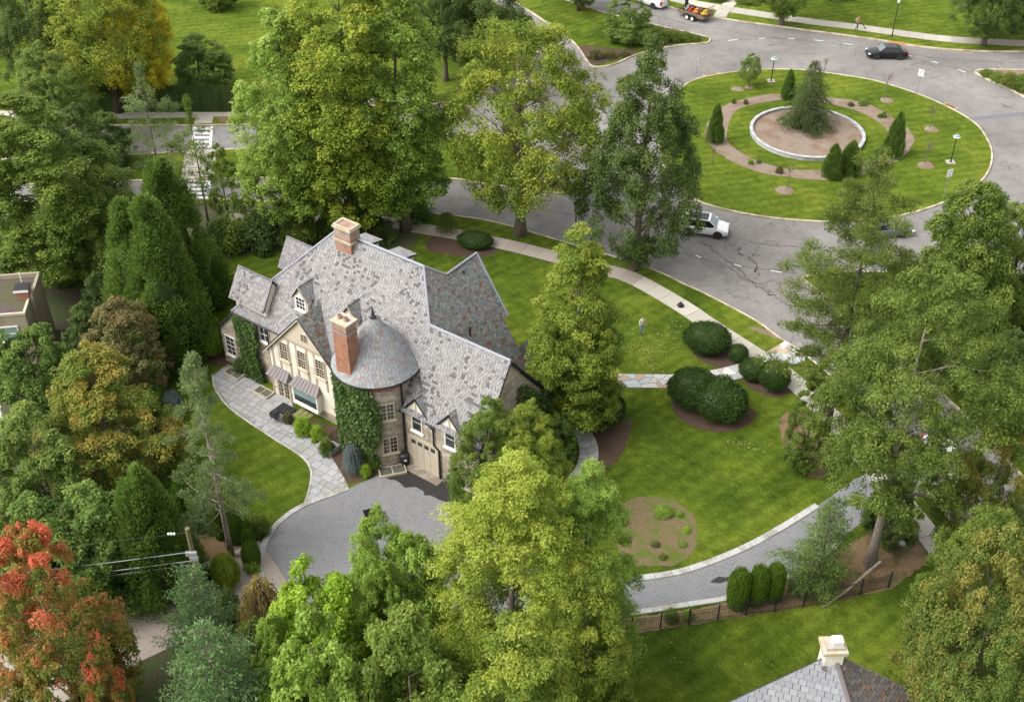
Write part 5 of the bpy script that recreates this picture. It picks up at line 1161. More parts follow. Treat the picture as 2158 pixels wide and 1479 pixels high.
T('small', 'shrub', 'dark bush under the tall trees right of the flat-roofed house', 'shrub', 165, 640, 770, 60, 'dark')
T('small2', 'shrub', 'dark undergrowth bush behind the cone evergreens by the lawn', 'shrub', 200, 560, 690, 55, 'dark')
T('small2', 'leafy_shrub', 'fresh green leafy tree in front of the flat-roofed house window', 'tree', 38, 676, 860, 98, 'arbor')
T('small', 'smoke_bush', 'brownish green spreading tree between the flat-roofed house and the lawn', 'tree', 232, 636, 842, 112, 'brown')
T('maple', 'autumn_tree', 'wide orange and yellow-green autumn tree left of the blue spruces', 'tree', 172, 742, 1010, 182, 'orange')
T('small', 'autumn_tree', 'olive lower skirt tree under the wide orange autumn tree', 'tree', 40, 850, 1090, 120, 'olive')
T('small2', 'yew_shrub', 'wide green feathery yew above the red maple', 'shrub', 110, 1020, 1255, 165, 'arbor')
T('small2', 'yew_shrub', 'yellower yew at the left edge above the red maple', 'shrub', 5, 1060, 1260, 90, 'mid')
T('cypress', 'cypress_tree', 'bright green dense cypress right of the wide yew', 'evergreen', 282, 992, 1252, 92, 'arbor')
T('spruce', 'thin_spruce', 'tall sparse grey-green spruce with long bare trunk on the side lawn', 'tree', 402, 752, 1172, 98, 'sage', bark='pale_bark')
# front row, bottom of the photo
T('maple2', 'red_maple', 'red and orange maple in the lower left corner', 'tree', 30, 1108, 1520, 168, 'redgreen')
T('small', 'red_maple', 'lower green-orange maple bough right of the red crown in the corner', 'tree', 185, 1385, 1600, 66, 'redgreen')
T('plume', 'cypress_tree', 'blue-green feathery cypress right of the concrete alley', 'evergreen', 398, 1200, 1415, 86, 'bluegreen')
T('plume', 'cypress_tree', 'blue-green cypress at the bottom edge in front of the other cypress', 'evergreen', 425, 1325, 1600, 135, 'bluegreen')
T('shrub2', 'shrub', 'dark evergreen bush between the cypress and the straw-coloured shrub', 'shrub', 470, 1240, 1330, 35, 'dark')
T('weeper', 'straw_shrub', 'straw-yellow wispy shrub beside the court kerb', 'shrub', 535, 1222, 1390, 62, 'straw')
T('weeper', 'straw_shrub', 'olive wispy shrub lower down behind the cypress tops', 'shrub', 520, 1310, 1480, 70, 'olive')
T('globe2', 'clipped_shrub', 'yellow clipped shrub with orange top by the utility pole', 'shrub', 465, 1176, 1252, 30, 'gold')
T('small2', 'lime_shrub', 'bright lime-green shrub mass below the court', 'shrub', 660, 1180, 1470, 140, 'chart')
T('small2', 'lime_shrub', 'second lime-green shrub at the bottom edge left of the dark hollow', 'shrub', 650, 1290, 1640, 150, 'lime')
T('small2', 'lime_shrub', 'rounded lime shrub in the gap between the lime mass and the pointed tree', 'shrub', 745, 1225, 1450, 70, 'chart')
T('small', 'lime_shrub', 'olive-lime shrub behind the straw-coloured shrubs at the bottom', 'shrub', 570, 1290, 1520, 70, 'lime')
T('linden', 'lime_tree', 'yellow-green tree with pointed top reaching over the court', 'tree', 790, 1066, 1440, 98, 'lime')
T('small', 'lime_tree', 'fuller yellow-flecked tree just right of the pointed one over the court', 'tree', 862, 1128, 1450, 118, 'lime')
T('small', 'shrub', 'deep green tree at the bottom edge between the lime shrubs and the golden conifer', 'tree', 850, 1280, 1660, 170, 'mid')
T('larch', 'golden_conifer', 'big golden-green conifer in front of the house, bottom centre', 'tree', 1082, 938, 1480, 225, 'gold')
T('larch', 'golden_conifer', 'green conifer growing against the right side of the golden one', 'tree', 1250, 962, 1440, 135, 'lime')
T('hemlock2', 'golden_conifer', 'lower right boughs of a hemlock hanging over the fence and lawn', 'tree', 1250, 1150, 1560, 130, 'hemlock')
T('hemlock', 'golden_conifer', 'yellow-tipped hemlock at the bottom edge below the golden conifer', 'tree', 1090, 1290, 1720, 190, 'hemlock')
T('linden', 'garage_tree', 'dark green bushy evergreen in front of the garage corner, left top', 'evergreen', 1032, 838, 1085, 88, 'mid')
T('linden', 'garage_tree', 'lighter bushy evergreen beside the garage, right top', 'evergreen', 1118, 842, 1085, 84, 'hemlock')
T('small2', 'shrub', 'dark green shrub between the garage trees and the curved side path', 'shrub', 1180, 862, 968, 42, 'arbor')
# around the house, street side
T('poplar', 'poplar_tree', 'left one of the three huge light green poplars behind the house', 'tree', 572, 10, 505, 122, 'poplar', 'poplars behind the house')
T('poplar2', 'poplar_tree', 'middle and tallest of the three huge poplars behind the house', 'tree', 692, -115, 500, 165, 'poplar_y', 'poplars behind the house')
T('poplar', 'poplar_tree', 'right one of the three huge poplars, nearest the street', 'tree', 822, -50, 485, 140, 'poplar', 'poplars behind the house', rz=2.0)
T('oak', 'street_tree', 'spreading yellow-green street tree with thick trunk on the kerb verge', 'tree', 1118, 45, 494, 178, 'oak', bark='bark', bx=1096)
T('linden', 'street_tree', 'dark green full street tree hanging over the white SUV', 'tree', 1378, 78, 566, 128, 'oak_dark', bx=1338)
T('hemlock', 'feathery_hemlock', 'feathery light green hemlock right of the house by the front path', 'tree', 1222, 462, 890, 126, 'hemlock')
T('hemlock', 'feathery_hemlock', 'second leader of the feathery hemlock right of the house', 'tree', 1252, 500, 885, 84, 'hemlock', rz=1.0)
for k, (x, ty, by, hw, c, nm) in enumerate(((470, 455, 545, 52, 'mid', 'dark shrub at the left end of the row behind the house'), (540, 440, 540, 55, 'dark', 'dark shrub second from the left behind the house'), (625, 450, 535, 50, 'mid', 'shrub under the left poplar behind the roof dormers'), (690, 440, 520, 40, 'dark', 'shrub behind the ridge chimney'), (790, 455, 525, 48, 'dark', 'dark shrub right of the ridge chimney'), (868, 405, 476, 48, 'arbor', 'fan-shaped small tree under the right poplar by the pavement'), (452, 452, 546, 38, 'dark', 'dark shrub right of the tallest cone evergreen behind the lawn strip'))):
    T('shrub' if k % 2 else 'shrub2', 'understory_shrub', nm, 'shrub', x, ty, by, hw, c)
for k, (x, ty, by, hw) in enumerate(((610, 330, 505, 60), (735, 345, 495, 60), (500, 345, 500, 50))):
    T('sparse', 'understory_tree', ('thin tree low under the left poplar', 'thin tree low under the middle poplar', 'thin tree low left of the poplars')[k], 'tree', x, ty, by, hw, 'mid', bark='dark_bark')
# pines and trees on the right
T('pine', 'pine_tree', 'tall open pine over the dark green car', 'tree', 1815, 325, 905, 118, 'pine', bark='dark_bark', bx=1742)
T('pine2', 'pine_tree', 'great spreading pine with bare trunk beside the driveway', 'tree', 1932, 560, 1187, 192, 'pine2', bark='pale_bark', bx=1832)
T('hemlock2', 'bushy_pine', 'shorter bushy conifer between the two big pines by the pavement', 'tree', 1738, 745, 985, 56, 'pine2', bark='dark_bark')
T('bushy_spruce', 'spruce_bush', 'low dark green spruce at the foot of the spreading pine', 'evergreen', 1760, 1050, 1238, 80, 'arbor')
T('small', 'shrub', 'dark shrubs under the pines right of the spreading pine trunk', 'shrub', 1905, 1010, 1130, 68, 'oak_dark')
T('maple', 'street_tree', 'dark green maple on the right edge below the roundabout', 'tree', 2072, 392, 742, 160, 'mid', bark='dark_bark')
T('maple2', 'street_tree', 'second dark maple behind it, cut by the right edge', 'tree', 2185, 420, 700, 120, 'mid', bark='dark_bark')
T('small', 'shrub', 'dark leafy shrub on the south median under the maples', 'shrub', 2095, 640, 800, 80, 'oak_dark')
T('small', 'shrub', 'yellow-green bush on the south median behind the spreading pine', 'shrub', 1862, 600, 720, 42, 'gold')
T('small', 'shrub', 'mid green bush on the south median cut by the right edge', 'shrub', 2150, 700, 850, 70, 'dark')
T('maple2', 'autumn_tree', 'green tree turning rust-brown at the right edge over the white car', 'tree', 2148, 868, 1230, 108, 'rust')
T('oak2', 'garden_tree', 'large leafy tree in the lower right corner, left crown', 'tree', 1990, 1075, 1430, 118, 'mid', bx=1985)
T('oak2', 'garden_tree', 'large yellow-tinged tree in the lower right corner, right crown', 'tree', 2120, 1130, 1580, 165, 'rust')
T('oak', 'garden_tree', 'lower bough tree of the right corner beside the slate roof', 'tree', 2110, 1260, 1620, 120, 'olive')
# clipped shrubs
for kind, x, ty, by, hw, wy, col, lab in (('globe', 1497, 688, 764, 50, .8, 'yew', 'largest clipped yew dome beside the pavement'), ('globe', 1560, 730, 770, 21, 1, 'yew', 'small clipped yew ball right of the largest dome'), ('globe', 1592, 762, 810, 29, 1, 'yew', 'clipped yew ball below the front path, left of a pair'), ('globe', 1640, 768, 834, 33, 1, 'yew', 'clipped yew ball below the front path, right of a pair'),
                                       ('globe', 1470, 786, 882, 54, .85, 'yew', 'big clipped yew mound on the lawn, left and rear of two'), ('globe2', 1525, 810, 906, 60, .85, 'yew', 'big clipped yew mound on the lawn, right and front of two'), ('globe', 1000, 493, 538, 38, .75, 'yew', 'clipped yew mound by the pavement behind the house'), ('globe2', 432, 680, 762, 37, 1, 'box', 'bright green rounded boxwood at the left corner of the house'),
                                       ('globe2', 1268, 832, 912, 54, .9, 'yew', 'dark clipped yew behind the feathery hemlock by the curved path'), ('globe2', 351, 832, 885, 26, 1, 'blue', 'blue globe spruce, upper one of two'), ('globe2', 351, 906, 965, 30, 1, 'blue', 'blue globe spruce, lower one of two'), ('globe2', 355, 875, 912, 20, 1, 'brown', 'small reddish shrub between the two blue globe spruces')):
    T(kind, 'clipped_shrub', lab, 'shrub', x, ty, by, hw, col, wy=wy)
for k, (x, ty, by, hw) in enumerate(((1566, 1202, 1288, 23), (1607, 1196, 1280, 21), (1643, 1190, 1272, 21))):
    T('bullet', 'clipped_arborvitae', ('left', 'middle', 'right')[k] + ' one of three clipped bullet-shaped shrubs at the fence', 'shrub', x, ty, by, hw, 'box', 'bullet shrubs at the fence')
row = ((333, 1000, 1050, 15), (350, 1012, 1075, 16), (372, 1018, 1105, 19), (402, 1030, 1125, 17), (432, 1045, 1130, 16), (452, 1062, 1140, 16), (486, 1078, 1150, 19), (510, 1095, 1150, 14), (518, 1118, 1172, 14), (522, 1146, 1202, 19))
for k, (x, ty, by, hw) in enumerate(row):
    T('bullet', 'clipped_arborvitae', ('first', 'second', 'third', 'fourth', 'fifth', 'sixth', 'seventh', 'eighth', 'ninth', 'last')[k] + ' clipped bullet shrub of the curved row, counted from the blue spruces', 'shrub', x, ty, by, hw, 'clip', 'bullet shrubs curving along the side lawn')
for k in range(6):
    T('globe2', 'clipped_shrub', ('first', 'second', 'third', 'fourth', 'fifth', 'lowest')[k] + ' clipped hedge shrub from the top along the mulch strip', 'shrub', 322 - (k % 2), 728 + k * 27, 795 + k * 28, 19, 'clip', 'hedge shrubs along the mulch strip')
T('shrub', 'shrub', 'pale leafy shrub beside the upper court kerb', 'shrub', 540, 1082, 1135, 26, 'mid')
T('shrub2', 'shrub', 'low weedy plant by the lower court kerb', 'shrub', 525, 1178, 1212, 22, 'lime')
for x, ty, by, hw, col, lab in ((634, 874, 922, 25, 'chart', 'larger yellow-green shrub below the bay window'), (665, 892, 934, 18, 'chart', 'smaller yellow-green shrub next to the larger one below the bay window'), (684, 916, 962, 20, 'mid', 'green shrub between the yellow shrubs and the turret ivy'), (786, 955, 992, 17, 'mid', 'small green shrub left of the turret window well'), (768, 976, 1008, 15, 'chart', 'low green plant below the turret ivy'), (604, 868, 894, 13, 'brown', 'small brownish shrub beside the black grill'), (500, 748, 790, 16, 'ivy', 'small blue-green shrub in front of the wall ivy')):
    T('shrub', 'shrub', lab, 'shrub', x, ty, by, hw, col)
T('weeper', 'weeping_shrub', 'blue-green weeping shrub at the foot of the turret ivy', 'shrub', 738, 938, 1008, 27, 'blue')
# roundabout planting
T('weep_cone', 'weeping_conifer', 'weeping dark conifer in the middle of the roundabout ring', 'evergreen', 1720, 128, 270, 66, 'dark')
for x, ty, by, hw, wy, lab in ((1668, 148, 207, 15, 1, 'cone evergreen behind the weeping conifer'), (1514, 220, 300, 18, 1, 'cone evergreen on the left of the ring bed'), (1900, 238, 328, 22, 1, 'cone evergreen on the right of the ring bed'), (1764, 305, 372, 22, 1, 'left one of the two joined cone evergreens at the front of the ring bed'), (1800, 298, 366, 26, 1, 'right one of the two joined cone evergreens at the front of the ring bed')):
    T('cypress', 'cone_juniper', lab, 'evergreen', x, ty, by, hw, 'arbor', 'junipers round the roundabout ring')
T('oak', 'young_tree', 'small round-headed tree on the upper left of the roundabout lawn', 'tree', 1587, 112, 184, 23, 'olive')
for k, (x, ty, by, hw, lab) in enumerate(((1548, 206, 220, 5, 'upper left'), (1573, 208, 222, 6, 'upper middle left'), (1645, 348, 368, 9, 'lower middle'), (1584, 335, 348, 7, 'lower left'), (1600, 332, 346, 6, 'lower left, paler'), (1822, 208, 226, 12, 'upper right'), (1795, 214, 226, 8, 'upper right, browner'), (1856, 238, 250, 6, 'right'), (1866, 232, 250, 7, 'right, white flowered'))):
    T('shrub', 'bedding_plant', 'small bedding plant at the ' + lab + ' of the roundabout ring bed', 'plant', x, ty, by, hw, ('mid', 'brown', 'brown', 'lime', 'sage', 'olive', 'brown', 'mid', 'sage')[k])
for k, (x, ty, by, hw) in enumerate(((1395, 56, 98, 24), (1420, 60, 94, 22), (1445, 66, 93, 20), (1466, 72, 91, 14))):
    T('shrub', 'bed_shrub', ('first', 'second', 'third', 'last')[k] + ' green shrub from the left in the bed at the tip of the north median', 'shrub', x, ty, by, hw, 'mid')
for k, (x, ty, by, hw) in enumerate(((1255, 102, 130, 18), (1285, 104, 128, 18), (1315, 104, 122, 16))):
    T('shrub2', 'bed_shrub', ('left', 'middle', 'right')[k] + ' brown withered shrub at the near corner of the north median', 'shrub', x, ty, by, hw, 'brown')
for k, (x, ty, by, hw) in enumerate(((2085, 146, 166, 18), (2110, 150, 178, 20), (2135, 148, 190, 22), (2160, 152, 198, 20))):
    T('shrub', 'bed_shrub', ('first', 'second', 'third', 'last')[k] + ' low shrub from the tip of the east median bed', 'shrub', x, ty, by, hw, ('mid', 'olive', 'rust', 'mid')[k])
T('shrub', 'bed_shrub', 'low plant at the tip of the west median behind the lantern post', 'shrub', 1165, 372, 398, 16, 'brown')
for k, (x, ty, by, hw, c) in enumerate(((1515, -12, 10, 30, 'dark'), (1580, -8, 16, 32, 'mid'), (1625, -16, 12, 24, 'dark'), (1770, -16, 10, 45, 'dark'))):
    T('shrub', 'garden_shrub', ('shrub left of the garden path at the top edge', 'shrub right of the garden path at the top edge', 'dark shrub right of the rounded one at the top edge', 'dark low shrub at the top edge above the working person')[k], 'shrub', x, ty, by, hw, c)
for k in range(9):
    x = 150 + k * 42; T('hedge', 'hedge', 'dark hedge section along the far pavement, number ' + ('one', 'two', 'three', 'four', 'five', 'six', 'seven', 'eight', 'nine')[k] + ' from the left', 'hedge', x, 186, 232, 26, 'dark', 'hedge along the far pavement', rz=0, wy=.45)
T('weeper', 'small_palm', 'spiky leaved plant beside the pavement corner behind the house', 'plant', 940, 448, 502, 26, 'mid')
T('shrub', 'shrub', 'leafy weed clump in the round bed on the front lawn', 'plant', 1400, 1068, 1092, 24, 'lime')
T('shrub', 'shrub', 'low shrub by the fence left of the bullet shrubs', 'shrub', 1418, 1282, 1312, 18, 'mid')
T('shrub', 'shrub', 'lower leafy shrub by the fence near the hemlock boughs', 'shrub', 1450, 1284, 1306, 14, 'lime')
T('shrub2', 'shrub', 'grey-green low shrub right of the bullet shrubs by the fence', 'shrub', 1680, 1214, 1256, 20, 'sage')
for k, (x, y, c_) in enumerate(((1432, 1086, 'lime'), (1448, 1120, 'chart'), (1440, 1150, 'lime'), (1398, 1176, 'mid'), (1382, 1150, 'brown'))):
    T('shrub', 'weed_clump', ('upper right', 'rightmost', 'lower right', 'lowest', 'brownish lower left')[k] + ' weed clump in the round bed on the front lawn', 'plant', x, y - 9, y + 3, 11, c_)
# bare saplings: trunk and forked twigs
def sapling(x, ty, by, label):
    bx = PW / 2 + (x - PW / 2) * (NADIR - by) / (NADIR - ty); p = G(bx, by); h = height_at(p.x, p.y, ty); rg = random.Random(int(x * 7))
    t = thing('bare_sapling', label, 'sapling', p, 0, 'bare saplings on the roundabout'); mb = MB(); mb.tube([(0, 0, 0), (.03, .02, h * .5), (.0, 0, h * .72)], [.05, .035, .025], 6); mb.build('trunk', 'bark', t)
    tw = MB()
    for k in range(15):
        a = rg.uniform(0, 6.28); z = h * rg.uniform(.42, .72); l = h * rg.uniform(.2, .34); b = (math.cos(a) * l * .55, math.sin(a) * l * .55, z + l * .8); tw.tube([(0, 0, z), (b[0] * .5, b[1] * .5, z + l * .3), b], [.018, .012, .004], 4, cap=False)
        for q in range(3):
            f = rg.uniform(.4, .9); c = (b[0] * f, b[1] * f, z + l * .8 * f); tw.tube([c, (c[0] + rg.uniform(-.3, .3), c[1] + rg.uniform(-.3, .3), c[2] + rg.uniform(.15, .4))], [.01, .003], 3, cap=False)
    tw.build('twigs', 'bark', t)
sapling(1876, 146, 211, 'bare sapling at the top right of the roundabout lawn'); sapling(1972, 212, 271, 'bare sapling below the right storm drain of the roundabout'); sapling(1962, 288, 347, 'bare sapling with a few yellow leaves left of the right lamp'); sapling(1668, 340, 399, 'bare sapling in the mulch ring at the bottom of the roundabout'); sapling(1742, 122, 152, 'bare sapling at the top of the roundabout by the kerb'); sapling(1506, 300, 345, 'bare sapling at the left edge of the roundabout lawn')
# ivy: leaves on the walls, rooted at the ground
def ivy(label, fn, n, size, seed):
    rg = np.random.default_rng(seed); P, N = fn(rg, n); w = lambda a: a[:, :1] * np.array(D1)[None] + a[:, 1:2] * np.array(D2)[None] + a[:, 2:] * UP[None]
    Pw = w(P) + np.array(HO); Nw = w(N); n = len(Pw); Nn = unit(Nw + UP * .35 + .5 * rg.normal(size=(n, 3))); D = perp(rg, Nn) - UP * .5; s = size * rg.uniform(.6, 1.4, n)
    base = Pw[Pw[:, 2].argmin()] * np.array([1, 1, 0]); t = thing('ivy', label, 'ivy', tuple(base))
    lump = sum(np.sin(P @ rg.normal(0, 2.2, 3) + rg.uniform(0, 6)) for _ in range(5)) / 5
    me = leaf_mesh('leaves', Pw - base, D, Nn, s, s * .75, .42 + .3 * lump + rg.normal(0, .12, n)); me.materials.append(PAL['ivy']); link('leaves', me, t)
    mb = MB()
    for k in range(10): i = rg.integers(0, n); q = Pw[i] - base; mb.tube([tuple(q * np.array([1, 1, 0])), tuple(q)], [.03, .01], 4, cap=False)
    mb.build('stem', 'bark', t)
def ivy_turret(rg, n):
    a = np.radians(rg.uniform(-150, -48, n)); z = 7.35 * rg.random(n) ** .85; edge = np.radians(-52 - 10 * np.sin(z * 1.1) + rg.normal(0, 4, n)); k = a < edge; a, z = a[k], z[k]
    bul = .12 + .22 * np.abs(np.sin(a * 6 + z)) + .25 * rg.random(len(a)); r = TRAD + bul; return np.stack([TC.x + r * np.cos(a), TC.y + r * np.sin(a), z], 1), np.stack([np.cos(a), np.sin(a), 0 * a], 1)
def ivy_wall(rg, n):
    u = rg.uniform(-17.0, -14.7, n); z = 5.6 * rg.random(n); k = (u > -17.0 + .5 * np.sin(z) * .6) & (u < -14.75 + .25 * np.sin(z * 1.7)); u, z = u[k], z[k]; b = .12 + .3 * rg.random(len(u)) + .2 * np.abs(np.sin(u * 3 + z)); return np.stack([u, .65 - b, z], 1), np.stack([0 * u, 0 * u - 1, 0 * u], 1)
def ivy_end(rg, n):
    w = rg.uniform(4.3, 7.4, n); z = 7.2 * rg.random(n); k = z < np.minimum(7.0, 8.6 - (w - 3.5) * 1.15); w, z = w[k], z[k]; b = .1 + .5 * rg.random(len(w)); return np.stack([6.4 + b, w, z], 1), np.stack([0 * w + 1, 0 * w, 0 * w], 1)
ivy('dense dark ivy climbing the left half of the turret', ivy_turret, 13000, .2, 41); ivy('column of dark ivy on the back wall at the left end of the house', ivy_wall, 8000, .15, 42); ivy('dark ivy on the end wall of the garage wing', ivy_end, 8000, .17, 43)
# ------------------------------------------------------------------ neighbouring houses
nb = thing('flat_roofed_house', 'beige flat-roofed house with brick chimney at the left edge', 'house', (-37.3, 78.5, 0))
speckle('beige_render', (.27, .235, .165), (.33, .285, .205), 4, .9, (.24, .205, .14), .5, .2); speckle('flat_roof', (.06, .045, .048), (.10, .075, .075), 1.2, .7, (.075, .07, .035), .35, .2)
nb.rotation_euler = (0, 0, math.radians(8))
mb = MB(); mb.box(-22, 0, -3.2, 0, 0, 5.3); mb.box(-22, -.3, -5.1, -3.21, 0, 5.2); mb.build('wall', 'beige_render', nb)
mb = MB(); mb.box(-21.8, -.2, -3.19, -.2, 5.301, 5.33); mb.box(-21.8, -.45, -5.0, -3.2, 5.201, 5.30); mb.build('roof', 'flat_roof', nb)
mb = MB(); mb.box(-22, .02, -.2, .02, 5.25, 5.68); mb.box(-.2, .02, -3.2, -.201, 5.25, 5.60); mb.build('parapet', 'beige_render', nb)
mb = MB(); mb.box(-21.9, -.25, -5.16, -5.0, 5.15, 5.34); mb.box(-.44, -.25, -4.999, -3.22, 5.15, 5.34); mb.build('coping', 'cream_trim', nb)
mb = MB(); mb.box(-1.15, -.22, -3.3, -2.4, 5.0, 6.1); c = mb.build('chimney', 'red_brick', nb); mb = MB(); mb.box(-1.25, -.12, -3.4, -2.3, 6.101, 6.22); mb.build('cap', 'dark_metal', c); mb = MB(); mb.box(-1.24, -.13, -3.44, -3.401, 6.02, 6.2); mb.build('flashing_strip', 'white_trim', c)
mb = MB(); mb.tube([(-1.0, -1.6, 5.3), (-1.0, -1.6, 6.7)], .04, 6); mb.build('vent_pipe', 'white_trim', nb)
window((-2.0, -5.11, 2.9), X, -Y, 1.7, 1.2, 2, 1, parent=nb, glass='teal_glass')
plain('pale_metal', (.52, .52, .51), .6)
# slate roof in the lower right corner
P0 = G(1758, 1377, 8.4); RL = G(1395, 1546, 5.2); RR_ = G(1968, 1476, 5.2); RF = G(1850, 1680, 5.2)
sh = thing('slate_roofed_house', 'grey slate hip roof with white chimney at the bottom right', 'house', (P0.x, P0.y, 0)); o0 = Vector((P0.x, P0.y, 0))
slates([P0 - o0, RL - o0, RF - o0], col_pale, sh, course=.3, width=.4); slates([P0 - o0, RF - o0, RR_ - o0], col_brown, sh, course=.2, width=.5); slates([P0 - o0, RR_ - o0, RL - o0], col_pale, sh, course=.3, width=.4)
ridge_cap(P0 - o0, RF - o0, sh, 'copper_grey', .13)
Wq = [(q - o0) * .93 for q in (RL, RF, RR_)]; mb = MB(); mb.prism([(q.x, q.y, 0) for q in Wq], (0, 0, 5.0)); mb.build('wall', 'stucco', sh, fix=True)
mb = MB(); mb.prism([(-0.60, -0.50, 7.2), (0.36, -0.44, 7.2), (0.32, 0.40, 7.2), (-0.64, 0.36, 7.2)], (0, 0, 1.75)); c = mb.build('chimney', 'stucco', sh, fix=True)
mb = MB(); mb.prism([(-0.76, -0.64, 8.95), (0.50, -0.58, 8.95), (0.45, 0.54, 8.95), (-0.80, 0.50, 8.95)], (0, 0, .2)); mb.build('cap', 'capstone', c, fix=True)
mb = MB(); mb.prism([(-0.58, -0.44, 9.15), (0.34, -0.40, 9.15), (0.30, 0.37, 9.15), (-0.61, 0.34, 9.15)], (0, 0, .16)); mb.build('crown', 'concrete', c, fix=True)
mb = MB(); mb.prism([(-0.24, -0.24, 9.31), (0.28, -0.22, 9.31), (0.26, 0.29, 9.31), (-0.26, 0.26, 9.31)], (0, 0, .22)); mb.build('flue_cover', 'pale_metal', c, fix=True)
mb = MB(); mb.prism([(-0.72, -0.60, 7.75), (-0.48, -0.76, 7.6), (0.56, -0.64, 7.6), (0.48, 0.32, 7.7)], (0, 0, .35)); mb.build('flashing', 'copper_grey', c, fix=True)
Q = [G(1850, 1475, 5.6), G(1972, 1455, 5.6), G(2040, 1530, 4.4), G(1900, 1560, 4.4)]; slates([q - o0 for q in Q], col_brown, sh, course=.25, width=.4)

# ------------------------------------------------------------------ vehicles
def paint(name, c, rough=.3): plain(name, c, rough, 0.0, .4, .25); return name
paint('car_white', (.72, .72, .71)); paint('car_black', (.006, .006, .007), .3); paint('car_green', (.10, .125, .115)); paint('car_silver', (.55, .54, .52))
plain('tyre', (.02, .02, .02), .85); plain('rim', (.42, .42, .42), .35, .6); plain('dark_rim', (.05, .05, .055), .4, .5); plain('tail_red', (.45, .02, .015), .3); plain('lamp_clear', (.65, .67, .68), .15); plain('car_glass', (.012, .014, .016), .06, 0, .6); plain('wind_glass', (.11, .145, .15), .06, 0, .6)
def car(label, name, pf, pr, color, L=4.6, W=1.82, kind='sedan', rim='rim', mirror=None, cat='car'):
    a, b = G(*pf, RZ), G(*pr, RZ); d = (a - b); wb = d.length; d.normalize(); away = Vector((-d.y, d.x, 0)); away = away if away.y > 0 else -away
    c = (a + b) / 2 + away * (W / 2 - .1); t = thing(name, label, cat, (c.x, c.y, RZ + .004), math.atan2(d.y, d.x)); wb = .585 * L
    f0, r0 = L / 2, -L / 2
    if kind == 'sedan': top = [(r0, .55), (r0 + .06, .92), (r0 + .75, 1.0), (-.9, 1.0), (.75, .98), (f0 - .75, .86), (f0 - .15, .72), (f0, .5)]; g = (-1.75, -.95, .35, 1.05, .98, 1.44)
    elif kind == 'suv': top = [(r0, .6), (r0 + .05, 1.08), (r0 + .35, 1.12), (-.9, 1.1), (.8, 1.08), (1.2, 1.06), (f0 - .55, .98), (f0 - .1, .84), (f0, .5)]; g = (-2.15, -1.8, .45, 1.2, 1.06, 1.68)
    else: top = [(r0, .7), (r0 + .03, 1.28), (r0 + .3, 1.3), (-.3, 1.3), (.9, 1.28), (f0 - .6, 1.2), (f0 - .1, 1.05), (f0, .7)]; g = (-.35, -.15, 1.05, 1.65, 1.28, 1.9)
    h = W / 2; rings = []; mb = MB(); zb = .27 if kind == 'sedan' else .34
    for x, z in top:
        e = max(0, (abs(x) - L * .36) / (L * .14)); w = h * (1 - .16 * e ** 2)
        rings.append([(x, -w * .93, zb + .02 * e), (x, -w, zb + .2), (x, -w, z * .72), (x, -w * .96, z - .07), (x, -w * .82, z), (x, 0, z + .025), (x, w * .82, z), (x, w * .96, z - .07), (x, w, z * .72), (x, w, zb + .2), (x, w * .93, zb + .02 * e)])
    n = len(rings[0]); i0 = len(mb.v)
    for r in rings: mb.v += r
    for k in range(len(rings) - 1):
        for q in range(n): mb.f.append((i0 + k * n + q, i0 + k * n + (q + 1) % n, i0 + (k + 1) * n + (q + 1) % n, i0 + (k + 1) * n + q)); mb.c.append(None)
    mb.f.append(tuple(i0 + q for q in range(n))); mb.f.append(tuple(i0 + (len(rings) - 1) * n + q for q in range(n))[::-1]); mb.c += [None, None]
    body = mb.build('body', color, t, smooth=False, fix=True); bv = body.modifiers.new('bevel', 'BEVEL'); bv.width = .05; bv.segments = 2; bv.limit_method = 'ANGLE'; bv.angle_limit = .4
    for p in body.data.polygons: p.use_smooth = True
    x0, x1, x2, x3, zl, zt = g; wl, wt = (h * .92, h * .76) if kind != 'sedan' else (h * .9, h * .68)
    def q4(nm, pts, m):
        mb = MB(); mb.face(pts); return mb.build(nm, m, t)
    q4('windscreen', [(x3, -wl, zl), (x3, wl, zl), (x2, wt, zt - .03), (x2, -wt, zt - .03)], 'wind_glass'); q4('rear_window', [(x0, wl, zl), (x0, -wl, zl), (x1, -wt, zt - .03), (x1, wt, zt - .03)], 'car_glass')
    for s in (-1, 1):
        xm = (x0 + x3) / 2 - .1
        for A, B, C_, D_ in ((x0 + .05, xm - .03, xm - .03, x1 + .05), (xm + .03, x3 - .06, x2 - .05, xm + .03)):
            pts = [(A, s * (wl + .006), zl), (B, s * (wl + .006), zl), (C_, s * (wt + .006), zt - .06), (D_, s * (wt + .006), zt - .06)]; q4('side_window', pts if s < 0 else pts[::-1], 'car_glass')
    mb = MB(); mb.prism([(x1 - .05, -wt - .03, zt - .05), (x2 + .05, -wt - .03, zt - .05), (x2 + .05, wt + .03, zt - .05), (x1 - .05, wt + .03, zt - .05)], (0, 0, .06)); rf = mb.build('roof', color, t, fix=True)
    if kind == 'suv':
        q = MB(); q.box(x1 + .35, x2 - .15, -wt + .1, wt - .1, zt + .0105, zt + .02); q.build('sunroof', 'car_glass', rf)
        for s in (-1, 1): q = MB(); q.tube([(x1 + .1, s * wt, zt + .06), (x2 - .1, s * wt, zt + .06)], .025, 5); q.build('roof_rail', color, rf)
    for s in (-1, 1):
        for A, B in (((x0, s * wl, zl), (x1, s * wt, zt - .02)), ((x3, s * wl, zl), (x2, s * wt, zt - .02)), (((x0 + x3) / 2 - .1, s * wl, zl), ((x0 + x3) / 2 - .1, s * wt, zt - .02))): mb = MB(); mb.tube([A, B], .035, 4); mb.build('pillar', color, t)
    rw = .33 if kind == 'sedan' else .37
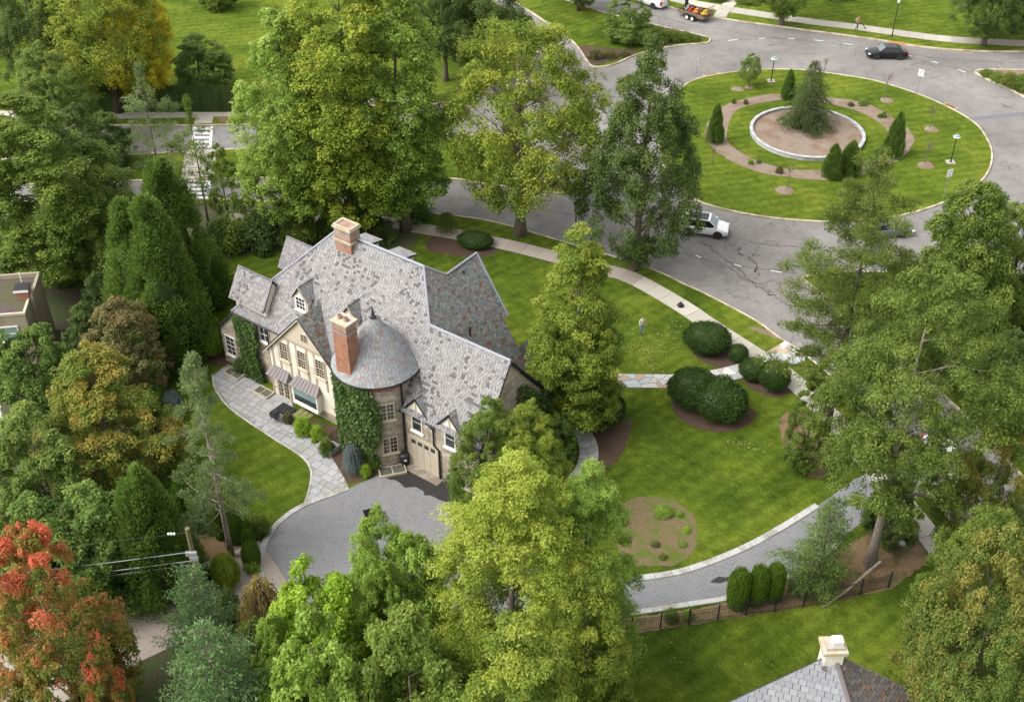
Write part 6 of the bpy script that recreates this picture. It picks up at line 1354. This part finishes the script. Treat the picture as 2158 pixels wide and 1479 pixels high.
    for sx in (-wb / 2, wb / 2):
        for s in (-1, 1):
            y = s * (h - .10); mb = MB(); prof = [(rw * .66, -.1), (rw, -.09), (rw, .09), (rw * .66, .1)]; m2 = MB(); m2.lathe([(.0, .104), (.0001, .104), (rw * .64, .10), (rw * .66, .06)], n=16)
            mb.lathe([(.01, -.1)] + prof + [(.01, .1)], n=18)
            for M_ in (mb, m2): M_.v = [(v[0] + sx, y + s * v[2], v[1] + rw) for v in M_.v]
            w = mb.build('wheel', 'tyre', t, fix=True); m2.build('hub', rim, w, fix=True)
            ar = MB(); ar.lathe([(.01, 0), (rw + .07, 0)], n=18); ar.v = [(v[0] + sx, s * (h + .004), v[1] + rw + .02) for v in ar.v]; ar.f = [f for f in ar.f]; ar.build('wheel_arch', 'tyre', t)
    for s in (-1, 1):
        zl2 = top[-2][1]; mb = MB(); mb.box(f0 - .32, f0 - .05, s * h * .82 - .16, s * h * .82 + .16 if s < 0 else s * h * .82 + .08, zl2 - .14, zl2 - .01); mb.build('headlight', 'lamp_clear', t)
        mb = MB(); mb.box(r0 - .015, r0 + .14, min(s * h * .6, s * h * .93), max(s * h * .6, s * h * .93), .68, .92 if kind != 'pickup' else 1.15); mb.build('tail_light', 'tail_red', t)
        mb = MB(); mb.box(x3 - .35, x3 - .18, min(s * (h + .02), s * (h + .2)), max(s * (h + .02), s * (h + .2)), zl - .02, zl + .13); mb.build('mirror', mirror or color, t)
    mb = MB(); mb.box(f0 - .1, f0 + .012, -h * .55, h * .55, .36, .56); mb.build('grille', 'tyre', t)
    if kind == 'pickup': mb = MB(); mb.box(r0 + .12, -.45, -h * .78, h * .78, 1.29, 1.335); mb.build('cargo_bed', 'tyre', t)
    return t
car('black sedan driving left past the far kerb', 'sedan_car', (1843, 126), (1897, 127), 'car_black', 4.75)
car('white SUV with roof rails partly under the dark street tree', 'suv_car', (1515, 504), (1447, 495), 'car_white', 4.5, 1.86, 'suv', 'dark_rim')
car('dark grey-green car seen through the tall open pine', 'sedan_car', (1909, 501), (1845, 506), 'car_green', 4.5)
car('white car half hidden between the spreading pine and the rust-brown tree', 'sedan_car', (1999, 1015), (1945, 946), 'car_white', 4.6)
car('white pickup truck at the top edge towing the equipment trailer', 'pickup_truck', (1322, 3), (1388, 23), 'car_white', 5.6, 2.0, 'pickup', cat='truck')
# equipment trailer
ta, tb = G(1461, 45, RZ), G(1449, 41, RZ); d = (tb - ta).normalized(); aw = Vector((-d.y, d.x, 0)); aw = aw if aw.y > 0 else -aw; tc = (ta + tb) / 2 + aw * .95; TZ = math.atan2(d.y, d.x)
tr = thing('equipment_trailer', 'open brown-sided trailer with tall rear gate behind the white pickup', 'trailer', (tc.x, tc.y, RZ + .004), TZ); speckle('trailer_wood', (.13, .085, .06), (.21, .145, .105), 6, .85)
mb = MB(); mb.box(-1.9, 2.1, -1.0, 1.0, .5, .6); mb.build('deck', 'trailer_wood', tr)
for s in (-1, 1):
    for k in range(4): mb = MB(); mb.box(-1.9 + k * 1.0 + .02, -.92 + k * 1.0, s * 1.02 - .03, s * 1.02 + .03, .601, 1.05); mb.build('side_board', 'trailer_wood', tr)
    mb = MB(); mb.tube([(-1.9, s * 1.02, 1.08), (2.1, s * 1.02, 1.08)], .035, 5); mb.build('top_rail', 'iron', tr)
    for x in (-.42, .42):
        w = MB(); w.lathe([(.01, -.1), (.2, -.1), (.34, -.09), (.34, .09), (.2, .1), (.01, .1)], n=16); w.v = [(v[0] + x, s * 1.14 + v[2], v[1] + .34) for v in w.v]; wo = w.build('wheel', 'tyre', tr, fix=True); w = MB(); w.lathe([(.01, .115), (.21, .11), (.22, .07)], n=14); w.v = [(v[0] + x, s * (1.14 + v[2]), v[1] + .34) for v in w.v]; w.build('hub', 'paint_white', wo)
    mb = MB(); mb.box(-.85, .85, s * 1.14 - .14, s * 1.14 + .14, .72, .76); mb.build('fender', 'iron', tr)
mb = MB(); mb.tube([(2.1, -.6, .52), (3.4, 0, .5), (2.1, .6, .52)], .05, 5); mb.build('drawbar', 'iron', tr)
for k in range(8): mb = MB(); y = -.98 + k * .28; mb.tube([(-1.95, y, .55), (-2.1, y, 2.0)], .028, 4); mb.build('gate_bar', 'trailer_wood', tr)
for z, x in ((.6, -1.955), (1.95, -2.1)): mb = MB(); mb.tube([(x, -1.0, z), (x, 1.0, z)], .035, 4); mb.build('gate_rail', 'iron', tr)
mb = MB(); mb.box(1.9, 2.0, -.9, -.3, .6, 2.3); mb.build('tool_rack', 'iron', tr)
plain('yellow_paint', (.62, .36, .02), .4); plain('red_paint', (.42, .045, .03), .4); plain('grey_plastic', (.30, .30, .31), .6); plain('orange_paint', (.6, .2, .04), .5)
def mower(label, lx, ly, colr, s=1.0):
    p = tc + d * lx + Vector((-d.y, d.x, 0)) * ly; m = thing('lawn_mower', label, 'mower', (p.x, p.y, RZ + .604), TZ)
    mb = MB(); mb.box(-.5 * s, .35 * s, -.4 * s, .4 * s, .18, .38); mb.build('deck', colr, m); mb = MB(); mb.prism([(-.45 * s, -.25, .381), (.1 * s, -.25, .381), (.05 * s, -.22, .75), (-.4 * s, -.22, .75)], (0, .45, 0)); mb.build('engine', colr, m, fix=True)
    mb = MB(); mb.box(.1 * s, .45 * s, -.2, .2, .5, .58); mb.box(.1 * s, .16 * s, -.2, .2, .58, .95); mb.build('seat', 'tyre', m); mb = MB(); mb.tube([(.5 * s, -.28, .35), (.62 * s, -.28, .95), (.62 * s, .28, .95), (.5 * s, .28, .35)], .025, 5); mb.build('handle', 'iron', m)
    for x in (-.4 * s, .4 * s):
        for y in (-.46 * s, .46 * s): w = MB(); w.lathe([(.01, -.08), (.19, -.07), (.19, .07), (.01, .08)], n=12); w.v = [(v[0] + x, y + v[2], v[1] + .19) for v in w.v]; w.build('wheel', 'tyre', m, fix=True)
mower('yellow mower at the rear end of the trailer', -1.2, -.2, 'yellow_paint'); mower('orange mower in the middle of the trailer', -.1, .1, 'orange_paint', .9); mower('red-topped machine beside the orange mower on the trailer', .6, .35, 'red_paint', .7)
mower('grey machine at the front of the trailer', 1.35, -.1, 'grey_plastic', .8)

# ------------------------------------------------------------------ people
def person(label, px, face, cols, pose):
    """cols: skin, hair, shirt, trousers, shoes; pose: joint positions"""
    p = G(*px); t = thing('person', label, 'person', (p.x, p.y, .04), face)
    J = dict(hip=(0, 0, .92), waist=(0, 0, 1.08), chest=(.01, 0, 1.30), neck=(.02, 0, 1.48), head0=(.03, 0, 1.57), head1=(.035, 0, 1.69)); J.update(pose)
    names = list(J); idx = {n: i for i, n in enumerate(names)}
    E = [('hip', 'waist'), ('waist', 'chest'), ('chest', 'neck'), ('neck', 'head0'), ('head0', 'head1')]
    for s in 'lr': E += [('hip', 'th' + s), ('th' + s, 'kn' + s), ('kn' + s, 'an' + s), ('an' + s, 'to' + s), ('chest', 'sh' + s), ('sh' + s, 'el' + s), ('el' + s, 'wr' + s), ('wr' + s, 'ha' + s)]
    rad = dict(hip=.15, waist=.135, chest=.16, neck=.06, head0=.095, head1=.10, th=.095, kn=.062, an=.045, to=.045, sh=.065, el=.045, wr=.033, ha=.042)
    me = bpy.data.meshes.new('body'); me.from_pydata([J[n] for n in names], [(idx[a], idx[b]) for a, b in E], []); o = bpy.data.objects.new('tmp', me); COL.objects.link(o)
    sk = o.modifiers.new('skin', 'SKIN'); sub = o.modifiers.new('sub', 'SUBSURF'); sub.levels = 1; sub.render_levels = 1
    for i, n in enumerate(names):
        r = rad.get(n, rad.get(n[:-1], .05)); v = me.skin_vertices[0].data[i]; v.radius = (r, r); v.use_root = (n == 'hip')
    bpy.context.view_layer.update(); dg = bpy.context.evaluated_depsgraph_get(); m2 = bpy.data.meshes.new_from_object(o.evaluated_get(dg)); bpy.data.objects.remove(o)
    m2.materials.clear()
    for c in cols: m2.materials.append(MATS[c])
    hands = [Vector(J['wr' + s]) for s in 'lr']
    for f in m2.polygons:
        c = f.center; f.use_smooth = True; k = 2
        if c.z > 1.50: k = 0 if (c.x > J['head0'][0] + .02 and c.z < 1.66) else 1
        elif min((c - h).length for h in hands) < .085: k = 0
        elif c.z < .10: k = 4
        elif c.z < .97 and abs(c.y) < .26 and min((c - Vector(J['el' + s])).length for s in 'lr') > .1: k = 3
        f.material_index = k
    link('body', m2, t); return t
plain('skin', (.45, .27, .19), .6); plain('hair_brown', (.10, .05, .03), .7); plain('cap_tan', (.42, .30, .16), .8); plain('shirt_orange', (.48, .14, .06), .85); plain('trousers_grey', (.06, .065, .065), .9); plain('shoe', (.03, .025, .02), .7); plain('jeans', (.16, .24, .30), .9)
speckle('shirt_print', (.70, .66, .55), (.36, .30, .20), 14, .9, None, 1, 0)
walk = dict(thl=(.0, .09, .9), knl=(.10, .10, .5), anl=(.06, .1, .09), tol=(.2, .11, .05), thr=(.0, -.09, .9), knr=(-.02, -.10, .5), anr=(-.2, -.1, .1), tor=(-.08, -.11, .05), shl=(.01, .2, 1.42), ell=(.12, .25, 1.15), wrl=(.36, .2, 1.05), hal=(.44, .18, 1.04), shr=(.01, -.2, 1.42), elr=(.05, -.26, 1.14), wrr=(.26, -.2, 1.0), har=(.34, -.17, .98))
pp = person('person in orange shirt and dark trousers working on the far pavement with a garden blower', (1805, 64), math.radians(-12), ('skin', 'cap_tan', 'shirt_orange', 'trousers_grey', 'shoe'), walk)
bl = thing('leaf_blower', 'leaf blower held by the person on the far pavement', 'blower', pp.location, math.radians(-12)); mb = MB(); mb.tube([(.30, -.17, 1.0), (.7, -.16, .7), (1.05, -.15, .25)], [.05, .045, .06], 8); mb.build('nozzle', 'tyre', bl); mb = MB(); mb.prism([(-.3, -.17, 1.08), (-.12, -.17, 1.05), (-.12, -.17, 1.45), (-.3, -.17, 1.45)], (0, .34, 0)); mb.build('backpack', 'grey_plastic', bl, fix=True)
stand = dict(thl=(.0, .09, .9), knl=(.06, .10, .5), anl=(.1, .1, .09), tol=(.23, .11, .05), thr=(.0, -.09, .9), knr=(.0, -.10, .5), anr=(-.1, -.1, .1), tor=(.03, -.11, .05), shl=(.01, .2, 1.42), ell=(-.05, .28, 1.15), wrl=(.08, .32, .92), hal=(.12, .32, .84), shr=(.01, -.2, 1.42), elr=(.0, -.28, 1.15), wrr=(.18, -.26, .98), har=(.25, -.22, .95))
person('person in white patterned shirt and blue jeans on the lawn beside the hemlock', (1352, 704), math.radians(-75), ('skin', 'hair_brown', 'shirt_print', 'jeans', 'shoe'), stand)

# ------------------------------------------------------------------ lamps, signs
def plan_h(px, ty): p = G(*px); return p, height_at(p.x, p.y, ty)
for px, ty, lab in (((2003, 343), 285, 'short black lamp with glass head on the right of the roundabout'), ((1625, 172), 121, 'short black lamp with glass head at the top of the roundabout')):
    p, h = plan_h(px, ty); t = thing('garden_lamp', lab, 'lamp', p); mb = MB(); mb.box(-.42, .42, -.42, .42, 0, .1); mb.build('footing', 'concrete', t)
    mb = MB(); mb.tube([(0, 0, .1), (0, 0, .3), (0, 0, h - .35)], [.14, .06, .05], 8); mb.build('post', 'iron', t)
    mb = MB(); mb.lathe([(.06, h - .36), (.34, h - .24), (.36, h - .16), (.30, h - .12)], n=12); mb.build('tray', 'paint_white', t); mb = MB(); mb.lathe([(.30, h - .12), (.28, h - .02), (.12, h + .06), (.0, h + .07)], n=12); mb.build('lens', 'teal_glass', t)
p, h = plan_h((1880, 76), 2); t = thing('lamp_post', 'tall slim black lamp post on the far verge', 'lamp post', p); mb = MB(); mb.tube([(0, 0, 0), (0, 0, .5), (0, 0, h - .3)], [.1, .065, .05], 8); mb.build('post', 'iron', t); mb = MB(); mb.lathe([(.07, h - .32), (.17, h - .2), (.2, h + .1), (.22, h + .12), (.06, h + .3), (0, h + .42)], n=10); mb.build('lantern', 'paint_white', t)
p, h = plan_h((1212, 508), 424); t = thing('lamp_post', 'black lantern post beside the street left of the dark street tree', 'lamp post', p); mb = MB(); mb.tube([(0, 0, 0), (0, 0, .6), (0, 0, h - .6)], [.12, .07, .06], 8); mb.build('post', 'iron', t)
mb = MB(); mb.lathe([(.06, h - .62), (.2, h - .55), (.26, h - .22)], n=8); mb.build('lantern', 'glass', t); mb = MB(); mb.lathe([(.30, h - .22), (.2, h - .08), (.05, h), (.03, h + .12), (0, h + .15)], n=8); mb.build('lantern_cap', 'iron', t)
def sign(px, ty, face, lab, w=.62, hh=.78):
    p, h = plan_h(px, ty); t = thing('road_sign', lab, 'sign', p, face); mb = MB(); mb.tube([(0, .03, 0), (0, .03, h)], .035, 6); mb.build('post', 'flashing', t)
    mb = MB(); mb.box(-w / 2, w / 2, -.015, 0, h - hh, h); mb.build('panel', 'paint_white', t)
    y = -.018; c = h - hh * .45
    mb = MB(); mb.poly([(-.16, y, c - .1), (-.07, y, c - .12), (.1, y, c + .1), (.17, y, c + .12), (.12, y, c + .2), (.04, y, c + .14), (-.02, y, c + .02)]); mb.poly([(-.18, y, h - hh + .12), (.18, y, h - hh + .12), (.18, y, h - hh + .17), (-.18, y, h - hh + .17)]); mb.build('symbol', 'iron', t)
sign((1931, 201), 147, math.radians(-38), 'white road sign with black symbol at the upper right roundabout kerb'); sign((1989, 416), 357, math.radians(22), 'white road sign with black symbol at the lower right of the roundabout')
sign((1467, 164), 124, math.radians(82), 'road sign seen edge-on at the upper left roundabout kerb')

# ------------------------------------------------------------------ iron fence along the drive bed
fp = [G(x, y) for x, y in ((1210, 1352), (1270, 1343), (1330, 1334), (1391, 1325), (1451, 1316), (1512, 1306), (1572, 1296), (1632, 1288), (1692, 1279), (1752, 1267), (1812, 1253), (1872, 1238))]
fe = thing('iron_fence', 'black iron picket fence between the drive bed and the lower lawn', 'fence', fp[0]); FH = 1.32
pk = MB(); pk.tube([(0, 0, .05), (0, 0, FH - .06), (0, 0, FH)], [.011, .011, .002], 4); pkm = pk.mesh('picket', 'iron'); po = MB(); po.box(-.04, .04, -.04, .04, 0, FH + .1); po.lathe([(.06, FH + .1), (.03, FH + .17), (0, FH + .18)], n=6); pom = po.mesh('post', 'iron')
for a, b in zip(fp, fp[1:]):
    A, B = a - fp[0], b - fp[0]; dd = B - A; rz = math.atan2(dd.y, dd.x); link('post', pom, fe, A, rz)
    for z in (.18, FH - .38, FH - .16): mb = MB(); mb.tube([A + Vector((0, 0, z)), B + Vector((0, 0, z))], .02, 4); mb.build('rail', 'iron', fe)
    n = int(dd.length / .125)
    for k in range(1, n): link('picket', pkm, fe, A + dd * k / n)
link('post', pom, fe, fp[-1] - fp[0])
p0, p1 = G(1732, 1281), G(1845, 1235); br = thing('fallen_branch', 'long pale fallen branch leaning across the iron fence', 'branch', p0); q = p1 - p0
mb = MB(); mb.tube([(0, 0, .05), tuple(q * .35 + Vector((.1, .0, .75))), tuple(q * .7 + Vector((0, .1, 1.45))), tuple(q + Vector((0, .2, 2.1)))], [.04, .07, .08, .09], 6); mb.build('stem', 'pale_bark', br); mb = MB(); mb.tube([tuple(q * .45 + Vector((.07, .03, .95))), tuple(q * .3 + Vector((.3, .6, .3)))], [.04, .02], 5); mb.build('twig', 'pale_bark', br)

# ------------------------------------------------------------------ utility pole, wires, alley things
ub = G(436, 1292); ph = height_at(ub.x, ub.y, 1113)
up = thing('utility_pole', 'mossy wooden utility pole beside the alley', 'pole', ub); speckle('pole_wood', (.11, .10, .045), (.19, .165, .085), 6, .95)
mb = MB(); mb.tube([(0, 0, 0), (0, 0, ph * .5), (0, 0, ph)], [.19, .17, .14], 10); mb.build('shaft', 'pole_wood', up)
mb = MB(); mb.box(-.35, .3, -.3, -.12, ph - 2.05, ph - 1.75); mb.box(-.15, .35, -.35, -.15, ph - 2.35, ph - 2.1); mb.build('cable_box', 'grey_plastic', up); mb = MB(); mb.tube([(.05, -.2, 0), (.05, -.2, ph - 2.2)], .03, 5); mb.build('conduit', 'pale_kerb', up)
for k, (zz, sag, r) in enumerate(((ph - .25, .25, .012), (ph - 1.85, .35, .028), (ph - 2.6, .3, .03), (ph - 2.95, .3, .016))):
    w = thing('overhead_wire', ('topmost thin wire with white insulators running left from the utility pole', 'upper thick cable running left from the utility pole', 'lower thick cable running left from the utility pole', 'lowest thin cable running left from the utility pole')[k], 'wire', ub); end = Vector((-24.0, -3.4, zz)); mb = MB()
    mb.tube([Vector((-.1, -.1, zz)).lerp(end, i / 10) - Vector((0, 0, sag * 4 * (i / 10) * (1 - i / 10))) for i in range(11)], r, 4); mb.build('cable', 'flashing' if k else 'dark_metal', w)
    if k == 0:
        for j in range(3): mb = MB(); s_ = -.75 - j * .16; mb.lathe([(0, zz - .1), (.07, zz - .06), (.07, zz + .06), (0, zz + .09)], s_, -.2, 10); mb.build('insulator', 'paint_white', w)
ga, gb = G(318, 1216), G(392, 1204); gt = thing('chain_link_gate', 'rusty chain link gate by the wide yew', 'gate', ga); dq = gb - ga
for f in (0, .5, 1): mb = MB(); mb.tube([tuple(dq * f), tuple(dq * f + Vector((0, 0, 1.2)))], .035, 6); mb.build('post', 'rust', gt)
for z in (.08, 1.18): mb = MB(); mb.tube([(0, 0, z), tuple(dq + Vector((0, 0, z)))], .025, 5); mb.build('rail', 'rust', gt)
mb = MB()
for k in range(-9, 20):
    for s in (1, -1):
        x0 = k * .14; pts = [(x0, .08), (x0 + s * 1.1, 1.18)]; Lq = dq.length; u_ = dq.normalized()
        a_, b_ = pts
        if 0 <= a_[0] <= Lq and 0 <= b_[0] <= Lq: mb.tube([tuple(u_ * a_[0] + Vector((0, 0, a_[1]))), tuple(u_ * b_[0] + Vector((0, 0, b_[1])))], .008, 3)
mb.build('wire_mesh', 'rust', gt)
def wheelie(px, lab, rz, op=0.0, s=1.0):
    p = G(*px); t = thing('wheeled_bin', lab, 'bin', (p.x, p.y, .012), rz); i = MB(); a, b = .26 * s, .33 * s; H = 1.0 * s
    for (w_, z) in ((a, .08), (b, H)): i.v += [(-w_, -w_, z), (w_, -w_, z), (w_, w_, z), (-w_, w_, z)]
    i.f = [(3, 2, 1, 0), (4, 5, 6, 7)] + [(k, (k + 1) % 4, 4 + (k + 1) % 4, 4 + k) for k in range(4)]; i.c = [None] * 6; i.build('tub', 'tyre', t)
    mb = MB(); mb.prism([(-b - .03, -b - .04, 0), (b + .03, -b - .04, 0), (b + .03, b + .03, 0), (-b - .03, b + .03, 0)], (0, 0, .07)); lid = mb.build('lid', 'car_black', t, fix=True); lid.location = (0, 0, H + .005); lid.rotation_euler = (op, 0, 0)
    mb = MB(); mb.tube([(-b, b + .05, H - .05), (b, b + .05, H - .05)], .02, 5); mb.build('handle', 'tyre', t)
    for k in (-1, 1): w = MB(); w.lathe([(.01, -.03), (.12, -.03), (.12, .03), (.01, .03)], n=12); w.v = [(k * .3 * s + v[2], .24 * s + v[0], .12 + v[1]) for v in w.v]; w.build('wheel', 'tyre', t, fix=True)
wheelie((436, 1222), 'black bin with open lid beside the utility pole', .6, -.5); wheelie((428, 1214), 'black bin behind the open one beside the utility pole', .2); wheelie((781, 1104), 'dark bin on the court half hidden by the pointed yellow-green tree', .4)
p = G(853, 977); t = thing('rubbish_bin', 'round black rubbish bin beside the garage door', 'bin', (p.x, p.y, .012)); mb = MB(); mb.lathe([(.01, .0), (.30, .0), (.36, .85), (.34, .85)], n=20); mb.build('tub', 'tyre', t, smooth=True); mb = MB(); mb.lathe([(.39, .85), (.39, .9), (.3, 1.0), (.1, 1.05), (0, 1.05)], n=20); mb.build('lid', 'dark_metal', t, smooth=True); mb = MB(); mb.box(.02, .2, -.375, -.35, .55, .68); mb.build('sticker', 'paint_white', t)
# terrace things
HL = lambda u, w, z=.04: HO + D1 * u + D2 * w + Vector((0, 0, z))
t = thing('door_mat', 'black square mat outside the french door', 'mat', HL(-11.15, -1.05), TH); mb = MB(); mb.prism([(-.72, -.55, 0), (.72, -.55, 0), (.72, .55, 0), (-.72, .55, 0)], (0, 0, .03)); mb.build('mat', 'tyre', t, fix=True)
t = thing('covered_grill', 'small black covered grill at the corner of the stair rail', 'grill', HL(-10.85, -2.35), TH); t.scale = (.72, .72, .8); mb = MB(); mb.prism([(-.45, -.3, .45), (.45, -.3, .45), (.5, -.28, .9), (.3, -.2, 1.12), (-.3, -.2, 1.12), (-.5, -.28, .9)], (0, .55, 0)); mb.build('hood', 'dark_metal', t, fix=True)
for x in (-.38, .38):
    for y in (-.22, .18): mb = MB(); mb.tube([(x, y, 0), (x, y, .5)], .025, 5); mb.build('leg', 'iron', t)
mb = MB(); mb.box(.5, .85, -.25, .2, .82, .86); mb.build('shelf', 'dark_metal', t)
def railing(pts, lab):
    t = thing('stair_rail', lab, 'railing', pts[0]); L = [p - pts[0] for p in pts]
    for a, b in zip(L, L[1:]):
        for z in (.15, .95): mb = MB(); mb.tube([a + Vector((0, 0, z)), b + Vector((0, 0, z))], .022, 4); mb.build('rail', 'iron', t)
        n = max(2, int((b - a).length / .17))
        for k in range(n + 1): mb = MB(); q = a.lerp(b, k / n); mb.tube([q + Vector((0, 0, 0 if k in (0, n) else .15)), q + Vector((0, 0, .95))], .012, 4); mb.build('baluster', 'iron', t)
railing([HL(-10.5, -1.9), HL(-8.3, -1.95), HL(-6.2, -1.95)], 'black iron rail of the basement stair below the bay window'); railing([HL(-5.7, -1.9), HL(-5.6, -.9)], 'short black iron rail at the turret end of the basement stair')
st = thing('basement_stair', 'mossy stone stair steps beside the french door', 'stair', HL(-9.9, -.95, 0), TH)
for k in range(3): mb = MB(); mb.box(-.3 + k * .42, .1 + k * .42, -.7, .7, 0, .16 - k * .04); mb.build('step', 'moss_joint', st)
sl_ = thing('landing_slab', 'pale concrete landing between the green shrub and the turret ivy', 'slab', HL(-5.5, -2.35, 0), TH); mb = MB(); mb.prism([(-.7, -.5, 0), (.7, -.5, 0), (.7, .5, 0), (-.7, .5, 0)], (0, 0, .45)); mb.build('slab', 'flagstone', sl_, fix=True)
p = G(1434, 646); t = thing('black_sack', 'small black sack at the edge of the pavement', 'sack', p); mb = MB(); mb.lathe([(.01, .04), (.24, .04), (.3, .14), (.2, .3), (.06, .36), (.09, .44), (0, .45)], n=12); mb.build('sack', 'tyre', t, smooth=True)
p = G(20, 925); t = thing('white_post', 'white wooden post at the left edge beside the wide orange tree', 'post', p); hh_ = height_at(p.x, p.y, 858); mb = MB(); mb.box(-.12, .12, -.12, .12, 0, hh_); mb.build('post', 'white_trim', t)

# ------------------------------------------------------------------ fallen leaves on the front lawn
def litter(spots, n, label, pal_c, seed):
    rg = np.random.default_rng(seed); P = []
    for x, y, rx in spots:
        c = G(x, y); m = int(n * rx / 30); a = rg.normal(0, 1, (m, 2)) * (rx / 24.0); P.append(np.stack([c.x + a[:, 0], c.y + a[:, 1] * .8, np.full(m, .03)], 1))
    P = np.concatenate(P); m = len(P); N = unit(UP + rg.normal(0, .35, (m, 3))); D = perp(rg, N); s_ = rg.uniform(.06, .15, m)
    me = leaf_mesh('fallen_leaves', P, D, N, s_, s_ * .7, rg.random(m)); me.materials.append(PAL[pal_c]); o = stuff(link('fallen_leaves', me)); tag(o, label, 'leaves')
pal('dry', (.22, .19, .07), (.36, .31, .13), (.48, .42, .22), .2)
litter(((1345, 720, 20), (1365, 745, 16), (1400, 705, 14), (1352, 765, 14), (1430, 690, 18), (1380, 770, 10), (1565, 935, 14), (1590, 945, 10), (1540, 935, 8), (1395, 740, 12), (1330, 735, 16)), 62, 'pale dry leaves scattered in patches on the front lawn', 'dry', 51)
litter(((1400, 1400, 60), (1500, 1380, 60), (1650, 1400, 50), (1800, 1320, 40), (1450, 1080, 50), (1600, 1040, 50), (1380, 960, 40), (470, 1180, 30), (250, 1240, 30), (1000, 520, 30), (1850, 430, 60)), 9, 'single yellow leaves strewn thinly over the lawns', 'olive', 52)
